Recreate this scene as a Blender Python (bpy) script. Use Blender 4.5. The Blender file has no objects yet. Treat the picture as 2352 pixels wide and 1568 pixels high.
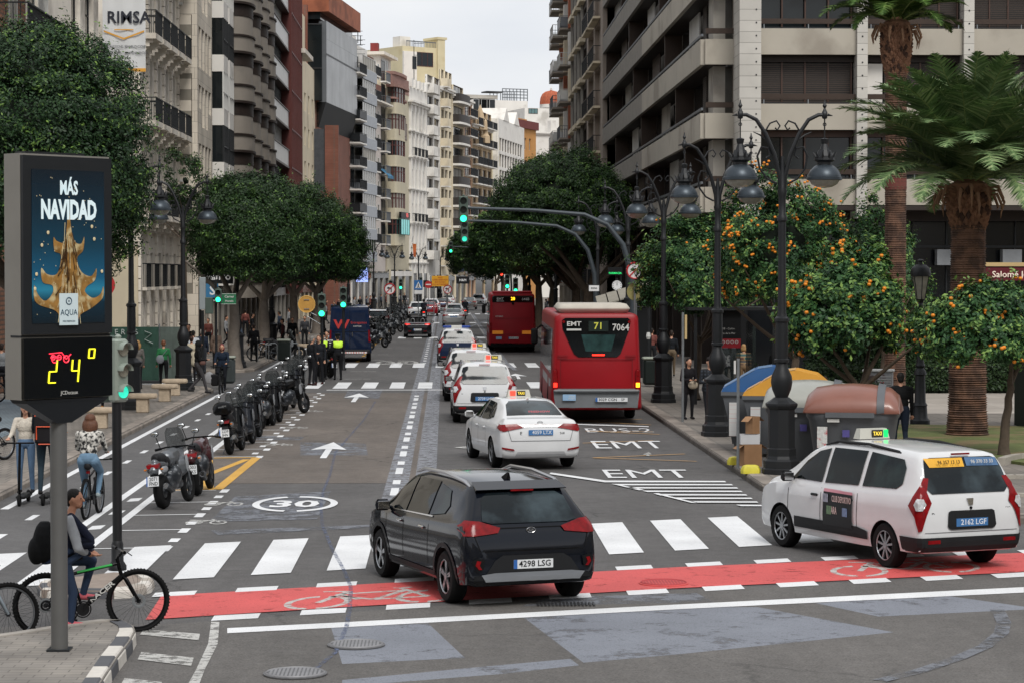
import bpy, bmesh, math, random
import numpy as np
from mathutils import Vector, Matrix
from mathutils.bvhtree import BVHTree
R=math.radians; PI=math.pi
S=bpy.context.scene; COL=S.collection
rnd=random.Random(7); nrs=np.random.RandomState(5)
# ---------------------------------------------------------------- camera
HC=4.1; F=5400.0; PW,PH=2352.0,1568.0; VX,VY=1022.0,630.0
cam=bpy.data.cameras.new('camera'); camo=bpy.data.objects.new('camera',cam); COL.objects.link(camo)
cam.sensor_width=36; cam.lens=F/PW*36; cam.clip_start=.5; cam.clip_end=5000
YAW=math.atan((PW/2-VX)/F); PITCH=math.atan((PH/2-VY)/F)
camo.location=(0,0,HC); camo.rotation_euler=(PI/2-PITCH,0,-YAW)
S.camera=camo
# ---------------------------------------------------------------- overcast sky
w=bpy.data.worlds.new('World'); S.world=w; w.use_nodes=True
nt=w.node_tree; nt.nodes.clear(); N=nt.nodes.new; L=nt.links.new
out=N('ShaderNodeOutputWorld'); bg=N('ShaderNodeBackground'); bg.inputs[1].default_value=.1
sky=N('ShaderNodeTexSky'); sky.sky_type='NISHITA'; sky.sun_disc=False
SUN_EL,SUN_AZ=R(50),R(166)
sky.sun_elevation=SUN_EL; sky.sun_rotation=SUN_AZ
tc=N('ShaderNodeTexCoord'); mp=N('ShaderNodeMapping'); mp.inputs['Scale'].default_value=(1.6,1.6,4.2)
mp.inputs['Rotation'].default_value=(0,R(12),0)
no=N('ShaderNodeTexNoise'); no.inputs['Scale'].default_value=2.2; no.inputs['Detail'].default_value=5; no.inputs['Roughness'].default_value=.5
cr=N('ShaderNodeValToRGB'); cr.color_ramp.elements[0].position=.3; cr.color_ramp.elements[1].position=.66
cr.color_ramp.elements[0].color=(4.4,4.7,5.3,1); cr.color_ramp.elements[1].color=(6.9,6.85,6.8,1)
mx=N('ShaderNodeMixRGB'); mx.inputs[0].default_value=.94
L(tc.outputs['Generated'],mp.inputs[0]); L(mp.outputs[0],no.inputs[0]); L(no.outputs[0],cr.inputs[0])
L(sky.outputs[0],mx.inputs[1]); L(cr.outputs[0],mx.inputs[2]); L(mx.outputs[0],bg.inputs[0]); L(bg.outputs[0],out.inputs[0])
sl=bpy.data.lights.new('sun','SUN'); sl.energy=1.5; sl.angle=R(22); sl.color=(1,.97,.92)
so=bpy.data.objects.new('sun',sl); COL.objects.link(so)
# the bright part of the cloud stands behind the camera, slightly right
d=Vector((math.sin(SUN_AZ)*math.cos(SUN_EL),math.cos(SUN_AZ)*math.cos(SUN_EL),math.sin(SUN_EL)))
so.rotation_euler=d.to_track_quat('Z','Y').to_euler(); so.location=(0,0,60)
S.view_settings.view_transform='Standard'; S.view_settings.look='None'; S.view_settings.gamma=1; S.view_settings.exposure=.55
S.cycles.max_bounces=6; S.cycles.diffuse_bounces=2; S.cycles.glossy_bounces=3; S.cycles.transmission_bounces=4; S.cycles.transparent_max_bounces=12
# ---------------------------------------------------------------- measuring helpers (photo pixel -> point on a world plane)
_rot=camo.rotation_euler.to_matrix()
def ray(px,py):
 return _rot@Vector(((px-PW/2)/F,-(py-PH/2)/F,-1))
def G(px,py,z=0.0):
 r=ray(px,py); t=(z-HC)/r.z; return Vector((r.x*t,r.y*t,z))
def P(px,py,Y):
 r=ray(px,py); t=Y/r.y; return Vector((r.x*t,Y,HC+r.z*t))
def XZ(px,py,Y):
 p=P(px,py,Y); return p.x,p.z
# ---------------------------------------------------------------- materials
_M={}
def srgb(c):
 if isinstance(c,str): c=[int(c[i:i+2],16)/255 for i in (0,2,4)]; return tuple(((x/12.92) if x<=.04045 else ((x+.055)/1.055)**2.4) for x in c)
 return tuple(c[:3])
def mat(name,col,rough=.6,metal=0,var=.12,scale=3.0,bump=0,bscale=40.0,emit=0,spec=.5,coat=0,trans=0,dirt=0,alpha=1,col2=None,c2s=1.0,c2t=.55):
 if name in _M: return _M[name]
 m=bpy.data.materials.new(name); m.use_nodes=True; nt=m.node_tree; b=nt.nodes['Principled BSDF']; N=nt.nodes.new; L=nt.links.new
 c=srgb(col)
 if max(c)<.06 and not metal and not emit: spec*=.55
 b.inputs['Roughness'].default_value=rough; b.inputs['Metallic'].default_value=metal; b.inputs['Specular IOR Level'].default_value=spec
 b.inputs['Coat Weight'].default_value=coat
 if coat: b.inputs['Coat Roughness'].default_value=.05
 if trans: b.inputs['Transmission Weight'].default_value=trans
 if alpha<1: b.inputs['Alpha'].default_value=alpha
 tc=N('ShaderNodeTexCoord')
 src=None
 if var>0 or col2:
  n=N('ShaderNodeTexNoise'); n.inputs['Scale'].default_value=scale; n.inputs['Detail'].default_value=5; n.inputs['Roughness'].default_value=.6
  L(tc.outputs['Object'],n.inputs[0])
  r=N('ShaderNodeValToRGB'); r.color_ramp.elements[0].position=.25; r.color_ramp.elements[1].position=.75
  r.color_ramp.elements[0].color=tuple(max(0,x*(1-var)) for x in c)+(1,); r.color_ramp.elements[1].color=tuple(min(1,x*(1+var)) for x in c)+(1,)
  L(n.outputs[0],r.inputs[0]); src=r.outputs[0]
  if col2:
   n2=N('ShaderNodeTexNoise'); n2.inputs['Scale'].default_value=c2s; n2.inputs['Detail'].default_value=6
   L(tc.outputs['Object'],n2.inputs[0])
   r2=N('ShaderNodeValToRGB'); r2.color_ramp.elements[0].position=c2t-.06; r2.color_ramp.elements[1].position=c2t+.08
   L(n2.outputs[0],r2.inputs[0]); mx=N('ShaderNodeMixRGB'); L(r2.outputs[0],mx.inputs[0]); L(src,mx.inputs[1]); mx.inputs[2].default_value=srgb(col2)+(1,); src=mx.outputs[0]
  L(src,b.inputs['Base Color'])
 else: b.inputs['Base Color'].default_value=c+(1,)
 if emit:
  b.inputs['Emission Color'].default_value=c+(1,); b.inputs['Emission Strength'].default_value=emit
 if bump:
  n=N('ShaderNodeTexNoise'); n.inputs['Scale'].default_value=bscale; n.inputs['Detail'].default_value=4; L(tc.outputs['Object'],n.inputs[0])
  bp=N('ShaderNodeBump'); bp.inputs['Strength'].default_value=bump; bp.inputs['Distance'].default_value=.02; L(n.outputs[0],bp.inputs['Height']); L(bp.outputs[0],b.inputs['Normal'])
 m.diffuse_color=c+(1,)
 _M[name]=m; return m
def brickmat(name,c1,c2,mortar,bw,bh,ms=.012,rough=.8,offset=.5,axes=None,bump=.3,stain=.25,sscale=.5):
 """bricks, tiles and slabs laid in object space; axes picks the two object axes used"""
 if name in _M: return _M[name]
 m=bpy.data.materials.new(name); m.use_nodes=True; nt=m.node_tree; b=nt.nodes['Principled BSDF']; N=nt.nodes.new; L=nt.links.new
 tc=N('ShaderNodeTexCoord'); v=tc.outputs['Object']
 if axes:
  s=N('ShaderNodeSeparateXYZ'); L(v,s.inputs[0]); k=N('ShaderNodeCombineXYZ')
  L(s.outputs[axes[0]],k.inputs[0]); L(s.outputs[axes[1]],k.inputs[1]); v=k.outputs[0]
 t=N('ShaderNodeTexBrick'); t.offset=offset; t.inputs['Scale'].default_value=1; t.inputs['Brick Width'].default_value=bw; t.inputs['Row Height'].default_value=bh
 t.inputs['Mortar Size'].default_value=ms; t.inputs['Color1'].default_value=srgb(c1)+(1,); t.inputs['Color2'].default_value=srgb(c2)+(1,); t.inputs['Mortar'].default_value=srgb(mortar)+(1,)
 L(v,t.inputs[0]); n=N('ShaderNodeTexNoise'); n.inputs['Scale'].default_value=sscale; n.inputs['Detail'].default_value=6; L(tc.outputs['Object'],n.inputs[0])
 r=N('ShaderNodeMapRange'); r.inputs['From Min'].default_value=.3; r.inputs['From Max'].default_value=.7; r.inputs['To Min'].default_value=1-stain; r.inputs['To Max'].default_value=1+stain*.5
 L(n.outputs[0],r.inputs[0]); mx=N('ShaderNodeMixRGB'); mx.blend_type='MULTIPLY'; mx.inputs[0].default_value=1
 L(t.outputs[0],mx.inputs[1]); L(r.outputs[0],mx.inputs[2]); L(mx.outputs[0],b.inputs['Base Color']); b.inputs['Roughness'].default_value=rough
 if bump:
  bp=N('ShaderNodeBump'); bp.inputs['Strength'].default_value=bump; bp.inputs['Distance'].default_value=.01; bp.invert=True
  L(t.outputs['Fac'],bp.inputs['Height']); L(bp.outputs[0],b.inputs['Normal'])
 _M[name]=m; return m
def leafmat(name,c1,c2,c3=None):
 if name in _M: return _M[name]
 m=bpy.data.materials.new(name); m.use_nodes=True; nt=m.node_tree; b=nt.nodes['Principled BSDF']; N=nt.nodes.new; L=nt.links.new
 a=N('ShaderNodeAttribute'); a.attribute_name='tint'; r=N('ShaderNodeValToRGB')
 r.color_ramp.elements[0].color=srgb(c1)+(1,); r.color_ramp.elements[1].color=srgb(c3 or c2)+(1,)
 e=r.color_ramp.elements.new(.6); e.color=srgb(c2)+(1,)
 L(a.outputs['Fac'],r.inputs[0]); L(r.outputs[0],b.inputs['Base Color']); b.inputs['Roughness'].default_value=.5; b.inputs['Specular IOR Level'].default_value=.28
 _M[name]=m; return m
# ---------------------------------------------------------------- objects
def tag(o,label=None,cat=None,group=None,kind=None):
 if label: o['label']=label
 if cat: o['category']=cat
 if group: o['group']=group
 if kind: o['kind']=kind
 return o
def thing(name,label,cat,loc=(0,0,0),rz=0,group=None,scale=1):
 o=bpy.data.objects.new(name,None); o.empty_display_size=.3; COL.objects.link(o); o.location=loc; o.rotation_euler=(0,0,rz)
 if scale!=1: o.scale=(scale,)*3
 return tag(o,label,cat,group)
def kids(o):
 return [c for c in COL.objects if c.parent==o]
def link_mesh(name,me,parent=None,loc=None,rot=None):
 o=bpy.data.objects.new(name,me); COL.objects.link(o)
 if parent: o.parent=parent
 if loc is not None: o.location=loc
 if rot is not None: o.rotation_euler=rot
 return o
_tree={}
def snapshot(root):
 """(object, [children...]) tree of a thing, gathered once so copies need no search"""
 ch={}
 for o in COL.objects:
  if o.parent: ch.setdefault(o.parent.name,[]).append(o)
 def rec(o): return (o,[rec(c) for c in ch.get(o.name,[])])
 return rec(root)
def copy_tree(snap,parent=None):
 o,cs=snap; c=o.copy(); COL.objects.link(c); c.parent=parent
 for k in cs: copy_tree(k,c)
 return c
def dup(snap,loc,rz,label,group=None,scale=None,recol=None):
 c=copy_tree(snap); c.location=loc; c.rotation_euler=(0,0,rz); c['label']=label
 if group: c['group']=group
 if scale: c.scale=(scale,)*3
 return c
class MB:
 def __init__(s): s.v=[]; s.f=[]; s.m=[]; s.mi=0
 def add(s,vs,fs,M=None):
  o=len(s.v)
  if M is not None: vs=[M@Vector(v) for v in vs]
  s.v+= [tuple(v) for v in vs]; s.f+=[tuple(i+o for i in f) for f in fs]; s.m+=[s.mi]*len(fs); return s
 def box(s,x0,x1,y0,y1,z0,z1,M=None):
  v=[(x0,y0,z0),(x1,y0,z0),(x1,y1,z0),(x0,y1,z0),(x0,y0,z1),(x1,y0,z1),(x1,y1,z1),(x0,y1,z1)]
  return s.add(v,[(0,3,2,1),(4,5,6,7),(0,1,5,4),(1,2,6,5),(2,3,7,6),(3,0,4,7)],M)
 def cbox(s,c,d,rz=0,rx=0,ry=0,bev=0):
  M=Matrix.Translation(c)@Matrix.Rotation(rz,4,'Z')@Matrix.Rotation(ry,4,'Y')@Matrix.Rotation(rx,4,'X')
  x,y,z=d[0]/2,d[1]/2,d[2]/2
  if bev<=0: return s.box(-x,x,-y,y,-z,z,M)
  b=min(bev,x*.9,y*.9,z*.9)
  pts=[(-x+b,-y),(x-b,-y),(x,-y+b),(x,y-b),(x-b,y),(-x+b,y),(-x,y-b),(-x,-y+b)]
  pin=[(px-math.copysign(b,px)*.8,py-math.copysign(b,py)*.8) for px,py in pts]
  rings=[[(p[0],p[1],-z) for p in pin],[(p[0],p[1],-z+b) for p in pts],[(p[0],p[1],z-b) for p in pts],[(p[0],p[1],z) for p in pin]]
  return s.rings(rings,M=M)
 def rings(s,rings,M=None,close=True,cap=True):
  n=len(rings[0]); vs=[p for r in rings for p in r]; fs=[]
  for i in range(len(rings)-1):
   for j in range(n if close else n-1):
    k=(j+1)%n; fs.append((i*n+j,i*n+k,(i+1)*n+k,(i+1)*n+j))
  if cap: fs.append(tuple(range(n-1,-1,-1))); fs.append(tuple((len(rings)-1)*n+j for j in range(n)))
  return s.add(vs,fs,M)
 def prism(s,poly,z0,z1,M=None):
  return s.rings([[(p[0],p[1],z0) for p in poly],[(p[0],p[1],z1) for p in poly]],M)
 def tube(s,pts,r,n=8,cap=True):
  pts=[Vector(p) for p in pts]; rs=r if isinstance(r,(list,tuple)) else [r]*len(pts)
  up=None; rings=[]
  for i,p in enumerate(pts):
   t=(pts[min(i+1,len(pts)-1)]-pts[max(i-1,0)])
   if t.length<1e-9: t=Vector((0,0,1))
   t.normalize()
   if up is None: up=t.orthogonal().normalized()
   else:
    up=up-t*up.dot(t)
    up=t.orthogonal().normalized() if up.length<1e-6 else up.normalized()
   b=t.cross(up); rings.append([p+(up*math.cos(2*PI*k/n)+b*math.sin(2*PI*k/n))*rs[i] for k in range(n)])
  return s.rings(rings,cap=cap)
 def lathe(s,prof,n=16,c=(0,0,0),M=None,sq=None):
  rings=[]
  for r,z in prof:
   rings.append([(c[0]+r*math.cos(2*PI*(k+.5)/n),c[1]+r*math.sin(2*PI*(k+.5)/n),c[2]+z) for k in range(n)])
  return s.rings(rings,M=M)
 def disc(s,c,r,axis='y',n=20,th=.01,M0=None):
  M=Matrix.Translation(c)
  if axis=='y': M=M@Matrix.Rotation(PI/2,4,'X')
  if axis=='x': M=M@Matrix.Rotation(PI/2,4,'Y')
  if M0 is not None: M=M0@M
  return s.rings([[(r*math.cos(2*PI*k/n),r*math.sin(2*PI*k/n),z) for k in range(n)] for z in (-th/2,th/2)],M=M)
 def torus(s,c,Rr,r,axis='x',n=24,m=8,a0=0,a1=2*PI,sx=1,sz=1):
  rings=[]; full=abs(a1-a0-2*PI)<1e-6; N_=n if full else n+1
  for i in range(N_):
   a=a0+(a1-a0)*i/n; ca,sa=math.cos(a),math.sin(a)
   ring=[]
   for j in range(m):
    b=2*PI*j/m; rr=Rr+r*math.cos(b)*sx; h=r*math.sin(b)*sz
    if axis=='x': ring.append((c[0]+h,c[1]+rr*ca,c[2]+rr*sa))
    elif axis=='y': ring.append((c[0]+rr*ca,c[1]+h,c[2]+rr*sa))
    else: ring.append((c[0]+rr*ca,c[1]+rr*sa,c[2]+h))
   rings.append(ring)
  if full:
   vs=[p for r_ in rings for p in r_]; fs=[]
   for i in range(n):
    for j in range(m): k=(j+1)%m; i2=(i+1)%n; fs.append((i*m+j,i*m+k,i2*m+k,i2*m+j))
   return s.add(vs,fs)
  return s.rings(rings)
 def ell(s,c,rad,n=12,m=8,M=None):
  rings=[]
  for i in range(1,m):
   a=PI*i/m; rings.append([(c[0]+rad[0]*math.sin(a)*math.cos(2*PI*k/n),c[1]+rad[1]*math.sin(a)*math.sin(2*PI*k/n),c[2]-rad[2]*math.cos(a)) for k in range(n)])
  return s.rings(rings,M=M)
 def quad(s,a,b,c,d): return s.add([a,b,c,d],[(0,1,2,3)])
 def poly(s,pts): return s.add(pts,[tuple(range(len(pts)))])
 def mesh(s,name,mats,smooth=False,fixn=True):
  me=bpy.data.meshes.new(name); me.from_pydata(s.v,[],s.f)
  for m in (mats if isinstance(mats,(list,tuple)) else [mats]): me.materials.append(m)
  if any(s.m): me.polygons.foreach_set('material_index',s.m)
  if fixn:
   bm=bmesh.new(); bm.from_mesh(me); bmesh.ops.recalc_face_normals(bm,faces=bm.faces); bm.to_mesh(me); bm.free()
  if smooth:
   me.polygons.foreach_set('use_smooth',[True]*len(me.polygons))
   me.set_sharp_from_angle(angle=R(smooth if smooth is not True else 40))
  me.update(); return me
 def build(s,name,mats,parent=None,smooth=False,loc=None,rot=None,fixn=True):
  return link_mesh(name,s.mesh(name,mats,smooth,fixn),parent,loc,rot)
def ev_mesh(o):
 dg=bpy.context.evaluated_depsgraph_get(); dg.update()
 return bpy.data.meshes.new_from_object(o.evaluated_get(dg),depsgraph=dg)
_tx={}
def text_mesh(s,size=1.0,bold=0.0,ext=0.0,align='CENTER',sx=1.0,res=2):
 key=(s,size,bold,ext,align,sx)
 if key in _tx: return _tx[key]
 cu=bpy.data.curves.new('txt','FONT'); cu.body=s; cu.size=size; cu.align_x=align; cu.align_y='CENTER'; cu.offset=bold*size; cu.extrude=ext; cu.resolution_u=res
 o=bpy.data.objects.new('txt',cu); COL.objects.link(o); me=ev_mesh(o)
 bpy.data.objects.remove(o); bpy.data.curves.remove(cu)
 if sx!=1: me.transform(Matrix.Scale(sx,4,(1,0,0)))
 _tx[key]=me; return me
def text_into(mb,s,size,M,bold=0.0,sx=1.0,align='CENTER',ext=0.001):
 me=text_mesh(s,size,bold,ext,align,sx)
 mb.add([v.co for v in me.vertices],[tuple(p.vertices) for p in me.polygons],M); return mb
def text_w(s,size,bold=0,sx=1):
 me=text_mesh(s,size,bold,.001,'CENTER',sx); xs=[v.co.x for v in me.vertices]; return max(xs)-min(xs)
FACE_CAM=Matrix.Rotation(PI/2,4,'X')       # text in XY -> stands in XZ, read from -Y
def bake(o,name=None):
 """replace an object with modifiers by its evaluated mesh"""
 me=ev_mesh(o); old=o.data; o.modifiers.clear(); o.data=me; me.name=name or o.name; return o
# smooth bodies: capsules and ellipsoids fused by a voxel remesh into one surface
def blob_mesh(name,prims,voxel,mats,smooth=2,voxn=10):
 mb=MB()
 for p in prims:
  if p[0]=='c':
   _,a,b,ra,rb,mi=p[:6]; a=Vector(a); b=Vector(b); d=b-a; L_=d.length
   if L_<1e-6: mb.ell(a,(ra,)*3,voxn,6); continue
   t=d.normalized(); q=t.to_track_quat('Z','Y').to_matrix().to_4x4(); M=Matrix.Translation(a)@q; rings=[]
   for i in range(1,4): an=PI/2*i/3; rings.append((ra*math.sin(an),-ra*math.cos(an)))
   for i in range(0,3): an=PI/2*i/3; rings.append((rb*math.cos(an),L_+rb*math.sin(an)))
   fx=p[6] if len(p)>6 else 1.0
   mb.rings([[(r*math.cos(2*PI*k/voxn)*1.0,r*fx*math.sin(2*PI*k/voxn),z) for k in range(voxn)] for r,z in rings],M=M)
  elif p[0]=='e': mb.ell(p[1],p[2],voxn+2,8,M=(Matrix.Translation(p[1])@Matrix.Rotation(p[4],4,'X')@Matrix.Translation(-Vector(p[1]))) if len(p)>4 and p[4] else None)
  elif p[0]=='b':
   _,c,d_,mi=p[:4]; mb.cbox(c,d_,bev=p[5] if len(p)>5 else .03,rx=p[4] if len(p)>4 else 0)
 me=mb.mesh('tmp',mats[0]); o=bpy.data.objects.new('tmp',me); COL.objects.link(o)
 r=o.modifiers.new('r','REMESH'); r.mode='VOXEL'; r.voxel_size=voxel
 if smooth: sm=o.modifiers.new('s','SMOOTH'); sm.iterations=smooth; sm.factor=.5
 out=ev_mesh(o); bpy.data.objects.remove(o); out.name=name; out.materials.clear()
 for m in mats: out.materials.append(m)
 n=len(out.polygons); c=np.zeros(n*3); out.polygons.foreach_get('center',c); c=c.reshape(-1,3)
 best=np.full(n,1e9); mi_=np.zeros(n,int)
 for p in prims:
  if p[0]=='c':
   a=np.array(p[1]); b=np.array(p[2]); d=b-a; L2=max((d*d).sum(),1e-9); t=np.clip(((c-a)@d)/L2,0,1)
   D=np.linalg.norm(c-(a+t[:,None]*d),axis=1)-(p[3]+(p[4]-p[3])*t); mi=p[5]
  elif p[0]=='e':
   q=(c-np.array(p[1]))/np.array(p[2]); D=(np.linalg.norm(q,axis=1)-1)*min(p[2]); mi=p[3]
  else:
   q=np.abs(c-np.array(p[1]))-np.array(p[2])/2; D=q.max(axis=1); mi=p[3]
  k=D<best; best[k]=D[k]; mi_[k]=mi
 out.polygons.foreach_set('material_index',mi_.astype(np.int32)); out.polygons.foreach_set('use_smooth',[True]*n); out.update()
 return out
def np_mesh(name,V,Fq,mats,tint=None,smooth=False):
 """big leaf meshes straight from numpy arrays: V (n,3), Fq (m,k)"""
 me=bpy.data.meshes.new(name); k=Fq.shape[1]; me.vertices.add(len(V)); me.vertices.foreach_set('co',V.astype(np.float32).ravel())
 me.loops.add(Fq.size); me.loops.foreach_set('vertex_index',Fq.astype(np.int32).ravel())
 me.polygons.add(len(Fq)); me.polygons.foreach_set('loop_start',np.arange(0,Fq.size,k,dtype=np.int32)); me.polygons.foreach_set('loop_total',np.full(len(Fq),k,dtype=np.int32))
 if tint is not None:
  a=me.attributes.new('tint','FLOAT','FACE'); a.data.foreach_set('value',tint.astype(np.float32))
 for m in (mats if isinstance(mats,(list,tuple)) else [mats]): me.materials.append(m)
 if smooth: me.polygons.foreach_set('use_smooth',[True]*len(Fq))
 me.update(calc_edges=True); me.validate(); return me
# common materials
DARK=mat('dark_iron','17191c',.5,.2,.15,bump=.1,bscale=60)
BLACK=mat('black_plastic','111214',.5,0,.1)
RUBBER=mat('rubber','0e0e0f',.85,0,.2,scale=12,bump=.2,bscale=80)
CHROME=mat('chrome','c8c8c8',.18,1,.05)
STEEL=mat('galvanised','8b8f92',.45,.7,.15,scale=8)
GLASSD=mat('dark_glass','0c1113',.06,0,0,spec=.8)
# ================================================================ ground, road, pavements, painted markings
def asphalt(name,col,sp=.35,crack=0.0,big=.18,speck=1.0,rough=.82):
 m=bpy.data.materials.new(name); m.use_nodes=True; nt=m.node_tree; b=nt.nodes['Principled BSDF']; N=nt.nodes.new; L=nt.links.new
 c=srgb(col); tc=N('ShaderNodeTexCoord')
 def noise(sc,det=4,ro=.6,st=None):
  n=N('ShaderNodeTexNoise'); n.inputs['Scale'].default_value=sc; n.inputs['Detail'].default_value=det; n.inputs['Roughness'].default_value=ro
  if st: mp=N('ShaderNodeMapping'); mp.inputs['Scale'].default_value=st; L(tc.outputs['Object'],mp.inputs[0]); L(mp.outputs[0],n.inputs[0])
  else: L(tc.outputs['Object'],n.inputs[0])
  return n.outputs[0]
 def rng(s,a,b_,lo,hi):
  r=N('ShaderNodeMapRange'); r.inputs[1].default_value=a; r.inputs[2].default_value=b_; r.inputs[3].default_value=lo; r.inputs[4].default_value=hi; L(s,r.inputs[0]); return r.outputs[0]
 def mul(a,b_):
  x=N('ShaderNodeMath'); x.operation='MULTIPLY'; L(a,x.inputs[0]); L(b_,x.inputs[1]); return x.outputs[0]
 f=mul(rng(noise(.22,6),.3,.7,1-big,1+big),rng(noise(38*speck,3,.8),.3,.7,1-sp,1+sp))
 f=mul(f,rng(noise(1.3,5,.7,(1,.22,1)),.35,.72,.86,1.14)); f=mul(f,rng(noise(7,6,.8),.35,.68,.87,1.14)); f=mul(f,rng(noise(13,2,.9),.66,.74,1,1.45))
 if crack:
  v=N('ShaderNodeTexVoronoi'); v.feature='DISTANCE_TO_EDGE'; v.inputs['Scale'].default_value=.32
  n=N('ShaderNodeTexNoise'); n.inputs['Scale'].default_value=2.5; n.inputs['Detail'].default_value=5; L(tc.outputs['Object'],n.inputs[0])
  a=N('ShaderNodeMixRGB'); a.blend_type='ADD'; a.inputs[0].default_value=.45; L(tc.outputs['Object'],a.inputs[1]); L(n.outputs[1],a.inputs[2]); L(a.outputs[0],v.inputs[0])
  cr=rng(v.outputs[0],.002,.012,1-crack,1.0)
  # only some of the cracks
  msk=rng(noise(.12,3),.5,.58,1,0); x=N('ShaderNodeMath'); x.operation='MAXIMUM'; L(cr,x.inputs[0]); L(msk,x.inputs[1]); f=mul(f,x.outputs[0])
 mx=N('ShaderNodeMixRGB'); mx.blend_type='MULTIPLY'; mx.inputs[0].default_value=1; mx.inputs[1].default_value=c+(1,); L(f,mx.inputs[2]); L(mx.outputs[0],b.inputs['Base Color'])
 L(rng(noise(3,4),.3,.7,rough-.12,rough+.08),b.inputs['Roughness'])
 bp=N('ShaderNodeBump'); bp.inputs['Strength'].default_value=.5; bp.inputs['Distance'].default_value=.006; L(noise(55,3,.8),bp.inputs['Height']); L(bp.outputs[0],b.inputs['Normal'])
 return m
def paintmat(name,col,wear=.45,sc=9,thr=.36):
 """road paint worn through to the asphalt in fine flecks"""
 m=bpy.data.materials.new(name); m.use_nodes=True; nt=m.node_tree; b=nt.nodes['Principled BSDF']; N=nt.nodes.new; L=nt.links.new
 tc=N('ShaderNodeTexCoord'); n=N('ShaderNodeTexNoise'); n.inputs['Scale'].default_value=sc; n.inputs['Detail'].default_value=8; n.inputs['Roughness'].default_value=.75; L(tc.outputs['Object'],n.inputs[0])
 r=N('ShaderNodeMapRange'); r.inputs[1].default_value=thr-.06; r.inputs[2].default_value=thr+.04; r.inputs[3].default_value=wear; r.inputs[4].default_value=0; L(n.outputs[0],r.inputs[0])
 n2=N('ShaderNodeTexNoise'); n2.inputs['Scale'].default_value=.9; n2.inputs['Detail'].default_value=6; L(tc.outputs['Object'],n2.inputs[0])
 r2=N('ShaderNodeMapRange'); r2.inputs[1].default_value=.3; r2.inputs[2].default_value=.7; r2.inputs[3].default_value=.86; r2.inputs[4].default_value=1.06; L(n2.outputs[0],r2.inputs[0])
 a=N('ShaderNodeMixRGB'); a.blend_type='MULTIPLY'; a.inputs[0].default_value=1; a.inputs[1].default_value=srgb(col)+(1,); L(r2.outputs[0],a.inputs[2])
 n3=N('ShaderNodeTexNoise'); n3.inputs['Scale'].default_value=60; n3.inputs['Detail'].default_value=3; L(tc.outputs['Object'],n3.inputs[0]); r3=N('ShaderNodeMapRange'); r3.inputs[1].default_value=.3; r3.inputs[2].default_value=.45; r3.inputs[3].default_value=1-wear*.55; r3.inputs[4].default_value=1; L(n3.outputs[0],r3.inputs[0])
 iv=N('ShaderNodeMath'); iv.operation='SUBTRACT'; iv.inputs[0].default_value=1; L(r.outputs[0],iv.inputs[1]); mu=N('ShaderNodeMath'); mu.operation='MULTIPLY'; L(iv.outputs[0],mu.inputs[0]); L(r3.outputs[0],mu.inputs[1]); L(mu.outputs[0],b.inputs['Alpha'])
 L(a.outputs[0],b.inputs['Base Color']); b.inputs['Roughness'].default_value=.7; return m
ASPH=asphalt('asphalt','555352',.55,.45); ASPH_BR=asphalt('asphalt_brown','645c55',.6,.55,.2,1.3); ASPH_BK=asphalt('asphalt_bike','575656',.35,0,.12)
ASPH_JN=asphalt('asphalt_junction','5e5b58',.5,.3,.16); GREY=paintmat('patch_grey','7c8089',.8,1.1,.43); ERASE=paintmat('erased_paint','84868c',.85,5,.47); GREYW=paintmat('patch_worn','71747b',.85,2.2,.5)
WHITE=paintmat('white_paint','dfe0e1',.5,9,.35); WHITEW=paintmat('white_paint_worn','bdbcb8',.8,7,.47); YELP=paintmat('yellow_paint','cf9f42',.5,9,.38); ORAP=paintmat('orange_paint','c79a58',.6,9,.42)
REDP=paintmat('red_lane','cf5654',.55,3,.4); BLUEL=paintmat('blue_line','5a6684',.9,14,.55)
mb=MB(); mb.quad((-900,-60,0),(900,-60,0),(900,1600,0),(-900,1600,0)); ground=mb.build('ground',ASPH,fixn=False); tag(ground,kind='structure')
_z=[.004]
def sheet(name,polys,m,z=None,parent=ground):
 mb=MB()
 auto=z is None
 if auto: _z[0]+=.0006; z=_z[0]
 for i,p in enumerate(polys): mb.poly([(q[0],q[1],z+(.00015*(i%3) if auto else 0)) for q in p])
 o=mb.build(name,m,fixn=False)
 for f in o.data.polygons:
  if f.normal.z<0: f.flip()
 if parent: o.parent=parent
 return o
def gp(*pts): return [tuple(G(*p))[:2] for p in pts]
def rect(x0,x1,y0,y1): return [(x0,y0),(x1,y0),(x1,y1),(x0,y1)]
# tones of asphalt
sheet('asphalt_patch',[rect(-5.45,-.55,46.2,81.5)],ASPH_BR)
sheet('asphalt_patch',[rect(-8.1,-5.45,24,300)],ASPH_BK)
sheet('asphalt_patch',[[(-9,16),(30,16),(30,34.2),(8.5,32.0),(3.1,30.4),(-3.2,27.6),(-9,27)]],ASPH_JN)
# paler rectangles and wedges left by milling and old paint
sheet('repair_patch',[gp((1203,1418),(1565,1395),(1739,1394),(2053,1452),(1565,1502),(1340,1522)),
 gp((760,1440),(984,1432),(1068,1511),(786,1525)),gp((1873,1385),(2167,1367),(2352,1393),(2352,1400),(2017,1416)),
 gp((786,1562),(1120,1530),(1310,1513),(1330,1528),(1150,1548),(786,1577))],GREY)
sheet('repair_patch',[gp((540,1140),(760,1128),(728,1192),(480,1198)),gp((484,1218),(850,1205),(852,1212),(500,1228)),
 gp((690,1015),(840,1018),(845,1045),(690,1045)),gp((1250,1372),(1600,1362),(1640,1382),(1200,1392)),
 gp((800,893),(880,893),(870,915),(790,915)),gp((560,1000),(700,1003),(690,1010),(555,1010))],GREYW)
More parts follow.
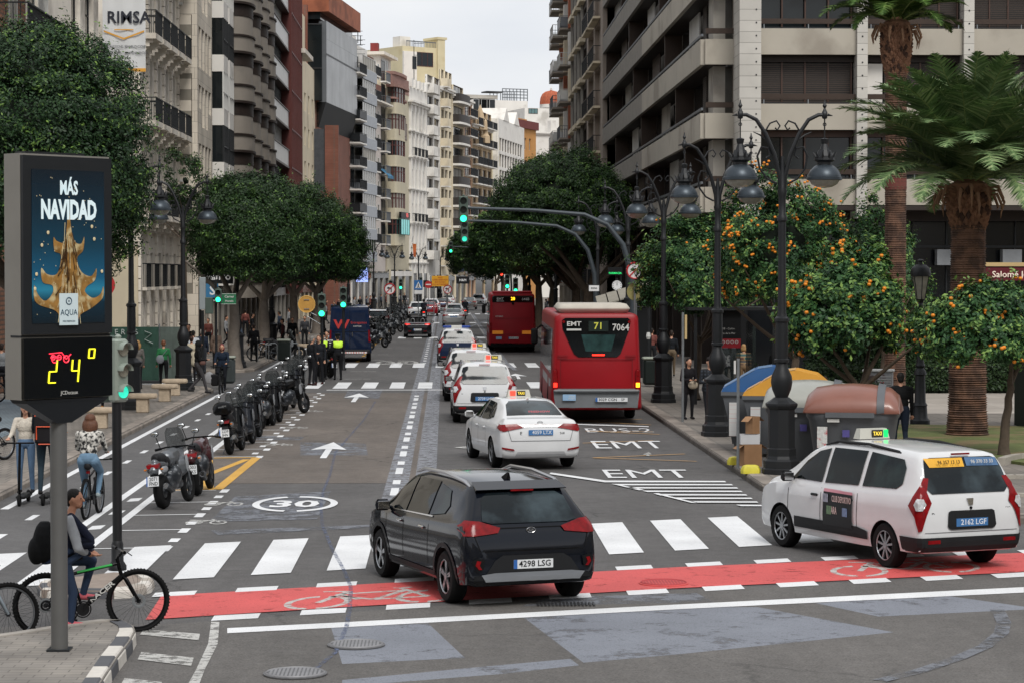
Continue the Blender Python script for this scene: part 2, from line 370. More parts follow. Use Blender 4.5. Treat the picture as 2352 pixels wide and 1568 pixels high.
# erased lines left of the middle lane
sheet('erased_line',[rect(-1.16,-.72,42.6,300),rect(-.6,-.18,43.5,260),rect(2.75,2.95,110,240)],ERASE)
lane=[rect(-1.03,-.88,y,y+(.9 if i%2 else 1.5)) for i,y in enumerate(np.arange(43.6,80,2.35))]+[rect(-1.03,-.88,y,y+1.0) for y in np.arange(108,250,3.2)]
lane+=[rect(2.6,2.72,y,y+1.0) for y in np.arange(112,250,3.2)]
lane+=[rect(-7.77,-7.62,41.2,81.5),rect(-7.77,-7.62,99,215)]                  # line along the kerb
lane+=[[(-5.42,35.0),(-5.27,35.0),(-5.42,80),(-5.57,80)],[(-5.98,35.6),(-5.83,35.2),(-5.95,81.2),(-6.1,81.2)]]
lane+=[rect(-7.02,-6.9,y,y+.85) for y in np.arange(36.4,80,2.95)]
lane+=[[(-5.75,y),(-5.55,y+.15),(-5.55,y+.75),(-5.75,y+.6)] for y in (37.8,40.2,42.5)]
sheet('lane_line',lane,WHITE)
# motorcycle bays
bay=[]; ys=[35.2,37.7,40.1,42.3,44.6]+[52.9+2.27*i for i in range(13)]
for y in ys:
 if y==44.6 : bay+=[[( -5.3,y-.04),(-4.35,y+.12),(-4.35,y+.2),(-5.3,y+.04)]]
 else: bay+=[[(-5.35,y-.05),(-4.1,y+.12),(-4.1,y+.2),(-5.35,y+.03)]]
 bay+=[rect(-4.25,-4.1,y-.35,y+.3)]
 if y<44: bay+=[rect(-4.25,-4.1,y+.85,y+1.35)]
 elif y>52: bay+=[rect(-4.42,-4.28,y+.8,y+1.3)]
sheet('parking_line',bay,WHITE)
def moto_sign(x,y,s=1):
 out=[]
 for cx in (-.32,.32):
  n=14
  for k in range(n):
   a,b=2*PI*k/n,2*PI*(k+1)/n
   out.append([(x+s*(cx+.2*math.cos(t))*1.0*r_ if False else x+s*(cx+r_*math.cos(t)),y+s*2*(r_*math.sin(t))) for r_,t in ((.24,a),(.24,b),(.17,b),(.17,a))])
 out+=[[(x-.3*s,y),(x-.05*s,y+.5*s),(x+.05*s,y+.4*s),(x-.2*s,y-.1*s)],[(x-.5*s,y+.7*s),(x+.2*s,y+.5*s),(x+.2*s,y+.35*s),(x-.5*s,y+.5*s)],[(x+.3*s,y),(x+.05*s,y+.8*s),(x+.15*s,y+.85*s),(x+.4*s,y)]]
 return out
ms=[]
for y in (38.9,42.0,56.6,62.9,70.5): ms+=[[(q[0],q[1]) for q in p] for p in moto_sign(-4.0 if y>50 else -3.95,y,.62)]
sheet('motorcycle_symbol',ms,WHITEW)
# yellow hatched box
def strip(a,b,wd):
 a=Vector(a);b=Vector(b); d=(b-a).normalized(); n=Vector((-d.y,d.x))*wd/2
 return [tuple(a+n),tuple(b+n),tuple(b-n),tuple(a-n)]
sheet('yellow_box_marking',[strip((-5.35,52.6),(-4.2,52.75),.18),strip((-5.27,52.4),(-4.5,44.8),.2),strip((-4.22,52.6),(-4.34,44.9),.2),strip((-4.4,52.2),(-4.88,48.0),.17),strip((-5.2,44.75),(-4.5,44.85),.12)],YELP)
# pedestrian crossings
cw=[]
for k in range(-4,11):
 x=-3.66+1.01*k; y0=35.85+.44*(x+3.66); y1=y0-4.25
 if k==-2: y0-=.4; y1+=.2
 cw.append([(x,y1),(x+.53,y1+.22),(x+.53,y0+.22),(x,y0)])
for k in range(-2,9):
 x=-4.05+1.02*k
 if x<5.6: cw.append(rect(x,x+.52,84.6,89.4))
 if x<5.6: cw.append(rect(x-.45,x+.07,103.5,108.6))
for i in range(6): cw.append(rect(-12.5+i*.0,-9.6,85.2+i*1.5,85.9+i*1.5))
for yy in (150,196,240):
 for k in range(-2,9): cw.append(rect(-4.05+1.02*k,-3.53+1.02*k,yy,yy+4.5))
sheet('crosswalk',cw,WHITE)
sheet('stop_line',[rect(-4.2,2.6,83.3,83.65),gp((522,1443.5),(786.8,1430),(1565,1388.6),(2352,1349),(2352,1361.5),(1565,1399.5),(786.8,1441.5),(522,1455))],WHITE)
# red cycle crossing
top=[(371,1368.5),(786.8,1345),(1565,1302.6),(2380,1268.6)]; bot=[(334.5,1424),(786.8,1395),(1565,1351),(2380,1312.6)]
sheet('red_cycle_crossing',[gp(*top,*bot[::-1])],REDP)
dash=[]
for k in range(-1,13):
 x=-2.71+1.018*k
 yt=30.7+.425*(x+2.7)-.012*max(0,x)**2; dash.append([(x,yt),(x+.52,yt+.2),(x+.52,yt-.2),(x,yt-.4)])
 x=-2.77+1.022*k
 yb=28.2+.42*(x+2.77)-.012*max(0,x)**2
 if k>=0: dash.append([(x,yb),(x+.54,yb+.2),(x+.54,yb-.22),(x,yb-.42)])
sheet('crossing_dash',dash,WHITE)
def bikesign(cx,cy,slope=.42,s=1.0):
 out=[]
 def T(u,v): return (cx+u*s,cy+v*s+u*s*slope)
 for wc in (-.72,.72):
  n=20
  for k in range(n):
   if k in (4,14): continue
   a,b=2*PI*k/n,2*PI*(k+1)/n
   out.append([T(wc+r*math.cos(t)*.95,.12-.1+r*1.35*math.sin(t)) for r,t in ((.46,a),(.46,b),(.36,b),(.36,a))])
 for a,b in (((-.72,0),(-.35,.95)),((-.35,.95),(-.7,1.05)),((-.2,.1),(-.5,.75)),((-.45,.72),(.4,.72)),((.4,.72),(0,.0)),((0,0),(-.5,.6)),((.72,0),(.35,.95)),((.25,1.0),(.5,1.0)),((0,0),(.72,0))):
  a=Vector(T(*a));b=Vector(T(*b)); out.append(strip(a,b,.09))
 return out
p1=G(840,1375); p2=G(2035,1305)
sheet('bicycle_symbol',bikesign(p1.x+.1,p1.y-.1,.42,.95)+bikesign(p2.x+.25,p2.y-.15,.3,.95),WHITEW)
# gutter dashes and curved line round the islet
sheet('junction_line',[gp((485,1428.7),(504,1430),(500,1480),(470,1540),(455,1580),(428,1580),(450,1540),(478,1480)),
 gp((331,1447),(459,1457),(456.6,1471.5),(321,1458.8)),gp((324.5,1499),(445,1512),(439,1530.7),(316,1516)),gp((286,1559),(372,1568),(365,1585),(275,1578))],WHITEW)
arc=[(2290,1400),(2306,1430),(2300,1455),(2262,1486),(2200,1513),(2110,1543),(2020,1565)]
a0=[G(*p) for p in arc]; sheet('faded_arc',[strip(a0[i][:2],a0[i+1][:2],.17) for i in range(len(a0)-1)],GREYW)
bl=[(862,922),(835,965),(800,1005),(770,1040),(758,1090),(742,1130),(737,1165),(740,1205),(762,1260),(790,1310),(806,1350),(803,1400),(796,1440),(770,1500),(715,1545)]
a0=[G(*p) for p in bl]; sheet('blue_line',[strip(a0[i][:2],a0[i+1][:2],.055) for i in range(len(a0)-1)],BLUEL)
# 30 limit
def ring(cx,cy,rx,ry,t,gaps=(),n=40):
 o=[]
 for k in range(n):
  if k in gaps: continue
  a,b=2*PI*k/n,2*PI*(k+1)/n
  o.append([(cx+rx*q*math.cos(u),cy+ry*q*math.sin(u)) for q,u in ((1,a),(1,b),(1-t,b),(1-t,a))])
 return o
def road_text(s,cx,cy,w_,h_,m,name='road_lettering',z=.016,bold=.02,rz=0):
 me=text_mesh(s,1,bold); xs=[v.co.x for v in me.vertices]; ysv=[v.co.y for v in me.vertices]
 mb=MB(); sx=w_/(max(xs)-min(xs)); sy=h_/(max(ysv)-min(ysv)); mx_=(max(xs)+min(xs))/2; my=(max(ysv)+min(ysv))/2
 M=Matrix.Translation((cx,cy,z))@Matrix.Rotation(rz,4,'Z')
 mb.add([((v.co.x-mx_)*sx,(v.co.y-my)*sy,0) for v in me.vertices],[tuple(p.vertices) for p in me.polygons],M)
 o=mb.build(name,m,fixn=False); o.parent=ground; return o
c=G(678,1157.5); sheet('limit_ring',ring(c.x,c.y,.76,1.42,.17,(10,11,29,30)),WHITE); road_text('30',c.x,c.y,.86,1.25,WHITE,bold=.03)
c=G(912,833); sheet('limit_ring',ring(c.x,c.y,1.0,2.6,.2,(10,11,29,30)),WHITEW); road_text('30',c.x,c.y,1.1,2.2,WHITEW,bold=.03)
def arrow(x,y,l=5.0,hw=.42): return [[(x-.075,y),(x+.075,y),(x+.075,y+l*.55),(x-.075,y+l*.55)],[(x-hw,y+l*.5),(x-.07,y+l*.56),(x+.07,y+l*.56),(x+hw,y+l*.5),(x,y+l)]]
sheet('lane_arrow',arrow(-2.72,52.4)+arrow(-2.95,75.5,5.5)+arrow(2.9,92,5,.4),WHITE)
c=G(1052,1028); sheet('lane_arrow',[[(c.x-.12,c.y),(c.x+.2,c.y+.35),(c.x+.2,c.y-.35)]],WHITEW)
# bus stop: lettering, zigzags, hatching
for px,py0,py1,x0,x1,s in ((1497,1079,1098,1397,1597,'EMT'),(1453,1013,1030,1370,1536,'EMT'),(1426,984,993,1350,1503,'BUS-2')):
 a=G(x0,py1);b=G(x1,py1);t=G(px,py0); road_text(s,(a.x+b.x)/2,(a.y+t.y)/2,b.x-a.x,t.y-a.y,WHITE,bold=.0)
zig=[(1475,963),(1325,967),(1495,976)]; z2=[(1500,992),(1345,990),(1515,998)] ; z3=[(1500,1012),(1338,1018)]; z4=[(1573,1043),(1362,1052),(1600,1060)]
for q in (zig,z2,z3,z4):
 a0=[G(*p) for p in q]; sheet('zigzag_line',[strip(a0[i][:2],a0[i+1][:2],.09) for i in range(len(a0)-1)],ORAP)
sheet('bus_bay_line',[gp((1322,973.5),(1490,979.5),(1490,981.5),(1322,976)),gp((1265,1086),(1392,1104.5),(1665,1105.5),(1668,1108.5),(1388,1108.5),(1262,1089.5))],WHITE)
ht=[];
for i,(yy,xl,xr) in enumerate(((1114,1410,1680),(1121.5,1440,1692),(1129.5,1475,1702),(1137.5,1505,1713),(1145.5,1545,1725),(1154,1590,1738),(1162,1690,1748))):
 ht.append(gp((xl,yy-1.7),(xr,yy-1.2),(xr+4,yy+1.7),(xl+12,yy+1.5)))
ht.append(gp((1404,1112),(1414,1112.5),(1480,1126),(1468,1127))); ht.append(gp((1500,1134),(1512,1134),(1600,1156),(1588,1156)))
sheet('hatched_area',ht,WHITE)
sheet('lane_arrow',[gp((1476,1045),(1497,1044.5),(1490,1039)),gp((1484,1048),(1492,1048),(1490,1043),(1486,1043))],WHITEW)
# side turning marks and litter of white flecks on the far road
sheet('lane_line',[rect(-4.15,-4.0,y,y+1.2) for y in np.arange(110,200,2.4)],YELP)
sheet('lane_line',[rect(-4.0,-2.9,y,y+.18) for y in (92,99,112,120,130,141,152)],WHITEW)
sheet('lane_line',[[(-.1,160),(.3,160),(4.6,215),(4.2,215)],[(2.9,100),(3.1,100),(1.3,190),(1.1,190)]],ERASE)
# manhole covers
def manhole(px,py,r,i,M1=None,M2=None):
 c=G(px,py); mb=MB(); mb.lathe([(r,0),(r,.012),(r*.93,.016)],28); mb2=MB()
 for k in range(-7,8):
  x=k*r/8; h=math.sqrt(max(0,(r*.85)**2-x*x)); mb2.box(x-.012,x+.012,-h,h,.016,.02)
 mb2.torus((0,0,.017),r*.9,.012,'z',28,4)
 o=mb.build('manhole_cover',M1 or mat('manhole_iron','68686a',.65,.2,.25,scale=10),loc=(c.x,c.y,.012)); mb2.build('tread_pattern',M2 or mat('manhole_tread','88888a',.55,.3,.2),o); o.parent=ground
manhole(678,1549,.33,0); manhole(818,1483,.32,1); manhole(1524,1341,.33,2,REDP,mat('red_tread','a8383c',.7))
c=G(1300,1389); mb=MB()
for i in range(16): mb.box(-.36+i*.046,-.335+i*.046,-.16,.16,0,.004)
mb.build('drain_grate',mat('drain_iron','3c3d40',.6,.5,.2),ground,loc=(c.x,c.y,.02))
# ---------------------------------------------------------------- pavements
TILE_R=brickmat('paving_right','827b73','767069','5c5752',.4,.4,.01,.8,offset=0,stain=.3)
TILE_L=brickmat('paving_left','7f7870','736d66','56514c',.2,.6,.012,.8,offset=.5,stain=.3)
TILE_I=brickmat('paving_islet','938d85','86817b','6d6862',.3,.15,.008,.8,stain=.35,sscale=1.2)
KERB=brickmat('kerb_stone','968c82','877e75','5b554f',1.0,3,.012,.8,offset=0,axes=(1,0),stain=.4,sscale=1.5)
PATH=brickmat('park_path','a8a097','9f978e','8d857c',1.5,1.5,.01,.8,offset=0,stain=.2)
def pavement(name,outline,m,h=.14,kerb=.3,kedges=None):
 """outline CCW; a rounded kerb strip on the listed edges"""
 o=MB().prism(outline,-.05,h).build(name,m); tag(o,kind='structure')
 mb=MB(); n=len(outline)
 for i in (kedges if kedges is not None else range(n)):
  a=Vector(outline[i]); b=Vector(outline[(i+1)%n]); d=(b-a); L_=d.length; d.normalize(); nn=Vector((d.y,-d.x))
  k=max(1,int(L_/6))
  for j in range(k):
   p=a+d*(L_*j/k); q=a+d*(L_*(j+1)/k)
   rings=[]
   for pt in (p,q):
    rings.append([(pt.x+nn.x*u,pt.y+nn.y*u,z) for u,z in ((.03,-.04),(.03,h-.05),(0,h-.012),(-.04,h+.006),(-kerb,h+.006),(-kerb,-.04))])
   mb.rings(rings)
 mb.build('kerb',KERB,o,smooth=30)
 return o
# right-hand pavement with its rounded corner, park beyond
rk=[(60,37.6),(60,420),(6.02,420),(6.02,44.4),(6.2,43.2),(6.7,42.0),(7.6,40.5),(9.2,38.6),(11,37.6)]
pavement('pavement_right',rk,TILE_R,kedges=(2,3,4,5,6,7,8))
lk=[(-8.08,41.6),(-8.08,82.0),(-8.5,83.6),(-9.6,84.4),(-13.8,84.8),(-60,90),(-60,34),(-12,36),(-9.2,39.4),(-8.4,40.4)]
pavement('pavement_left',lk,TILE_L,kedges=(0,1,2,3,7,8,9))
lk2=[(-8.1,99.5),(-8.1,215),(-7.2,240),(-5.2,262),(-1.5,290),(4.5,325),(8,345),(8,460),(-60,460),(-60,104),(-13.8,99.2),(-9.4,98.2),(-8.4,98.6)]
pavement('pavement_left_far',lk2,TILE_L,kedges=(0,1,2,3,4,5,10,11,12))
# blue-grey ribbed strip across the left pavement (cycle rank and gutter)
sheet('cycle_track',[[(-10.3,45),(-11.6,80),(-14,80),(-14,45)]],brickmat('blue_tiles','7d8990','718089','545d63',.12,3,.02,.75,offset=0,stain=.2),z=.146,parent=None).name='cycle_track'
tag(COL.objects['cycle_track'],kind='structure')
# lawn, kerbs of the park
def lawnm():
 return mat('lawn','5d6638',.9,0,.3,scale=1.5,bump=.8,bscale=60,col2='7c6c4c',c2s=.8,c2t=.54)
lw=[G(2075,1028,.14)[:2],G(2400,1075,.14)[:2],G(2500,1060,.14)[:2],G(2500,985,.14)[:2],G(2040,978,.14)[:2],G(2020,1000,.14)[:2]]
o=MB().prism([tuple(p) for p in lw],.05,.2).build('lawn_bed',lawnm()); tag(o,kind='structure')
sheet('park_path',[[(9.8,66.5),(60,66.5),(60,78.5),(9.8,78.5)]],PATH,z=.147,parent=None)
tag(COL.objects['park_path'],kind='structure')
# low stone kerbs curving at the corner bed on the right edge
CON=mat('kerb_concrete','a39d93',.85,0,.15,bump=.2)
mb=MB()
for q,z in (([(2290,1100),(2330,1098),(2400,1100)],.22),([(2300,1068),(2318,1062),(2340,1058),(2400,1056)],.3),([(2305,1138),(2400,1140)],.2)):
 a0=[G(*p,.14) for p in q]
 for i in range(len(a0)-1):
  s=strip(a0[i][:2],a0[i+1][:2],.16); mb.prism(s,.1,z)
o=mb.build('bed_kerb',CON); tag(o,kind='structure')
# bottom-left islet with black and white kerb
isl=gp((-200,1500),(0,1479),(167,1451),(234,1442),(284,1444),(308,1456),(314,1467),(300,1492),(270,1532),(240,1580),(200,1640),(-200,1640))
isl=[tuple(G(px,py,.0)[:2]) for px,py in ((-200,1510),(0,1488),(167,1460),(234,1452),(284,1454),(306,1466),(311,1478),(298,1503),(268,1543),(238,1591),(200,1650),(-200,1650))]
o=MB().prism(isl,-.02,.15).build('islet_pavement',TILE_I); tag(o,kind='structure')
KW=mat('kerb_white','cfcac2',.8,0,.12,scale=6); KD=mat('kerb_black','55565a',.8,0,.15,scale=6)
def kerb_path(name,pts,cols,parent,wd=.17,h=.165,seg=None):
 P_=[Vector(p) for p in pts]; tot=[0]
 for i in range(1,len(P_)): tot.append(tot[-1]+(P_[i]-P_[i-1]).length)
 def at(s):
  for i in range(1,len(P_)):
   if s<=tot[i]+1e-9: t=(s-tot[i-1])/(tot[i]-tot[i-1]); return P_[i-1].lerp(P_[i],t),(P_[i]-P_[i-1]).normalized()
  return P_[-1],(P_[-1]-P_[-2]).normalized()
 n=max(1,round(tot[-1]/seg)); mb=MB()
 for k in range(n):
  mb.mi=k%len(cols); rr=[]
  for j in range(4):
   p,d=at(tot[-1]*(k+j/3*.985)/n); nn=Vector((d.y,-d.x));
   rr.append([(p.x+nn.x*u,p.y+nn.y*u,z) for u,z in ((.02,-.02),(.01,h-.045),(-.03,h),(-wd,h),(-wd,-.02))])
  mb.rings(rr)
 return mb.build(name,cols,parent,smooth=30)
kerb_path('kerb',[isl[i] for i in (10,9,8,7,6,5,4)],[KW,KD],o,seg=.63)
kerb_path('kerb',[isl[i] for i in (4,3,2,1,0)],[mat('kerb_plain','a8a29a',.8,0,.15,scale=6)],o,seg=.8)
# narrow median under the traffic light
med=[tuple(G(px,py)[:2]) for px,py in ((96,1372),(88,1362),(95,1352),(120,1347),(262,1330),(330,1335),(352,1348),(345,1360),(300,1372),(262,1374))]
o=MB().prism(med,-.02,.1).build('median_islet',mat('median_paving','8d8076',.85,0,.2,scale=5,bump=.3)); tag(o,kind='structure')
kerb_path('kerb',[med[i] for i in (9,8,7,6,5)],[KW,mat('kerb_dirty','aca49a',.8,0,.2)],o,wd=.14,h=.13,seg=.3); kerb_path('kerb',[med[i] for i in (3,2,1,0,9)],[KW,KD],o,wd=.1,h=.12,seg=.5)
# ================================================================ buildings
def zz(py,Y): return HC+(VY-py)/F*Y
STONE=mat('stone_light','e2dacd',.85,0,.14,scale=.5,bump=.2,bscale=8,col2='a39b90',c2s=.35,c2t=.62)
STONE2=brickmat('stone_slabs','ddd3c3','d2c8b8','8b8579',1.2,.6,.008,.8,axes=(0,2),stain=.25,sscale=.3)
CREAM=mat('stucco_cream','d8cbb1',.9,0,.1,scale=.4,bump=.15,bscale=20,col2='b3a58c',c2s=.3,c2t=.62)
GREYC=mat('concrete_grey','a9a49b',.85,0,.14,scale=.6,bump=.2,bscale=15,col2='857f77',c2s=.4,c2t=.6)
TAUPE=mat('concrete_taupe','8e867c',.85,0,.12,scale=.6,bump=.25,bscale=25,col2='79736b',c2s=.5,c2t=.6)
BAND=mat('band_render','b0a99c',.88,0,.08,scale=.5,bump=.25,bscale=60,col2='978f83',c2s=.4,c2t=.6)
WHITEB=mat('stucco_white','e0dcd5',.88,0,.08,scale=.5,col2='bdb8b0',c2s=.4,c2t=.62)
BRICKR=brickmat('brick_red','8a5140','7c4636','6b5a50',.25,.07,.01,.85,axes=(0,2),stain=.25)
PINKBR=brickmat('brick_pink','a37a70','97695f','8d7b70',.25,.07,.01,.85,axes=(0,2),stain=.25)
TILEW=brickmat('tile_white','c9c5bd','bfbbb3','8f8b84',.45,.45,.012,.5,offset=0,axes=(0,2),stain=.15)
RUST=mat('rust_panel','9a5a3e',.8,0,.2,scale=1,col2='7e4730',c2s=.6)
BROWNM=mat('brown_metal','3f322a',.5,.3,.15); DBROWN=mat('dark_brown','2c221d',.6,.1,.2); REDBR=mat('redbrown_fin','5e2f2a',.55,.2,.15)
OCHRE=mat('stucco_ochre','c2a878',.9,0,.12,scale=.5); ORANGEB=mat('stucco_orange','c08a4e',.9,0,.12,scale=.5); YELB=mat('stucco_yellow','cfc4a2',.9,0,.1,scale=.4,col2='bfae84',c2s=.3,c2t=.6)
PEACH=mat('stucco_peach','cfa98c',.9,0,.1,scale=.4); ROOFT=mat('roof_tile','a5573b',.8,0,.25,scale=4,bump=.4,bscale=12)
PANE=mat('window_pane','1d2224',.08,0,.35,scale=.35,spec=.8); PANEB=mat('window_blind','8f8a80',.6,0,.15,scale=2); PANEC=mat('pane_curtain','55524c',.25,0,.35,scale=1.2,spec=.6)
FRW=mat('frame_white','c9c8c4',.5,0,.05); FRB=mat('frame_brown','4a342a',.5,0,.15); FRD=mat('frame_dark','26282a',.5,.2,.1); FRM=mat('frame_maroon','57302c',.55,0,.15)
RAILD=mat('railing_iron','202326',.5,.4,.15); RAILG=mat('railing_grey','6d7175',.5,.4,.1)
SHUT=brickmat('louvre','4b3d34','41352d','1d1815',9,.085,.028,.6,offset=0,axes=(0,2),bump=.8,stain=.2)
SHOPD=mat('shop_dark','15171a',.15,0,.3,scale=.5,spec=.7)
def building(name,label,A,B,ztop,depth,wm,cat='building',z0=0,shell=True,back=.32):
 A=Vector(A);B=Vector(B); d=B-A; rz=math.atan2(d.y,d.x); r=thing(name,label,cat,(A.x,A.y,0),rz); r['_L']=d.length
 if shell: MB().box(0,d.length,back,depth,z0,ztop).build('wall',wm,r)
 return r,d.length
def facade(root,x0,x1,z0,z1,holes,m,y=0.0,depth=.3,name='facade_wall'):
 xs=sorted({x0,x1,*[v for h in holes for v in h[:2]]}); zs=sorted({z0,z1,*[v for h in holes for v in h[2:4]]})
 xs=[x for x in xs if x0-1e-6<=x<=x1+1e-6]; zs=[z for z in zs if z0-1e-6<=z<=z1+1e-6]
 mb=MB(); bx=bisect_idx=None
 inh=np.zeros((len(xs),len(zs)),bool)
 for h in holes:
  for i in range(len(xs)-1):
   if h[0]-1e-6<=xs[i] and xs[i+1]<=h[1]+1e-6:
    for j in range(len(zs)-1):
     if h[2]-1e-6<=zs[j] and zs[j+1]<=h[3]+1e-6: inh[i,j]=True
 for i in range(len(xs)-1):
  j=0
  while j<len(zs)-1:
   if inh[i,j]: j+=1; continue
   k=j
   while k<len(zs)-1 and not inh[i,k]: k+=1
   mb.add([(xs[i],y,zs[j]),(xs[i+1],y,zs[j]),(xs[i+1],y,zs[k]),(xs[i],y,zs[k])],[(0,1,2,3)]); j=k
 for a,b,c,d in [h[:4] for h in holes]:
  e=y+depth
  mb.add([(a,y,c),(b,y,c),(b,y,d),(a,y,d),(a,e,c),(b,e,c),(b,e,d),(a,e,d)],[(0,1,5,4),(1,2,6,5),(2,3,7,6),(3,0,4,7)])
 mb.add([(x0,y,z0),(x0,y+depth,z0),(x0,y+depth,z1),(x0,y,z1),(x1,y,z0),(x1,y+depth,z0),(x1,y+depth,z1),(x1,y,z1)],[(0,1,2,3),(4,5,6,7),(3,2,6,7)])
 o=mb.build(name,m,root,fixn=False); return o
_wc={}
def window(root,x,z,w_,h,y=.2,fm=FRD,pm=None,nx=2,nz=1,fw=.07,th=.06,name='window'):
 pm=pm or rnd.choice((PANE,PANE,PANE,PANEC,PANEB))
 k=(round(w_,2),round(h,2),fm.name,nx,nz,fw)
 if k not in _wc:
  mb=MB(); mb.box(0,w_,0,th,0,fw).box(0,w_,0,th,h-fw,h).box(0,fw,0,th,fw,h-fw).box(w_-fw,w_,0,th,fw,h-fw)
  for i in range(1,nx): mb.box(w_*i/nx-fw*.4,w_*i/nx+fw*.4,.005,th-.005,fw,h-fw)
  for i in range(1,nz): mb.box(fw,w_-fw,.008,th-.008,h*i/nz-fw*.35,h*i/nz+fw*.35)
  _wc[k]=(mb.mesh('window',fm,fixn=False),{})
 me,pc=_wc[k]
 o=link_mesh(name,me,root,(x,y,z))
 if pm.name not in pc: pc[pm.name]=MB().quad((fw*.5,th*.6,fw*.5),(w_-fw*.5,th*.6,fw*.5),(w_-fw*.5,th*.6,h-fw*.5),(fw*.5,th*.6,h-fw*.5)).mesh('pane',pm,fixn=False)
 link_mesh('pane',pc[pm.name],o,(0,0,0)); return o
_bc={}
def balcony(root,x,z,w_,proj=.9,rh=1.0,sm=WHITEB,rm=RAILD,kind='bars',st=.16,y=0,solidm=None,bracket=0):
 k=(round(w_,2),proj,rh,sm.name,rm.name,kind,st,bracket,solidm.name if solidm else '')
 if k not in _bc:
  mb=MB(); mb.box(0,w_,-proj,-.002,-st,0)
  if bracket:
   for bx in (.12*w_,.88*w_):
    for s in range(4): mb.box(bx-.12,bx+.12,-proj*(.8-.2*s),0,-st-.18*(s+1),-st-.18*s-.001)
  a=mb.mesh('balcony',sm)
  mb=MB()
  if kind=='solid': mb.box(0,w_,-proj,-proj+.1,.002,rh).box(0,.1,-proj+.1,0,.002,rh).box(w_-.1,w_,-proj+.1,0,.002,rh)
  else:
   mb.box(-.02,w_+.02,-proj-.02,-proj+.04,rh-.05,rh); mb.box(0,w_,-proj+.005,-proj+.025,.08,.11)
   for q in (0,w_-.04): mb.box(q,q+.04,-proj+.04,0,rh-.05,rh)
   if kind=='bars':
    n=max(3,int(w_/.16))
    for i in range(n+1): mb.box(w_*i/n-.014,w_*i/n+.014,-proj,-proj+.028,.002,rh-.05)
    m_=max(2,int(proj/.2))
    for i in range(m_):
     for q in (0,w_-.03): mb.box(q,q+.03,-proj*i/m_,-proj*i/m_+.028,.002,rh-.05)
   else:
    mb.box(.02,w_-.02,-proj+.006,-proj+.022,.12,rh-.1)
    for q in (.01,w_-.03): mb.box(q,q+.02,-proj+.05,-.05,.12,rh-.1)
  _bc[k]=(a,mb.mesh('railing',solidm or rm))
 o=link_mesh('balcony',_bc[k][0],root,(x,y,z)); link_mesh('railing',_bc[k][1],o,(0,0,0)); return o
def cornice(root,x0,x1,z,m,p=.3,h=.35,y=0,name='cornice'):
 MB().box(x0-p*.5,x1+p*.5,y-p*.5,y+.1,z,z+h*.5).box(x0-p,x1+p,y-p,y+.1,z+h*.5+.002,z+h).build(name,m,root)
def gridholes(x0,n,px,w_,zs,h): return [(x0+i*px,x0+i*px+w_,z,z+h) for z in zs for i in range(n)]
def shopfront(root,x0,x1,h,m=SHOPD,y=0.0,pil=None,n=3,sign=None):
 MB().box(x0,x1,y+.15,y+.3,0,h).build('shop_window',m,root)
 if pil:
  for i in range(n+1):
   x=x0+(x1-x0)*i/n; MB().box(x-.22,x+.22,y-.02,y+.14,0,h).build('pilaster',pil,root)
 if sign: MB().box(x0+.2,x1-.2,y-.06,y+.1,h-.75,h-.15).build('shop_sign',sign,root)
# ---------- L0: pale bank-like block nearest on the left, brick part at its near end
r,LL=building('office_building','pale stone office block with tall dark windows and a brick end at left edge',(-14.9,74),(-14.9,102),26,16,STONE)
hs=[]
for z0 in (1.2,5.6,9.6,13.2,17.6): hs+=[(20.6,22.9,z0,z0+3.3),(24.2,26.6,z0-.4,z0+2.9)]
hs+=[(11.0,13.4,z0,z0+3.4) for z0 in (5.6,9.8,13.4,17.8)]
facade(r,9.8,LL,0,26,hs,STONE)
for h in hs: window(r,h[0],h[2],h[1]-h[0],h[3]-h[2],fm=FRD,pm=PANE,nx=2,nz=3,fw=.08)
MB().box(0,9.8,-.1,.3,0,26).build('brick_wall',brickmat('brick_orange','8f6248','7f543d','5d4a3e',.6,.16,.03,.85,axes=(0,2),stain=.2,bump=.8),r)
for z0 in (8.7,12.0,15.4): window(r,6.4,z0,1.6,2.6,y=-.15,fm=FRW,pm=PANEB,nx=2)
for z0 in (8.6,11.9,15.3): balcony(r,3.5,z0,7.6,1.2,1.1,sm=GREYC,rm=RAILD,y=-.1)
for z0 in (9.8,13.4): balcony(r,11.2,z0,1.9,.35,.9,sm=STONE,rm=FRW)
cornice(r,9.8,LL,9.0,STONE,.2,.3)
# ---------- L1: ornate chamfered corner house behind the banner
r,LL=building('ornate_apartment_building','ornate pale stone house with black wrought iron balconies on scrolled brackets',(-15.1,116.4),(-14.9,132.4),27,14,STONE)
hs=[]
rows=((7.1,3.2),(11.7,3.3),(16.0,3.3),(20.3,3.2))
for z,h in rows: hs+=[(1.0+3.05*i,2.35+3.05*i,z,z+h) for i in range(5)]
hs+=[(1.0+3.05*i,1.45+3.05*i,.4,2.9) for i in range(5)]+[(1.9+3.05*i,2.35+3.05*i,.4,2.9) for i in range(5)]+[(1.05+3.05*i,2.3+3.05*i,3.5,5.2) for i in range(5)]
facade(r,0,LL,0,27,hs,STONE)
for h in hs: window(r,h[0],h[2],h[1]-h[0],h[3]-h[2],fm=FRD,pm=PANE,nx=2 if h[1]-h[0]>1 else 1,nz=2)
for z,h in rows:
 for i in range(5): balcony(r,.45+3.05*i,z,2.5,.85,1.15,sm=STONE,rm=RAILD,bracket=1,st=.28)
for i in range(5): balcony(r,.9+3.05*i,3.45,1.55,.3,1.2,sm=STONE,rm=RAILD)
for i in range(6):
 mb=MB(); x=.02+3.05*i
 for k in range(44): mb.box(x-.1,x+.42,-.13,0,.3+k*.6,.3+k*.6+.55)
 mb.build('quoin',STONE,r)
cornice(r,0,LL,6.2,STONE,.35,.5); cornice(r,0,LL,24.6,STONE,.6,.8)
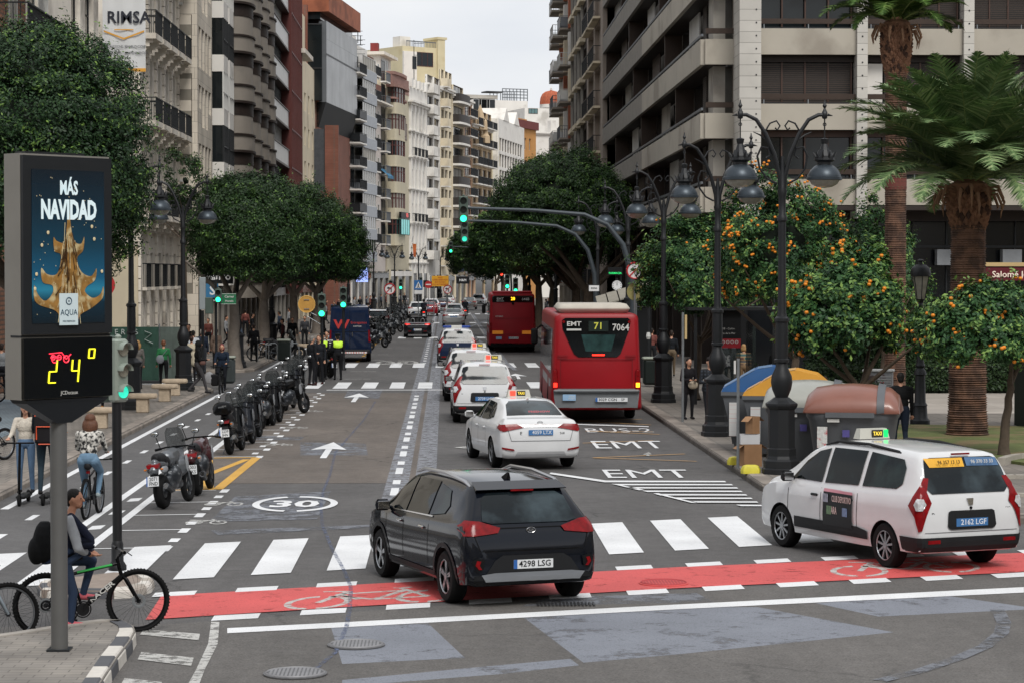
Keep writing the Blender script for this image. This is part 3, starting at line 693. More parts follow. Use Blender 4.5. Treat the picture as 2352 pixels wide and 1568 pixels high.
# chamfer
c,CL=building('chamfer_tmp','x',(-19.3,112.4),(-15.1,116.4),27,.31,STONE);
hs=[(1.4,3.6,.2,3.0)]+[(1.7,3.1,z,z+h) for z,h in rows]
facade(c,0,CL,0,5.5,hs[:1],CREAM,name='corner_base'); facade(c,0,CL,5.5,27,hs[1:],STONE,name='corner_wall')
for h in hs[1:]: window(c,h[0],h[2],h[1]-h[0],h[3]-h[2],fm=FRD,nx=2,nz=2)
mb=MB(); mb.box(1.4,3.6,.22,.28,.2,3.0); mb.build('gate_back',SHOPD,c)
mb=MB()
for i in range(12): mb.box(1.45+i*.19,1.475+i*.19,.1,.125,.2,2.9)
for i in range(5): mb.torus((1.7+i*.42,.11,1.9),.17,.014,'y',14,4)
for i in range(5): mb.torus((1.7+i*.42,.11,1.2),.17,.014,'y',14,4)
mb.build('iron_gate',RAILD,c)
mb=MB(); mb.torus((2.5,-.05,2.2),1.25,.16,'y',12,6,0,PI); mb.build('door_arch',CREAM,c)
for k in snapshot(c)[1]:
 o=k[0]; mw=Matrix.Translation(c.location)@Matrix.Rotation(c.rotation_euler.z,4,'Z')@Matrix.Translation(o.location); pr=Matrix.Translation(r.location)@Matrix.Rotation(r.rotation_euler.z,4,'Z')
 ml=pr.inverted()@mw; o.parent=r; o.location=ml.translation; o.rotation_euler=ml.to_euler()
bpy.data.objects.remove(c)
# ---------- L2
r,LL=building('stone_apartment_building','tall cream stone block with open loggias on its end and tall narrow window groups',(-13.8,132.0),(-13.8,140.3),30,10,STONE2,back=.34)
hs=[]
for k in range(8):
 z=2.0+3.28*k+.6;
 for i in range(4): hs.append((.7+1.85*i,2.0+1.85*i,z+1.0 if i in(0,3) and k%2 else z,z+2.3))
facade(r,0,LL,0,30,hs,STONE2)
for h in hs: window(r,h[0],h[2],h[1]-h[0],h[3]-h[2],fm=FRW if rnd.random()<.4 else FRD,nx=2,y=.15)
# end face toward us with loggias: a second facade turned 90 degrees
mb=MB(); holes=[]
e=thing('tmp','x','x'); lh=[(.25,1.05,3.0+3.28*k,5.45+3.28*k) for k in range(8)]
facade(e,0,1.35,0,30,lh,STONE2,depth=.8,name='loggia_wall')
for h in lh:
 MB().box(h[0],h[1],.1,.2,h[2],h[2]+1.0).build('loggia_panel',FRB,e); MB().box(h[0],h[1],.79,.85,h[2],h[3]).build('loggia_back',PANEC,e)
 MB().cbox((.45,-.12,h[2]-.25),(.2,.2,.14)).build('wall_lamp',FRW,e)
def adopt(e,loc,rz,root):
 pr=Matrix.Translation(root.location)@Matrix.Rotation(root.rotation_euler.z,4,'Z')
 for k in snapshot(e)[1]:
  o=k[0]; ml=pr.inverted()@Matrix.Translation(loc)@Matrix.Rotation(rz,4,'Z')@Matrix.Translation(o.location); o.parent=root; o.location=ml.translation; o.rotation_euler=ml.to_euler()
 bpy.data.objects.remove(e)
adopt(e,(-15.15,131.98,0),0,r)
shopfront(r,.4,LL-.2,3.6,y=-.3,n=2,pil=STONE2,sign=SHOPD)
# ---------- L3
r,LL=building('bay_window_building','narrow light grey building with boxy projecting bay windows between cream and taupe neighbours',(-13.95,140.3),(-13.9,148),29,10,GREYC)
facade(r,0,LL,0,29,[],GREYC)
for k in range(8):
 z=3.4+3.2*k
 for x in (1.0,4.6):
  o=MB().box(x,x+2.5,-.75,-.002,z,z+1.0).build('bay_panel',WHITEB,r)
  o=MB().box(x+.05,x+2.45,-.7,-.004,z+1.002,z+3.18).build('bay_glazing',PANE,r); mb=MB()
  for q in (x,x+.8,x+1.6,x+2.42): mb.box(q,q+.08,-.77,-.7,z+1.0,z+3.2)
  mb.box(x,x+2.5,-.77,-.7,z+1.9,z+1.97); mb.box(x-.02,x+.05,-.7,-.66,z+1,z+3.2).build('bay_frame',FRW if k%2 else FRD,r)
shopfront(r,.2,LL-.2,3.3,y=-.4,n=2,pil=GREYC)
# ---------- L4 rounded balconies
r,LL=building('rounded_balcony_building','dark taupe concrete block with stacked rounded balconies and black ledges',(-13.6,148),(-13.5,171.5),31,10,TAUPE)
facade(r,0,LL,0,31,[],TAUPE)
for i,cx in enumerate((2.7,8.7,14.7,20.6)):
 for k in range(9):
  z=2.6+3.1*k; prof=[]
  def ringpts(rr,zl): return [(cx+2.7*rr*math.cos(a),-1.45*(rr if rr>1 else rr)*abs(math.sin(a))**.8,zl) for a in [PI+PI*t/14 for t in range(15)]]
  mb=MB(); mb.rings([ringpts(1,z),ringpts(1,z+1.02)],close=True); mb.rings([ringpts(.93,z+1.02),ringpts(.93,z+2.2)]); mb.build('balcony_drum',TAUPE,r,smooth=30)
  mb=MB(); mb.rings([ringpts(1.05,z+.93),ringpts(1.05,z+1.04)]); mb.rings([ringpts(.95,z+2.2),ringpts(.95,z+2.95)]); mb.rings([ringpts(1.06,z+2.95),ringpts(1.06,z+3.1)]); mb.build('ledge',DBROWN,r,smooth=30)
shopfront(r,.3,LL-.3,2.5,y=-.4,n=6,pil=TAUPE)
# ---------- L5 brown steel and glass with fins
r,LL=building('glass_office_building','dark brown glass block with white spandrel bands and red brown vertical fins',(-13.3,171.5),(-13.2,203),34,10,DBROWN)
WP=mat('spandrel_white','b5b3ae',.35,0,.18,scale=1.5,spec=.6)
facade(r,0,LL,0,34,[],DBROWN,y=.1)
for k in range(10):
 z=3.4+3.1*k
 MB().box(.4,17.5,-.75,-.6,z,z+1.25).build('spandrel_panel',WP,r)
 mb=MB(); mb.box(0,17.8,-.8,.1,z-.15,z-.002).box(0,17.8,-.82,-.74,z+1.25,z+1.33); mb.build('slab_edge',BROWNM,r)
 MB().box(.2,LL-.2,-.1,.05,z+1.35,z+2.9).build('glazing',PANE,r)
 mb=MB()
 for i in range(28): mb.box(.3+i*.62,.3+i*.62+(.1 if i%2 else .16),-.2,-.1,z+1.3,z+2.95)
 mb.build('mullion',FRD if k%3 else FRW,r)
 mb=MB()
 for i in range(9): mb.box(18.2+1.45*i,18.9+1.45*i,-.22,-.1,z+.1,z+.8)
 mb.build('spandrel_panel',WP,r)
for i in range(10): MB().box(17.9+1.45*i,18.05+1.45*i,-1.0,-.2,2.5,34).build('fin',REDBR,r)
for k in range(10): MB().box(17.9,LL,-.98,-.9,3.3+3.1*k,3.42+3.1*k).build('fin_rail',REDBR,r)
shopfront(r,.3,LL-.3,3.2,y=-.4,n=7,pil=GREYC,sign=FRW)
# ---------- L6 cream with ledge
r,LL=building('cream_apartment_building','cream rendered block with a thin projecting roof slab and small square windows',(-13.3,203),(-12.6,231),zz(128,212),10,CREAM)
hs=gridholes(2,6,4.2,1.5,[3.4+3.15*k for k in range(6)],1.7)
facade(r,0,LL,0,zz(128,212),hs,CREAM)
for h in hs: window(r,h[0],h[2],h[1]-h[0],h[3]-h[2],fm=FRB,nx=2)
MB().box(-.8,7.5,-1.4,9,zz(134,206),zz(124,206)).build('roof_slab',STONE,r)
MB().box(.5,LL,.8,9,zz(128,212),zz(8,215)).build('attic',CREAM,r)
for i in range(3): window(r,3+4*i,zz(95,212),1.4,2.0,y=.7,fm=FRB)
for k in range(6): cornice(r,0,6,5.6+3.15*k,STONE,.25,.15,name='sill_band')
shopfront(r,.3,LL-.3,3.2,y=-.4,n=6,pil=CREAM,sign=SHOPD)
# ---------- L7 brick and glass box
Y7=230
r,LL=building('brick_office_building','red brick office with a ribbed metal box, black glass underside and rust coloured roof slab',(-12.3,Y7),(-10.0,249.5),zz(60,Y7),12,BRICKR,back=.0)
x0,_=XZ(712,0,Y7);
A7=r.location;
def boxW(name,x0,x1,y0,y1,z0,z1,m,root):
 "box given in world axes, parented to a turned root"
 M=(Matrix.Translation(root.location)@Matrix.Rotation(root.rotation_euler.z,4,'Z')).inverted(); return MB().box(x0,x1,y0,y1,z0,z1,M=M).build(name,m,root)
MB().box(-.3,LL+.2,-1.1,8,29.6,31.6).build('roof_slab',RUST,r); MB().box(0,LL,-.2,7,28.9,29.59).build('attic_glazing',PANE,r)
boxW('end_glazing',-13.3,-11.9,229.0,229.9,zz(235,Y7),zz(60,Y7),PANE,r)
RIB=brickmat('ribbed_metal','a4a6a8','969899','6f7275',.3,9,.03,.4,offset=0,axes=(0,2),stain=.25,sscale=.4)
u=MB(); u.box(.3,LL,-.75,.0,20.85,28.75); u.build('ribbed_cladding',RIB,r); MB().box(0,LL,-.77,-.76,zz(150,240),zz(146,240)).build('joint',FRD,r)
mb=MB(); za,zb_=20.85,18.4; mb.add([(0,-.75,za-.01),(LL,-.75,za-.01),(LL,.2,za-.01),(0,.2,za-.01),(0,-.02,zb_),(LL,-.02,zb_),(LL,.2,zb_),(0,.2,zb_)],[(0,1,5,4),(4,5,6,7),(0,4,7,3),(1,2,6,5)]); mb.build('soffit_glass',mat('soffit_dark','17191b',.6),r)
boxW('lower_glazing',-13.2,-11.6,228.6,228.98,zz(440,Y7),zz(300,Y7),mat('glass_grey','4a4d52',.2,0,.2),r)
boxW('brick_pier',-11.6,-10.3,228.3,229.4,0,zz(292,Y7),BRICKR,r); boxW('brick_pier',-14.2,-13.25,228,229.2,0,zz(20,Y7),BRICKR,r)
for py in (60,160): boxW('frame_bar',-13.3,-11.9,228.93,228.99,zz(py+3,Y7),zz(py,Y7),FRD,r)
mb=MB()
for i in range(5): mb.tube([(P(806+6*i,60,235).x,235,zz(88,235)),(P(806+6*i,60,235).x,235,zz(40+8*i,235))],.05,5)
# ---------- L8 grey-blue balconies
def rel(px0,Y0,px1,Y1): return P(px0,600,Y0).xy,P(px1,600,Y1).xy
BAYW=mat('bay_bluegrey','a7abb0',.8,0,.1)
A,B=(-10.3,250),(-8.6,262); r,LL=building('balcony_apartment_building','white block with blue-grey bays and railed balconies on every floor beside the ribbed metal box',A,B,zz(105,255),10,WHITEB)
FH=3.05; z8=[zz(520,252)+FH*k*.93 for k in range(8)]
facade(r,0,LL,0,zz(105,255),[],WHITEB)
zs=[zz(p,251) for p in (485,433,363,314,264,218,192)]
for z in [zz(593-53.0*k,251) for k in range(9)]:
 MB().box(3.5,LL,-1.1,-.002,z-.4,z+.75).build('bay_panel',BAYW,r); window(r,3.6,z+.76,LL-3.8,1.4,y=-1.0,fm=FRW,nx=6)
 window(r,.4,z+.2,2.9,1.9,y=-.1,fm=FRD,pm=PANE,nx=2); balcony(r,-.9,z-.1,4.3,1.5,1.0,sm=WHITEB,rm=RAILD,kind='panel' if z%2<1 else 'bars')
MB().box(1,8,.5,5,zz(105,255),zz(82,255)).build('roof_house',WHITEB,r); window(r,2,zz(170,255),1.2,1.6,y=-.05,fm=FRB); window(r,5,zz(165,255),1.2,1.6,y=-.05,fm=FRD)
mb=MB()
for px,py0,py1 in ((808,90,40),(822,100,62),(828,105,82),(700,0,0)):
 p0=P(px,py0,253);p1=P(px,py1,253)
 if px>750:
  mb.tube([tuple(p0),tuple(p1)],.05,5)
  for k in range(4): mb.box(p1.x-.5,p1.x+.5,p1.y-.02,p1.y+.02,p1.z-.5-.5*k,p1.z-.45-.5*k)
o=mb.build('antenna',FRD); tag(o,'bare dark television antennas on the white roof left of the pink brick tower','antenna')
shopfront(r,.2,LL-.2,4.4,y=-.4,n=3,pil=WHITEB,sign=RUST)
# ---------- L8b with brown panels, railings
A,B=(-8.6,262),(-6.9,273.5); r,LL=building('brown_balcony_building','narrow pale block with brick red attic, brown recesses and blue awnings',A,B,zz(196,268),10,mat('stucco_pinkgrey','c9bfb7',.9,0,.1))
facade(r,0,LL,0,zz(196,268),[],mat('stucco_pinkgrey','c9bfb7'))
MB().box(0,LL,-.05,.05,zz(235,268),zz(196,268)).build('brick_attic',BRICKR,r)
MB().box(-.2,LL+.3,-.9,.3,zz(240,268),zz(236,268)).build('eave',STONE,r)
for k in range(8):
 z=zz(559-54*k,266); MB().box(.1,3.2,-.15,-.01,z-.9,z+2.1).build('recess_panel',mat('recess_brown','6b4636',.8),r)
 balcony(r,-.4,z,3.6,1.0,1.0,sm=WHITEB,rm=RAILD); window(r,4.4,z,1.0,1.8,y=-.04,fm=FRW,nx=1); window(r,6.4,z,1.0,1.8,y=-.04,fm=FRW,nx=1)
 window(r,8.6,z,2.4,2.4,y=-.1,fm=FRD,nx=3,pm=PANE); balcony(r,8.4,z,2.8,.7,1.0,sm=WHITEB,rm=RAILG,kind='bars')
mb=MB(); z=zz(405,270)
for i in range(3): mb.add([(7.0+1.3*i,-.02,z+.9),(8.2+1.3*i,-.02,z+.9),(8.2+1.3*i,-1.1,z),(7.0+1.3*i,-1.1,z),(7.0+1.3*i,-1.1,z-.3),(8.2+1.3*i,-1.1,z-.3)],[(0,1,2,3),(3,2,5,4)])
mb.build('awning',mat('awning_blue','2c6f93',.7,0,.1),r)
shopfront(r,.2,LL-.2,4.4,y=-.4,n=3,pil=GREYC,sign=SHOPD)
# ---------- L9 rounded bow tower
A,B=(-6.75,273.6),(-4.4,288); Z9=zz(170,276)
r,LL=building('bow_window_building','beige corner tower with rounded bow windows under a curved pink brick top storey',A,B,Z9,10,CREAM)
OLIVE=mat('stucco_olive','c0b7a0',.9,0,.1,scale=.5)
def bow(cx,hw,p,z): return [(cx+hw*max(-1,min(1,1.12*math.cos(a))),-p*abs(math.sin(a))**.45-.002,z) for a in [PI+PI*t/16 for t in range(17)]]
facade(r,0,LL,0,Z9,[],OLIVE)
bz=[zz(538-60.5*k,273) for k in range(6)]
for i,z in enumerate(bz):
 for cx,hw in ((3.5,3.0),):
  mb=MB(); mb.rings([bow(cx,hw,1.3,z-1.25),bow(cx,hw,1.3,z)]); mb.rings([bow(cx,hw*1.03,1.36,z-1.32),bow(cx,hw*1.03,1.36,z-1.2)]); mb.build('bow_parapet',OLIVE,r,smooth=30)
  mb=MB(); mb.rings([bow(cx,hw*.97,1.22,z+.002),bow(cx,hw*.97,1.22,z+1.75)]); mb.build('bow_glazing',(PANE,PANEB,PANEC)[i%3],r,smooth=30)
  mb=MB();
  for t in range(1,16,2): q=bow(cx,hw*.985,1.25,0)[t]; mb.box(q[0]-.07,q[0]+.07,q[1]-.05,q[1]+.07,z,z+1.75)
  mb.rings([bow(cx,hw*.985,1.25,z+1.1),bow(cx,hw*.985,1.25,z+1.2)]); mb.build('bow_frame',FRM,r)
 window(r,9.3,z-.1,1.5,1.9,y=-.05,fm=FRM,nx=2)
 MB().box(8.4,8.8,-.4,0,z-2,z+1.7).build('pilaster',OLIVE,r)
zt=bz[-1]+1.75
mb=MB(); mb.rings([bow(4,4.2,1.0,zt+.002),bow(4,4.2,1.0,Z9-.3)]); mb.build('brick_top',PINKBR,r,smooth=30)
mb=MB(); mb.rings([bow(4.2,4.6,1.5,zt),bow(4.2,4.6,1.5,zt+.35)]); mb.rings([bow(4.2,4.4,1.2,zz(232,276)),bow(4.2,4.4,1.2,zz(228,276))]); mb.rings([bow(4.2,4.4,1.2,Z9-.35),bow(4.2,4.4,1.2,Z9)]); mb.build('curved_cornice',PINKBR,r,smooth=30)
o=MB().box(8.4,LL,-.02,.02,zt,Z9).build('brick_side',PINKBR,r)
for x,w_ in ((1.6,4.2),(9.5,1.2),(12,1.2)): window(r,x,zz(313,276),w_,2.0,y=-1.2 if x<3 else -.05,fm=FRM,nx=4 if w_>2 else 1)
window(r,1.5,zz(313,276),4.3,2.2,y=-1.25,fm=FRM,nx=4)
MB().box(1,8,1,6,Z9,zz(135,278)).build('penthouse',WHITEB,r); window(r,2,Z9+.4,4,1.3,y=.9,fm=FRW,nx=4,pm=PANE)
MB().box(.2,9,.3,7,zz(135,278),zz(128,278)).build('penthouse_roof',STONE,r)
o=MB().cbox((3.2,2,zz(118,278)),(.9,.9,1.4)).build('chimney',mat('red_chimney','7e2f2c',.8),r)
shopfront(r,.2,LL-.2,4.6,y=-.4,n=3,pil=OLIVE,sign=WHITEB)
# lit clinic window and ground floor
z=zz(545,272); window(r,.7,z+.3,5.6,1.9,y=-1.6,fm=FRD,nx=4,pm=mat('lit_screen','6fb5b2',.4,emit=.35,var=.35,scale=2)); MB().box(.6,6.4,-1.62,-1.35,z+2.25,z+2.95).build('fascia_sign',BLACK,r)
mb=MB(); text_into(mb,'VITA',.65,Matrix.Translation((4.3,-1.65,z+2.6))@FACE_CAM,.03); mb.build('sign_lettering',mat('red_neon','d4504a',.4,emit=.8,var=0),r)
# yellow block on top and behind
Ay,By=P(925,600,334).xy,P(1012,600,338).xy; r,LL=building('yellow_tower','tall yellow rendered tower block with two dark ribbon windows and a roof railing',Ay,By,zz(108,334),14,YELB,back=0)
hh=[(6.2*LL/9,8.6*LL/9*.93,0,0)]
for py,h in ((152,2.0),(263,1.3)): window(r,LL*.36,zz(py,334),LL*.44,h,y=-.06,fm=FRM,pm=PANE,nx=3)
MB().box(0,LL*.34,-.35,-.01,0,zz(120,334)).build('side_wing',WHITEB,r); window(r,LL*.22,zz(160,334),.7,1.8,y=-.4,fm=FRD,nx=1,pm=PANE)
MB().box(LL*.9,LL+.6,-.3,3,0,zz(84,334)).build('end_pier',YELB,r); MB().box(LL*.88,LL+.9,-.4,3.1,zz(88,334),zz(84,334)+.1).build('pier_cap',YELB,r)
mb=MB(); mb.box(LL*.1,LL*.88,-.02,.02,zz(97,334),zz(95,334)+.02)
for i in range(20): mb.box(LL*.1+i*LL*.04,LL*.1+i*LL*.04+.05,-.02,.02,zz(108,334),zz(96,334))
mb.build('roof_railing',RAILG,r); MB().cbox((LL*.3,3,zz(100,334)),(1.8,1.8,2.2)).build('water_tank',WHITEB,r)
mb=MB(); q=P(951,250,330); mb.tube([(q.x,q.y,zz(240,330)),(q.x,q.y,zz(95,330))],.06,5)
for py,w_ in ((103,1.4),(130,1.0)): mb.box(q.x,q.x+w_,q.y-.03,q.y+.03,zz(py,330),zz(py,330)+.06)
o=mb.build('antenna',FRD); tag(o,'single thin aerial mast rising beside the yellow tower','antenna')
# ---------- L10 white ornate
A,B=(-4.3,288),(-2.35,298); Z=zz(205,291); r,LL=building('white_ornate_building','narrow white neoclassical house with pilasters, black balconies and a castellated parapet',A,B,Z,9,WHITEB)
hs=[]; zr=[zz(p,291) for p in (300,360,432,510,600)]; shopfront(r,.3,LL-.3,4.2,n=3,pil=WHITEB,y=-.35)
for z in zr: hs+=[(1.0+2.2*i,2.0+2.2*i,z,z+2.2) for i in range(4)]
facade(r,0,LL,0,Z,hs,WHITEB)
for h in hs: window(r,h[0],h[2],1.0,2.2,fm=FRW,nx=2,nz=2)
for z in zr[1:4:2]:
 for i in range(4): balcony(r,.75+2.2*i,z,1.5,.5,1.0,sm=WHITEB)
for z in zr: cornice(r,0,LL,z-.45,WHITEB,.3,.3)
for i in range(5): MB().box(.15+2.2*i,.6+2.2*i,-.2,-.01,3,Z-2).build('pilaster',WHITEB,r)
cornice(r,0,LL,zz(245,291),WHITEB,.6,.5)
for i in range(5): MB().box(.1+2.2*i,.9+2.2*i,-.3,.3,Z,Z+1.0).build('finial',WHITEB,r)
# ---------- L11.. L14 generic loggia blocks
def loggia(name,label,A,B,zt,m,nfl,fy,fp,ncol=2,fm=FRB,slab=WHITEB,solid=True,curved=False,railm=RAILD):
 r,LL=building(name,label,A,B,zt,9,m); hs=[]; Ym=(A[1]+B[1])/2
 nfl+=2; fy+=2*fp; zs=[zz(fy-fp*k,Ym) for k in range(nfl)]; cw_=LL/ncol; shopfront(r,.2,LL-.2,4.0,y=-.35,n=2,pil=m,sign=SHOPD)
 for z in zs:
  for i in range(ncol): hs.append((i*cw_+.5,(i+1)*cw_-.5,z,z+2.2))
 facade(r,0,LL,0,zt,hs,m)
 for i,h in enumerate(hs):
  window(r,h[0],h[2],h[1]-h[0],2.2,fm=fm,nx=3)
  if i%ncol==0 or not solid:
   if curved:
    mb=MB(); c0=h[0]+(h[1]-h[0])/2; hw=(h[1]-h[0])/2+.4
    mb.rings([bow(c0,hw,1.3,h[2]-.3),bow(c0,hw,1.3,h[2]-.02)]); o=mb.build('balcony',slab,r,smooth=30)
    mb=MB(); mb.rings([bow(c0,hw*.97,1.25,h[2]),bow(c0,hw*.97,1.25,h[2]+1.0)]); mb.build('railing',railm,o,smooth=30)
   else: balcony(r,h[0]-.3,h[2],h[1]-h[0]+.6,.9,1.0,sm=slab,kind='solid' if solid else 'bars',solidm=m if solid else None,rm=railm)
 cornice(r,0,LL,zt-.5,slab,.4,.5); return r,LL
loggia('white_loggia_building','white block with stacked solid balcony fronts and brown windows between ornate and beige facades',(-2.3,298),(-.6,307),zz(195,300),WHITEB,7,500,47,2)
loggia('beige_apartment_building','slim beige block stepping forward under the yellow tower, plain with narrow windows',(-.55,307),(1.0,315),zz(205,311),CREAM,8,520,45,3,fm=FRD)
loggia('round_balcony_building','pale block with dark rounded balconies and an overhanging roof slab',(1.05,315),(2.6,323),zz(222,318),CREAM,7,520,47,1,curved=True,solid=False,railm=mat('dark_solid_rail','3b3735',.6))
loggia('peach_apartment_building','slim peach coloured block with a projecting brown eave',(2.65,323),(3.8,329),zz(232,326),PEACH,7,540,45,1,fm=FRM,solid=False)
r,LL=loggia('ornate_stone_building','carved sandstone building with spired gables and small iron balconies',(3.85,329),(6.85,344),zz(292,336),mat('sandstone','b8a284',.9,0,.15,scale=.6),5,470,44,4,fm=FRB,solid=False)
mb=MB()
for px,py0,py1,wd in ((1103,300,242,1.6),(1096,345,300,1.0),(1115,330,285,1.0),(1090,350,320,.6)):
 q=P(px,300,334); M=(Matrix.Translation(r.location)@Matrix.Rotation(r.rotation_euler.z,4,'Z')).inverted()
 mb.lathe([(wd*.75,0),(wd*.7,(py0-py1)*.35*334/F),(wd*.45,(py0-py1)*.45*334/F),(wd*.3,(py0-py1)*.7*334/F),(.05,(py0-py1)*334/F)],6,M=M@Matrix.Translation((q.x,q.y,zz(py0,334))))
mb.build('gable_spire',mat('sandstone','b8a284'),r)
# ---------- L16 yellow side, white striped block
A,B=P(1112,600,346).xy,P(1148,600,350).xy; r,LL=building('yellow_side_building','plain pale yellow side wall below the white rooftops',A,B,zz(286,350),12,YELB,back=0)
A,B=P(1145,600,348).xy,P(1204,600,372).xy; r,LL=building('white_strip_window_building','white modern building with long strip windows and pointed pediments, seen at an angle',A,B,zz(285,360),9,WHITEB); hs=[]
for k in range(6):
 z=zz(325+36*k,358); hs+=[(.8+2.45*i,2.9+2.45*i,z-1.9,z) for i in range(int((LL-1)/2.45))]
facade(r,0,LL,0,zz(285,360),hs,WHITEB)
for h in hs: window(r,h[0],h[2],h[1]-h[0],h[3]-h[2],fm=FRB,nx=2)
for u_ in (.28,.68):
 mb=MB(); x=LL*u_; z=zz(285,360); mb.add([(x-2.6,-.1,z),(x+2.6,-.1,z),(x,-.1,z+2.0),(x-2.6,4,z),(x+2.6,4,z),(x,4,z+2.0)],[(0,1,2),(3,5,4),(0,2,5,3),(1,4,5,2),(0,3,4,1)]); mb.build('pediment',WHITEB,r)
A,B=P(1188,600,376).xy,P(1231,600,385).xy; r,LL=building('orange_building','orange rendered house with a dark red roof beyond the white strip windowed block',A,B,zz(297,380),9,ORANGEB);
hs=[(1.2+2.4*i,2.2+2.4*i,z,z+1.9) for i in range(4 if LL>10 else 3) for z in (zz(345,380),zz(395,380))]; hs=[h for h in hs if h[1]<LL-.3]; facade(r,0,LL,0,zz(297,380),hs,ORANGEB)
for h in hs: window(r,h[0],h[2],1.0,1.9,fm=FRW)
MB().box(-.4,LL+.3,-.4,8,zz(297,380),zz(279,380)).build('roof',mat('roof_maroon','6e3430',.8,0,.2),r); MB().box(0,LL*.45,-.2,8,zz(279,380),zz(276,380)).build('parapet',ORANGEB,r)
# ---------- far white blocks
A,B=P(1084,600,420).xy,P(1212,600,424).xy; r,LL=building('white_far_block','large white block on the skyline with a metal roof frame',A,B,zz(232,422),14,WHITEB,back=0)
for i in range(2): window(r,LL*(.02+.1*i),zz(262,420),3.2,2.6,y=-.07,fm=FRW,pm=PANE,nx=2)
M0=MB();
for i in range(8): x=LL*(.55+.45*i/7); M0.box(x,x+.12,.2,.32,zz(232,422),zz(206-.3*i,422)); M0.box(x,x+.12,6,6.12,zz(232,422),zz(206,422))
for py in (206,212,219,226): M0.box(LL*.55,LL+.1,.2,.3,zz(py,422),zz(py,422)+.15)
M0.build('roof_frame',RAILG,r); MB().box(-1,LL*.5,1,8,zz(228,422),zz(220,422)).build('roof_parapet',GREYC,r); MB().box(LL*.28,LL*.58,.5,3,zz(214,422),zz(211,422)).build('solar_panels',FRD,r)
A,B=P(1205,600,410).xy,P(1290,600,412).xy; r,LL=building('white_terrace_building','white stepped building with planted roof terraces below the domed church',A,B,zz(250,411),10,WHITEB,back=0)
window(r,LL*.1,zz(262,410),LL*.25,.9,y=-.07,fm=FRD,pm=mat('pane_teal','5d7b7c',.2),nx=3)
A2,B2=P(1230,600,400).xy,P(1290,600,402).xy; r,LL=building('white_classical_building','low white classical building with a plant covered balustrade under the dome',A2,B2,zz(308,401),8,WHITEB,back=0);
for i in range(4): window(r,LL*.5+i*1.6,zz(350,401),1.0,2.2,y=-.07,fm=FRW,nx=1)
cornice(r,0,LL,zz(312,401),WHITEB,.5,.5); MB().box(LL*.55,LL*.75,-.3,1,zz(308,401),zz(278,401)).build('pediment',WHITEB,r)
# dome church
q=P(1266,300,460); k=460/F
r=thing('church_tower','white bell tower capped with an orange ribbed tile dome and cross','tower',(q.x,q.y,0))
mb=MB(); mb.lathe([(2.0,0),(2.0,zz(310,460)),(2.2,zz(309,460)),(2.2,zz(303,460)),(1.95,zz(302,460)),(1.95,zz(252,460)),(2.3,zz(250,460)),(2.3,zz(242,460))],16); mb.build('drum',WHITEB,r,smooth=35)
mb=MB(); H=[(2.15,242),(2.13,236),(2.0,226),(1.65,218),(1.1,213),(.3,210.5),(.12,208)]
mb.lathe([(a,zz(b,460)) for a,b in H],24); mb.build('dome',ROOFT,r,smooth=35)
mb=MB();
for i in range(12):
 a=2*PI*i/12; mb.tube([((rr+.04)*math.cos(a),(rr+.04)*math.sin(a),zz(b,460)) for rr,b in H[:-1]],.07,5)
mb.build('dome_rib',mat('dome_rib','bd6a48',.8),r)
mb=MB(); mb.lathe([(.25,zz(209,460)),(.3,zz(207,460)),(.1,zz(206,460)),(.22,zz(204,460)),(.05,zz(202,460)),(.02,zz(198,460))],8); mb.build('finial',WHITEB,r)
for i in range(8):
 a=2*PI*i/8+.3; window(r,0,0,1.0,2.6,y=0,fm=FRW,pm=PANEC,nx=1).location=(2.0*math.cos(a)-.5*abs(math.sin(a)),2.0*math.sin(a)-.1,zz(290,460))
# ================================================================ right-hand side
# R1 street face: long solid balcony bands
XR=10.62; r,LL=building('corner_apartment_building','large modern corner block with beige balcony bands, brown louvres and white tiled columns',(XR+1.1,158.5),(XR+1.1,97.7),30,30,TAUPE,z0=6.7)
GRAN=mat('balcony_roughcast','8f8a82',.9,0,.15,scale=2,bump=.6,bscale=30)
zb=[6.67+3.06*k for k in range(8)]
for k,z in enumerate(zb):
 x1=LL-.0
 MB().box(0,LL*.52,-1.1,-.92,z,z+1.05).build('balcony_band',GRAN,r); MB().box(LL*.52+.01,LL,-1.1,-.92,z,z+1.05).build('balcony_band',BAND,r)
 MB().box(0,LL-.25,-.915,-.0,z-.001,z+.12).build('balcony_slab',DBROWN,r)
 MB().box(0,LL,-1.07,-.98,z+1.18,z+1.28).build('rail',RAILG,r); mb=MB()
 for i in range(40): mb.box(.7+i*1.5,.74+i*1.5,-1.05,-1.0,z+1.051,z+1.179)
 mb.build('rail_post',RAILG,r)
 # windows, louvres and dark recesses behind the bands
 x=.6; j=k
 while x<LL-7:
  wd=(4.5,5.5,3.2,6.2)[j%4]; kind=j%4
  if kind in (0,2):
   mb=MB(); n=int(wd/.55)
   for i in range(n): mb.box(x+i*.55,x+i*.55+.4,-.32,-.26,z+1.06,z+3.04)
   mb.build('louvre_panel',(GREYC,BROWNM,FRW)[(k+j)%3],r)
  elif kind==1: window(r,x,z+1.0,wd-.3,1.95,y=-.12,fm=FRD if k%2 else FRB,pm=PANE,nx=5)
  else:
   MB().box(x,x+.25,-.9,-.05,z+1.06,z+3.05).build('divider_wall',BROWNM,r); MB().box(x+.4,x+wd,-.05,-.01,z+.3,z+3.0).build('recess_glass',PANE,r)
  x+=wd; j+=1
 # corner end: dark recess then louvres
 for i in range(2): MB().box(LL-6.5+i*1.9,LL-5.1+i*1.9,-.28,-.2,z+1.06,z+3.04).build('shutter',SHUT,r)
 MB().box(LL-2.3,LL-.6,-.5,-.0,z+.12,z+3.05).build('side_wall',GREYC,r)
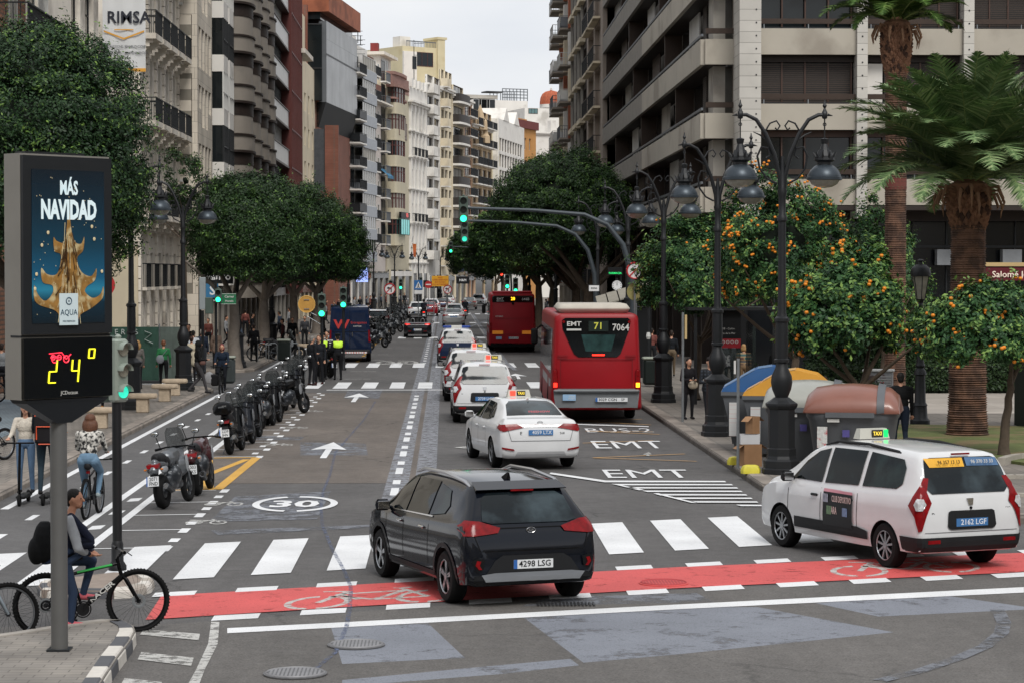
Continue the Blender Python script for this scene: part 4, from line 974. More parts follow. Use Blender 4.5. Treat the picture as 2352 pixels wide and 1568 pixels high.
# ground floor of the street face
MB().box(0,LL,.6,.9,0,6.7).build('shop_glazing',mat('shop_matte','0d0e10',.5),r)
for i in range(14): MB().box(1+i*4.4,1.5+i*4.4,-.3,.2,0,6.68).build('ground_pillar',DBROWN,r)
# end toward the camera: corner balconies, column, bays (local frame of root: x runs to the camera, so use world boxes)
Yf=96.0
for k,z in enumerate(zb):
 boxW('balcony_band',XR+.18,12.02,97.5,97.72,z,z+1.05,BAND,r); boxW('handrail',XR+.2,12.0,97.52,97.66,z+1.28,z+1.5,BROWNM,r)
 boxW('recess_back',11.75,12.2,98.6,98.7,z+.15,z+3.05,PANEC,r)
COLS=((11.98,12.86),(16.82,17.25),(21.2,21.62),(25.6,26.0))
for i,(a,b) in enumerate(COLS):
 o=boxW('tiled_column',a,b,95.9-(.35 if i==0 else .15),97.6,6.4 if i else 5.2,30,TILEW,r)
 mb=MB()
 for kk in range(44): mb.disc(((a+b)/2 if i else b-.2,95.9-(.36 if i==0 else .16),6.9+kk*.53),.035,'y',6,.02)
 M=(Matrix.Translation(r.location)@Matrix.Rotation(r.rotation_euler.z,4,'Z')).inverted(); mb.v=[tuple(M@Vector(v)) for v in mb.v]; mb.build('column_stud',FRD,r)
zf=[6.93+3.07*k for k in range(8)]
for bi,(a,b) in enumerate(((12.87,16.81),(17.26,21.19),(21.63,25.59))):
 boxW('inner_wall',a,b,97.3,97.5,6.3,30,DBROWN,r)
 for k,z in enumerate(zf):
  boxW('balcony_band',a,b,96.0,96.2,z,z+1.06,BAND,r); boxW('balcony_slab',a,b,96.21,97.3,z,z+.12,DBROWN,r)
  boxW('handrail',a,b,96.0,96.12,z+1.25,z+1.46,BROWNM,r); boxW('rail_gap_bar',a,b,96.03,96.08,z+1.09,z+1.12,FRD,r)
  for q in (.15,1.97,3.75): boxW('rail_post',a+q,a+q+.04,96.02,96.07,z+1.061,z+1.25,STEEL,r)
  n=4 if bi==0 else 5
  closed=((bi,k) in ((0,1),(0,4),(1,2),(2,1),(1,3),(2,3),(1,1),(2,2),(0,6)))
  for i in range(n):
   xa=a+.06+i*(b-a-.12)/n; xb=xa+(b-a-.12)/n-.07
   if bi==1 and k==1 and i==4: continue
   if bi==1 and k==1 and i==0: boxW('plain_panel',xa,xb,96.6,96.68,z+1.0,z+2.75,WHITEB,r); continue
   if closed: boxW('louvre_shutter',xa,xb,96.6,96.66,z+1.06,z+2.78,SHUT,r)
   else: boxW('window_pane',xa,xb,96.75,96.8,z+1.06,z+2.9,PANE,r)
   boxW('frame_post',xb+.005,xb+.065,96.55,96.72,z+.2,z+3.0,FRB,r)
  boxW('lintel',a,b,96.5,97.2,z+2.8,z+3.06,DBROWN if k%2 else FRB,r)
# sign for sale, air conditioners
boxW('notice_board',14.2,14.9,96.4,96.45,15.45,15.9,FRD,r)
mb=MB(); text_into(mb,'SE VENDE',.14,Matrix.Translation((14.55,96.38,15.78))@FACE_CAM,.015); text_into(mb,'655 824 815',.13,Matrix.Translation((14.55,96.38,15.58))@FACE_CAM,.015)
M=(Matrix.Translation(r.location)@Matrix.Rotation(r.rotation_euler.z,4,'Z')).inverted(); mb.v=[tuple(M@Vector(v)) for v in mb.v]; mb.build('notice_lettering',FRW,r)
p=P(2182,225,96.4); ac=boxW('air_conditioner',p.x-.45,p.x+.45,96.3,96.6,z_:=zf[1]+1.0,z_+.62,FRW,r)
# ground floor dark glazing with frames and the maroon shop sign
boxW('ground_glazing',12.0,26,98.2,98.4,0,6.9,SHOPD,r)
for i in range(10): boxW('glazing_frame',12.3+1.45*i,12.36+1.45*i,98.1,98.19,0,6.9,FRD,r)
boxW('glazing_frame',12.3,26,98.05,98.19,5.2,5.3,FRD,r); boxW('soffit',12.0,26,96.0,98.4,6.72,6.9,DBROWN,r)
SGN=boxW('shop_sign',21.9,26,95.6,95.9,zz(645,95.8),zz(615,95.8),mat('sign_maroon','5c1220',.4,0,.1),r); boxW('sign_backing',21.9,26,95.7,95.9,zz(612,95.8),zz(603,95.8),OCHRE,r)
mb=MB(); text_into(mb,'Salomé Joyas',.36,Matrix.Translation((23.35,95.58,zz(631,95.8)))@FACE_CAM,.01,sx=1.05); mb.v=[tuple(M@Vector(v)) for v in mb.v]; mb.build('sign_lettering',mat('sign_cream','d8c9b8',.5,emit=.25,var=0),r)
for px in (2170,2320):
 p=P(px,590,97.9); boxW('air_conditioner',p.x-.4,p.x+.4,97.5,98.0,p.z-.35,p.z+.3,mat('unit_grey','8a8d90',.6),r)
# R2 cream framed balconies
r,LL=building('cream_frame_building','cream framed apartment block with deep shadowed balconies next to the beige banded corner block',(XR,176),(XR,158.6),34,14,mat('stucco_sand','a3968a',.9,0,.1))
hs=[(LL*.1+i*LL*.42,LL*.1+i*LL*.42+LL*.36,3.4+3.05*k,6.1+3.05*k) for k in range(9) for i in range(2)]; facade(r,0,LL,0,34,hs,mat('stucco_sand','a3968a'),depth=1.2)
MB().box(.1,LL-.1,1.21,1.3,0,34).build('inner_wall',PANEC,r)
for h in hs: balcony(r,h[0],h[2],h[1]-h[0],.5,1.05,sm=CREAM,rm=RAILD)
# R3 dark facade with cream slabs
r,LL=building('dark_panel_building','dark brown panelled block crossed by short cream slabs beside the cream framed block',(XR-.05,194),(XR,176.1),35,14,DBROWN)
for k in range(9):
 for i in range(3): MB().box(LL*.02+i*LL*.33,LL*.26+i*LL*.33,-.45,-.01,3.3+3.05*k+.0*i,3.65+3.05*k).build('slab_edge',CREAM,r)
 for i in range(4): window(r,LL*.04+i*LL*.25,3.8+3.05*k,LL*.18,2.1,y=.18,fm=FRB if i%2 else FRD,nx=2)
facade(r,0,LL,0,35,[(LL*.04+i*LL*.25,LL*.22+i*LL*.25,3.8+3.05*k,5.9+3.05*k) for k in range(9) for i in range(4)],mat('panel_dark','3d3633',.7,0,.2))
for i in range(4): MB().box(LL*.25*i,LL*.25*i+.25,-.2,-.01,0,35).build('pier',GREYC,r)
# R4 with plant-laden balconies
r,LL=building('plant_balcony_building','farthest right block with protruding glass balconies full of plants against the sky',(XR-.1,216),(XR,194.1),36,14,GREYC)
facade(r,0,LL,0,36,[],GREYC); PLM=leafmat('plant_leaf','2d3c22','4d5f34')
for k in range(10):
 for i in range(3):
  o=balcony(r,.8+i*7,3.3+3.05*k,4.6,1.0+.25*(i%2),1.0,sm=TAUPE,rm=FRW if (i+k)%3 else RAILG,kind='panel' if (i+k)%2 else 'bars'); window(r,1.2+i*7,3.4+3.05*k,3.6,2.1,y=-.05,fm=FRB,nx=3)
  MB().box(5.6+i*7,6.4+i*7,-.35,-.01,3.2+3.05*k,5.9+3.05*k).build('shade_panel',(RUST,CREAM,WHITEB)[(i+k)%3],r)
# ---------- unseen blocks added behind and beside the viewpoint to block sky and darken reflections
for nm,A,B,z in (('unseen_city_block',(34,-34),(-34,-40),24),('unseen_city_block',(-34,-40),(-46,30),22),('unseen_city_block',(52,60),(44,-34),22)):
 r,LL=building(nm,None,A,B,z,12,CREAM,cat=None); facade(r,0,LL,0,z,gridholes(2,int(LL/3.6)-1,3.6,1.6,[4.6+3.3*k for k in range(5)],2.1)+gridholes(2,int(LL/3.6)-1,3.6,2.6,[.2],3.2),CREAM)
 MB().box(.2,LL-.2,.24,.31,0,z-.3).build('glazing',PANE,r); r['kind']='structure'
 for c_ in r.children: c_['kind']='structure'
# ================================================================ trees, palms, hedges
BARK=mat('bark','55493d',.9,0,.3,scale=6,bump=.8,bscale=18); BARKG=mat('bark_grey','7a7168',.9,0,.25,scale=5,bump=.6,bscale=14)
FIC=leafmat('ficus_leaf','122216','2a4723','73923e'); FICD=leafmat('ficus_leaf_far','142613','29431e','5f7e36')
ORL=leafmat('orange_leaf','1a3720','3a5f33','7f9c4c'); HDG=leafmat('hedge_leaf','182716','2c4222','4c6230')
ORN=mat('orange_fruit','e58a1c',.45,0,.15,scale=3,bump=.3,bscale=60); LEAFIN=mat('leaf_inner_shade','131d12',.8,0,.3,scale=3)  # inner leaf colour darkened to paint the shade inside foliage
def leaves_np(cent,nrm,size,asp=.45,jit=.6,seed=0,up=.35):
 """diamond leaves at cent, lying across nrm with scatter"""
 rs=np.random.RandomState(seed); n=len(cent)
 N_=nrm+rs.normal(0,jit,(n,3)); N_[:,2]+=up; N_/=np.linalg.norm(N_,axis=1)[:,None]+1e-9
 T=rs.normal(0,1,(n,3)); T-=N_*(T*N_).sum(1)[:,None]; T/=np.linalg.norm(T,axis=1)[:,None]+1e-9
 B=np.cross(N_,T); s=size*rs.uniform(.65,1.35,(n,1))
 V=np.stack([cent-T*s*.5,cent+B*s*asp*.5-T*s*.05,cent+T*s*.5-N_*s*.12,cent-B*s*asp*.5-T*s*.05],1).reshape(-1,3)
 return V,np.arange(4*n).reshape(-1,4)
_cl={}
def crown_mesh(name,rad,nclump,per,leaf,m,seed=0,crad=.42,lump=.16,bottom=-.55,extra=None,asp=.45,inner=.72,shoots=0):
 rs=np.random.RandomState(seed); D=rs.normal(0,1,(nclump*3,3)); D/=np.linalg.norm(D,axis=1)[:,None]; D=D[D[:,2]>bottom][:nclump]
 fr=rs.normal(0,1,(6,3))*2.2; ph=rs.uniform(0,6.28,6)
 def rr(d): return 1+lump*sum(np.sin(d@fr[i]+ph[i]) for i in range(6))/2.2
 R_=rr(D)*rs.choice([1,.97,.9,.8,.65],len(D),p=[.34,.28,.2,.12,.06]); C=D*R_[:,None]*np.array(rad)
 if extra is not None: C=np.vstack([C,extra]); D=np.vstack([D,extra/np.linalg.norm(extra,axis=1)[:,None]])
 nc=len(C); cs=crad*rs.uniform(.6,1.35,nc); _cl[seed]=(C,D,cs)
 O=rs.normal(0,1,(nc,per,3)); O/=np.linalg.norm(O,axis=2)[:,:,None]; O*=rs.uniform(.35,1,(nc,per,1))**.6; O[:,:,2]*=.75
 Pt=(C[:,None,:]+O*cs[:,None,None]).reshape(-1,3); Nn=(O*.7+D[:,None,:]*.7).reshape(-1,3)
 tint=np.clip(rs.normal(.38,.16,len(Pt))+np.repeat(rs.normal(0,.1,nc),per),0,.8)
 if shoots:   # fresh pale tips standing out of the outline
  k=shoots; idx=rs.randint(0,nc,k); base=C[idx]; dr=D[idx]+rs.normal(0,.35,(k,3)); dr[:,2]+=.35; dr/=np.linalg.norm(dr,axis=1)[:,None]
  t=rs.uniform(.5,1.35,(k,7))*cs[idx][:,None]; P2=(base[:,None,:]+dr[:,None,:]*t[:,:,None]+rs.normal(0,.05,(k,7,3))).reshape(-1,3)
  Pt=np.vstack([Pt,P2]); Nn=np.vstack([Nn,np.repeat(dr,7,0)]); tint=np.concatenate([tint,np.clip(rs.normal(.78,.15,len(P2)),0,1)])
 V,Fq=leaves_np(Pt,Nn,leaf,asp,.55,seed+1)
 n0=len(V)
 # leafy core, inner shade put into its dark colour; keeps the crown solid
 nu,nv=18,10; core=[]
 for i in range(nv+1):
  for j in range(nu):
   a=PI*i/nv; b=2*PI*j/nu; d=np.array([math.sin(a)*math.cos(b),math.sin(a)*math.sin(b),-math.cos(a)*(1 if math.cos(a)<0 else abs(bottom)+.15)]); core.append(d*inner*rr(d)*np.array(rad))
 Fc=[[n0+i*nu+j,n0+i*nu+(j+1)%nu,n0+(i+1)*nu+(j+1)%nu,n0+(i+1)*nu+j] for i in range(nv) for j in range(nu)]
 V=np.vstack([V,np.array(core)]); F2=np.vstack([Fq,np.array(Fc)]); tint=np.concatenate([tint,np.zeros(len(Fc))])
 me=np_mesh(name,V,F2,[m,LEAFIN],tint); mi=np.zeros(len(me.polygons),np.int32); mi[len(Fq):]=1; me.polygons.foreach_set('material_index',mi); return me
def trunk_mb(h,r0,r1,limbs,seed=0,lean=(0,0)):
 rs=random.Random(seed); mb=MB(); pts=[];rr=[]
 for i in range(9):
  t=i/8; pts.append((lean[0]*t+rs.uniform(-.03,.03),lean[1]*t+rs.uniform(-.03,.03),h*t)); rr.append((r0*(1.35-.35*min(1,t*6)) if t<.2 else r0)*(1-t)+r1*t)
 mb.tube(pts,rr,10)
 for (a,el,l) in limbs:
  p=Vector((lean[0]*.92,lean[1]*.92,h*.9)); q=[p]; rl=[r1*.8]
  for i in range(1,6):
   t=i/5; p=p+Vector((math.cos(a)*math.cos(el),math.sin(a)*math.cos(el),math.sin(el)))*l/5+Vector((rs.uniform(-.06,.06),rs.uniform(-.06,.06),.05)); q.append(p); rl.append(r1*.8*(1-.8*t))
  mb.tube(q,rl,6)
 return mb
def tree(name,label,cat,x,y,h,r0,crown,cz,group=None,limbs=5,seed=0,lean=(0,0),bark=BARK,off=(0,0),z=.14):
 t=thing(name,label,cat,(x,y,z),0,group)
 rs=random.Random(seed); trunk_mb(h,r0,r0*.6,[(rs.uniform(0,6.28),rs.uniform(.5,1.1),(cz-h)*.9+.8) for i in range(limbs)],seed,lean).build('trunk',bark,t,smooth=60)
 link_mesh('crown',crown,t,(off[0],off[1],cz-z)); return t
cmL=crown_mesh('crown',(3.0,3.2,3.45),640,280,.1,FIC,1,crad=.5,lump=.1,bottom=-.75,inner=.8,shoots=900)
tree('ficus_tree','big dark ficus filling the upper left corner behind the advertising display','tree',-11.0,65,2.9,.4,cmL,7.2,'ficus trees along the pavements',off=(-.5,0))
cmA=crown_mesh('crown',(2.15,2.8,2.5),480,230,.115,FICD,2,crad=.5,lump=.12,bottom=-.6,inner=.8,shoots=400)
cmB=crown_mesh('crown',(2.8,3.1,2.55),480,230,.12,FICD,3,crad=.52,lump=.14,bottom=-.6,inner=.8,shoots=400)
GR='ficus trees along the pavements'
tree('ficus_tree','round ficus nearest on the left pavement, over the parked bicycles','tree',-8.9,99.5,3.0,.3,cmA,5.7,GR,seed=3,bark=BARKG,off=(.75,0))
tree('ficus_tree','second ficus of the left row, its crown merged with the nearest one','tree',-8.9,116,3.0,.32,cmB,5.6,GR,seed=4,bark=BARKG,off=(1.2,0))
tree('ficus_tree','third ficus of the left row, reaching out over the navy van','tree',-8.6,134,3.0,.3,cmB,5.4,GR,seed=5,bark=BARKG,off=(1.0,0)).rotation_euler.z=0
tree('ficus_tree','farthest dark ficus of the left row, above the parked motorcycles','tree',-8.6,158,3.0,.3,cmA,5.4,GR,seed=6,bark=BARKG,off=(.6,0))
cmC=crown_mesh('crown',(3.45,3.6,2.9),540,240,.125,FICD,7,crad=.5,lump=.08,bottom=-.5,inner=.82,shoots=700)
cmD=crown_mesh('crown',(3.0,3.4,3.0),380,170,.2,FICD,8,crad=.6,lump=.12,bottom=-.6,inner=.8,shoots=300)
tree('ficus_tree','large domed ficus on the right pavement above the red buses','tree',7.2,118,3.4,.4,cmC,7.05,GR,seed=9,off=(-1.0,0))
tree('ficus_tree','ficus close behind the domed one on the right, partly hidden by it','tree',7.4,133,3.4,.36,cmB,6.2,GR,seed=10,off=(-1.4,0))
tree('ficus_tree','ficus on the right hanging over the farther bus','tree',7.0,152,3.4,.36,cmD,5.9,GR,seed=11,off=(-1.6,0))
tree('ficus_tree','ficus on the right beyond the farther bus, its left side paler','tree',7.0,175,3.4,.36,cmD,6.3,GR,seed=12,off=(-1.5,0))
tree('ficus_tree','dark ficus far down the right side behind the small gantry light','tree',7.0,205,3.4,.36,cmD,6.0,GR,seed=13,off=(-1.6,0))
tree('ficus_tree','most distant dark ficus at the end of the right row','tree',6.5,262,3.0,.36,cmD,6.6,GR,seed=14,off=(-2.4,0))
tree('ficus_tree','small dark tree in front of the far facades at the bend','tree',6.5,300,3.0,.3,cmD,6.2,GR,seed=15,off=(-2.6,0))
# orange trees
def fruit_mesh(rad,n,seed,r=.042,bottom=-.6,lo=None):
 rs=np.random.RandomState(seed); mb=MB(); k=0
 while k<n:
  C,D,cs=_cl[seed-1]; i=rs.randint(len(C)); d=D[i]+rs.normal(0,.4,3); d/=np.linalg.norm(d)
  m=rs.choice([1,1,2,3,4]); c=C[i]+d*cs[i]*rs.uniform(.75,1.1)
  for j in range(m):
   p=c+rs.normal(0,.06,3); mb.ell(tuple(p),(r,r,r*.95),7,5); k+=1
 return mb.mesh('oranges',ORN,smooth=60)
def orange_tree(label,x,y,h,cz,rad,nf,seed,dense=300,leaf=.11,off=(0,0),tr=.13,fr=.042):
 me=crown_mesh('crown',rad,dense,105,leaf,ORL,seed,crad=.31,lump=.26,bottom=-.65,asp=.5,inner=.5,shoots=420)
 t=tree('orange_tree',label,'tree',x,y,h,tr,me,cz,'orange trees in the park corner',seed=seed,lean=(.15,.1),off=off)
 f=link_mesh('fruit',fruit_mesh(rad,nf,seed+1,fr),t,(off[0],off[1],cz-.14)); f['kind']='stuff'; return t
orange_tree('orange tree laden with fruit behind the tall lamp post, tallest citrus tree',9.9,67,1.7,4.5,(1.85,1.75,1.8),560,21,340,off=(-.45,0),tr=.17)
orange_tree('leafy orange tree with few fruits beside the red bus, leaning over the pavement',7.9,74,2.0,4.15,(1.45,1.5,1.5),36,22,260,off=(-.1,0))
orange_tree('orange tree in front of the hedge with fruit hanging low, behind the brown bin',9.65,55,1.4,3.15,(1.25,1.15,1.15),130,23,240,off=(-.1,0),fr=.05,leaf=.12)
orange_tree('orange tree at the right edge with a gnarled trunk and clusters of fruit',12.1,50.5,1.7,2.85,(1.2,1.15,.62),150,24,230,off=(-.4,0),tr=.12,fr=.046,leaf=.11)
orange_tree('small bare-fruited orange tree between the two palms',14.2,76,2.0,3.9,(1.3,1.5,1.9),4,25,170)
orange_tree('dim orange tree far behind the second lamp post, hardly any fruit',11.5,82,2.2,4.3,(1.7,1.7,1.9),14,26,170)
# hedges
def hedge(label,x0,x1,y0,y1,h,n,seed,leaf=.1):
 rs=np.random.RandomState(seed); P_=np.empty((n,3));
 P_[:,0]=rs.uniform(x0,x1,n); P_[:,1]=rs.uniform(y0,y1,n); P_[:,2]=rs.uniform(.1,h,n)
 f=rs.randint(0,3,n); P_[f==0,1]=y0+rs.normal(0,.08,(f==0).sum()); P_[f==1,2]=h+rs.normal(0,.09,(f==1).sum()); k=f==2; P_[k,1]=y0+rs.normal(0,.12,k.sum())
 Nn=np.zeros((n,3)); Nn[:,1]=-1; Nn[f==1]=(0,0,1)
 V,Fq=leaves_np(P_,Nn,leaf,.5,.6,seed); tint=np.clip(rs.normal(.4,.18,n),0,1)
 t=thing('hedge',label,'hedge',(0,0,.14)); link_mesh('foliage',np_mesh('foliage',V,Fq,HDG,tint),t); MB().box(x0+.1,x1-.1,y0+.12,y1,0,h-.12).build('shade_core',LEAFIN,t); return t  # solid box core in the same painted inner shade
hedge('tall dark clipped hedge behind the utility cabinet and orange trees',12.3,26,79.2,80.5,2.3,26000,31,.14)
hedge('low trimmed hedge along the park path behind the walking man',12.0,26,77.9,78.9,1.0,14000,32,.11)
hedge('pale green shrub strip beside the bus stop kiosk',9.4,10.6,70.5,71.5,1.0,3000,33,.1)
hedge('low yellow green shrub behind the waste containers',9.2,11.8,62.5,63.8,.95,5000,35,.09)
hedge('dark bushy hedge by the gnarled trunk at the right edge',14.9,18,59.5,61.5,2.0,12000,34,.11)
# palms
PTR=mat('palm_trunk','6e5242',.95,0,.35,scale=5,bump=1,bscale=9,col2='4d3a30',c2s=3,c2t=.5); PSC=mat('palm_scale','84604a',.9,0,.35,scale=4,bump=.6,bscale=20); PSD=mat('palm_scale_dark','4a342a',.9,0,.3)
PF=leafmat('palm_frond','46603c','76905f','b3bd8d'); PFG=leafmat('palm_frond_green','2b4218','466328','7a9048'); DRY=mat('dry_frond','8a6a52',.9,0,.3); RACH=mat('rachis','7c8b52',.6,0,.15)
def frond(L_,up,az,droop,m=84,wd=.42,seed=0,twist=0):
 rs=np.random.RandomState(seed); pts=[]; p=np.array([math.cos(az)*.12,math.sin(az)*.12,0.]); el=up
 n=22
 for i in range(n+1):
  pts.append(p.copy()); el-=droop/n*(.4+1.2*i/n); p=p+np.array([math.cos(az)*math.cos(el),math.sin(az)*math.cos(el),math.sin(el)])*L_/n
 pts=np.array(pts); V=[];Fq=[];T=[]
 side=np.array([-math.sin(az),math.cos(az),0])
 for j in range(m):
  t=.1+.9*j/m; s=t*n; i=min(n-1,int(s)); q=pts[i]+(pts[i+1]-pts[i])*(s-i); tg=pts[i+1]-pts[i]; tg/=np.linalg.norm(tg)
  nn=np.cross(side,tg); l=wd*L_/3*1.6*math.sin(PI*min(1,(t*.93+.1)))**.7
  for sg in (-1,1):
   d=side*sg*.78+tg*.62+nn*rs.uniform(-.3,.05)+rs.normal(0,.06,3); d/=np.linalg.norm(d); d[2]-=.12
   w_=tg*.019*(1.3 if L_>2 else 1); b=len(V); e=q+d*l; mid=q+d*l*.5+np.array([0,0,.01])
   V+=[q-w_,q+w_,mid+w_,e,mid-w_*1.0]; Fq.append((b,b+1,b+2,b+3)); Fq.append((b,b+2,b+3,b+4)); tt=rs.uniform(.15,.85); T+=[tt,tt]
 return pts,V,Fq,T
def palm(label,x,y,h,r0,r1,fr,L_,seed,lm,pine=(1.0,1.35),band=None,skirt=0,ring=.055):
 t=thing('palm_tree',label,'palm tree',(x,y,.14),0,'palms in the park corner'); rs=random.Random(seed); mb=MB()
 prof=[]; n=int((h)/ring)
 for i in range(n):
  z=i*ring; f=z/h; r=r0*(1.12-.12*min(1,f*7))*(1-f)+r1*f
  prof+= [(r*rs.uniform(.95,1.0),z),(r*rs.uniform(1.02,1.08),z+ring*.55)]
 mb.lathe(prof,14); mb.build('trunk',PTR,t)
 # old leaf bases in a spiral under the crown
 mb=MB(); hp,k=pine; N_=int(150*hp)
 for i in range(N_):
  f=i/N_; a=i*2.39996; z=h-.1+hp*f; r=r1*(1+(k-1)*math.sin(min(1,f*1.5)*PI/2))
  mb.mi=0 if rs.random()<.75 else 1
  M=Matrix.Translation((r*.93*math.cos(a),r*.93*math.sin(a),z))@Matrix.Rotation(a,4,'Z')@Matrix.Rotation(R(62+18*rs.random()),4,'Y')
  s=.085*(r1/.35); mb.add([(0,-s,-s*.9),(0,s,-s*.9),(s*1.5,0,-s*.6),(-s*1.1,0,0),(s*.2,0,s*.8)],[(0,2,4),(2,1,4),(1,3,4),(3,0,4)],M)
 mb.lathe([(r1*.98,h-.15),(r1*1.0,h),(r1*k*.93,h+hp*.6),(r1*k*.85,h+hp),(r1*.5,h+hp*1.15)],12); mb.build('leaf_bases',[PSC,PSD],t)
 cz=h+hp
 for i in range(fr):
  f=i/fr; az=i*2.39996+seed; up=R(88-64*f**1.25+rs.uniform(-7,7)); dr=R(50+48*f+rs.uniform(-14,14)); l=L_*rs.uniform(.86,1.05)*(.8+.2*math.sin(PI*f))
  pts,V,Fq,T=frond(l,up,az,dr,seed=seed*100+i)
  o=link_mesh('frond',np_mesh('frond',np.array(V),np.array([list(f_) for f_ in Fq]),lm,np.array(T)),t,(0,0,cz));
  mb=MB(); mb.tube([tuple(p) for p in pts[::3]],[.03*(1-.8*q/7) for q in range(len(pts[::3]))],5); mb.build('stalk',RACH,o)
 mb=MB()
 for i in range(skirt):
  a=i*2.4; r=r1*1.15; p0=Vector((r*math.cos(a),r*math.sin(a),cz-.1-.1*(i%3))); q=[p0,p0+Vector((math.cos(a)*.25,math.sin(a)*.25,.05)),p0+Vector((math.cos(a)*.38,math.sin(a)*.38,-.25)),p0+Vector((math.cos(a)*.34,math.sin(a)*.34,-.3-.25*rs.random()))]
  mb.tube(q,[.02,.045,.035,.006],5)
 if skirt: mb.build('dry_leaf_base',DRY,t,smooth=50)
 if band: MB().lathe([(r0*1.08,band),(r0*1.08,band+.34)],16).build('painted_band',mat('band_red','6b3a33',.9),t)
 return t
palm('stout palm with a pineapple shaped head and full crown of blue green fronds',12.75,57,5.2,.46,.41,84,3.9,3,PF,(.95,1.3),None,18)
palm('taller palm reaching the upper edge, a dark red band round its trunk',13.85,72,10.2,.31,.33,46,2.9,5,PFG,(1.45,1.5),6.55,14)
for nm in ('palm_tree',): pass
# a spindly street tree against the cream facade
cmE=crown_mesh('crown',(1.2,1.2,1.5),60,60,.13,FICD,41,crad=.28,lump=.3,bottom=-.9,inner=.12,shoots=60)
tree('young_tree','thin young tree showing between the ornate house and the first ficus','tree',-11.4,104,6.0,.07,cmE,8.2,None,seed=42,limbs=6)
# ================================================================ street furniture
# ---- twin-arm iron lamps
LAMPG=mat('lamp_glass','8f8c80',.15,0,.25,scale=8,spec=.5); LSHADE=mat('lamp_shade','3c444b',.4,.5,.15)
def make_lamp():
 t=thing('street_lamp','x','street lamp',(0,0,0));
 def oct_(prof):
  mb=MB(); mb.lathe(prof,8); return mb
 oct_([(.4,0),(.4,.1),(.37,.12),(.37,.26),(.32,.3),(.3,.36),(.3,.5),(.275,.52),(.27,1.28),(.3,1.31),(.33,1.36),(.33,1.4),(.22,1.47),(.16,1.52)]).build('plinth',DARK,t)
 MB().lathe([(.12,1.5),(.14,1.56),(.19,1.68),(.215,1.82),(.2,1.95),(.13,2.1),(.11,2.2),(.15,2.22),(.15,2.27),(.12,2.29),(.13,2.5),(.125,3.0),(.15,3.02),(.15,3.08),(.1,3.12),(.085,3.2),(.075,5.0),(.1,5.02),(.1,5.1),(.07,5.15),(.075,5.5),(.1,5.6),(.06,5.7),(.05,6.1),(.03,6.3)],14).build('post',DARK,t,smooth=40)
 for s in (-1,1):
  mb=MB(); mb.tube([(s*.02,0,5.45),(s*.05,0,5.9),(s*.17,0,6.35),(s*.34,0,6.75),(s*.52,0,7.02),(s*.72,0,7.12),(s*.82,0,7.12)],[.05,.05,.045,.042,.04,.038,.036],8)
  mb.tube([(s*.1,0,5.75),(s*.3,0,5.85),(s*.45,0,6.05),(s*.5,0,6.3),(s*.42,0,6.48),(s*.28,0,6.46),(s*.24,0,6.32),(s*.32,0,6.26)],.022,6)
  mb.tube([(s*.14,0,6.3),(s*.28,0,6.6),(s*.45,0,6.72),(s*.58,0,6.78)],[.03,.022,.016,.008],6)
  mb.tube([(s*.35,0,6.78),(s*.25,0,6.95),(s*.12,0,7.0),(s*.05,0,6.9),(s*.1,0,6.82),(s*.15,0,6.86)],.018,6)
  mb.cbox((s*.84,0,7.12),(.1,.1,.16),bev=.02); mb.lathe([(.04,7.2),(.02,7.25),(.045,7.3),(.02,7.35),(.008,7.42)],8,(s*.84,0,0))
  mb.tube([(s*.9,0,7.12),(s*1.0,0,7.1)],[.03,.006],6); mb.build('arm',DARK,t,smooth=40)
  l=MB(); c=(s*.84,0,0)
  l.tube([(s*.84,0,7.04),(s*.84,0,6.65)],.014,6); l.torus((s*.84,0,6.93),.03,.01,'y',10,5); l.lathe([(.03,6.66),(.085,6.64),(.075,6.58),(.06,6.54),(.1,6.42),(.13,6.4)],8,c)
  lo=l.build('lantern_neck',DARK,t,smooth=30)
  l=MB(); l.lathe([(.12,6.42),(.17,6.3),(.2,6.29),(.21,6.22),(.15,6.18),(.15,6.1)],12,c)
  for k in range(10):
   a=2*PI*k/10; l.tube([(c[0]+.19*math.cos(a),.19*math.sin(a),6.28),(c[0]+.245*math.cos(a),.245*math.sin(a),6.38)],[.03,.008],4)
  l.build('lantern_crown',DARK,lo)
  l=MB(); l.lathe([(.12,6.14),(.2,6.1),(.28,6.02),(.325,5.93),(.33,5.89),(.35,5.88),(.35,5.83),(.33,5.82)],20,c); l.build('shade',LSHADE,lo,smooth=30)
  l=MB(); l.lathe([(.3,5.82),(.25,5.74),(.15,5.69),(.02,5.67)],18,c); l.build('glass_bowl',LAMPG,lo,smooth=60)
 return t
lamp0=make_lamp(); LS=snapshot(lamp0)
LG='twin arm iron street lamps'
lp=[(6.7,46.6,'nearest right-hand iron lamp, beside the waste containers'),(6.68,57.5,'second iron lamp on the right, next to the young man in a checked shirt'),(6.76,72.6,'third iron lamp on the right, level with the red bus numbered 7064'),
(6.7,86,'fourth iron lamp on the right, its lantern against the domed ficus'),(6.7,103,'slender fifth iron lamp on the right between the gantry posts'),
(-9.19,69.2,'iron lamp behind the near traffic light, its top hidden by the big ficus'),(-8.98,81,'iron lamp on the left by the man in a grey hoodie'),(-8.8,99.9,'iron lamp on the left beside the trunk of the first row ficus'),
(-8.9,121,'iron lamp in deep shade among the left row of trunks'),(-8.4,160,'iron lamp under the dark left crowns near the yellow round plate'),
(-8.4,205,'iron lamp in front of the brick office ground floor'),(-7.2,238,'iron lamp near the blue lit shop screen'),(-5.6,262,'iron lamp left of the crossing sign far down the street'),(-3.2,285,'iron lamp before the white ornate house'),(-.6,305,'iron lamp behind the yellow orange notice board'),(6.6,140,'iron lamp hidden in the right tree row near the first far bus'),(6.4,178,'farthest iron lamp in the right tree row')]
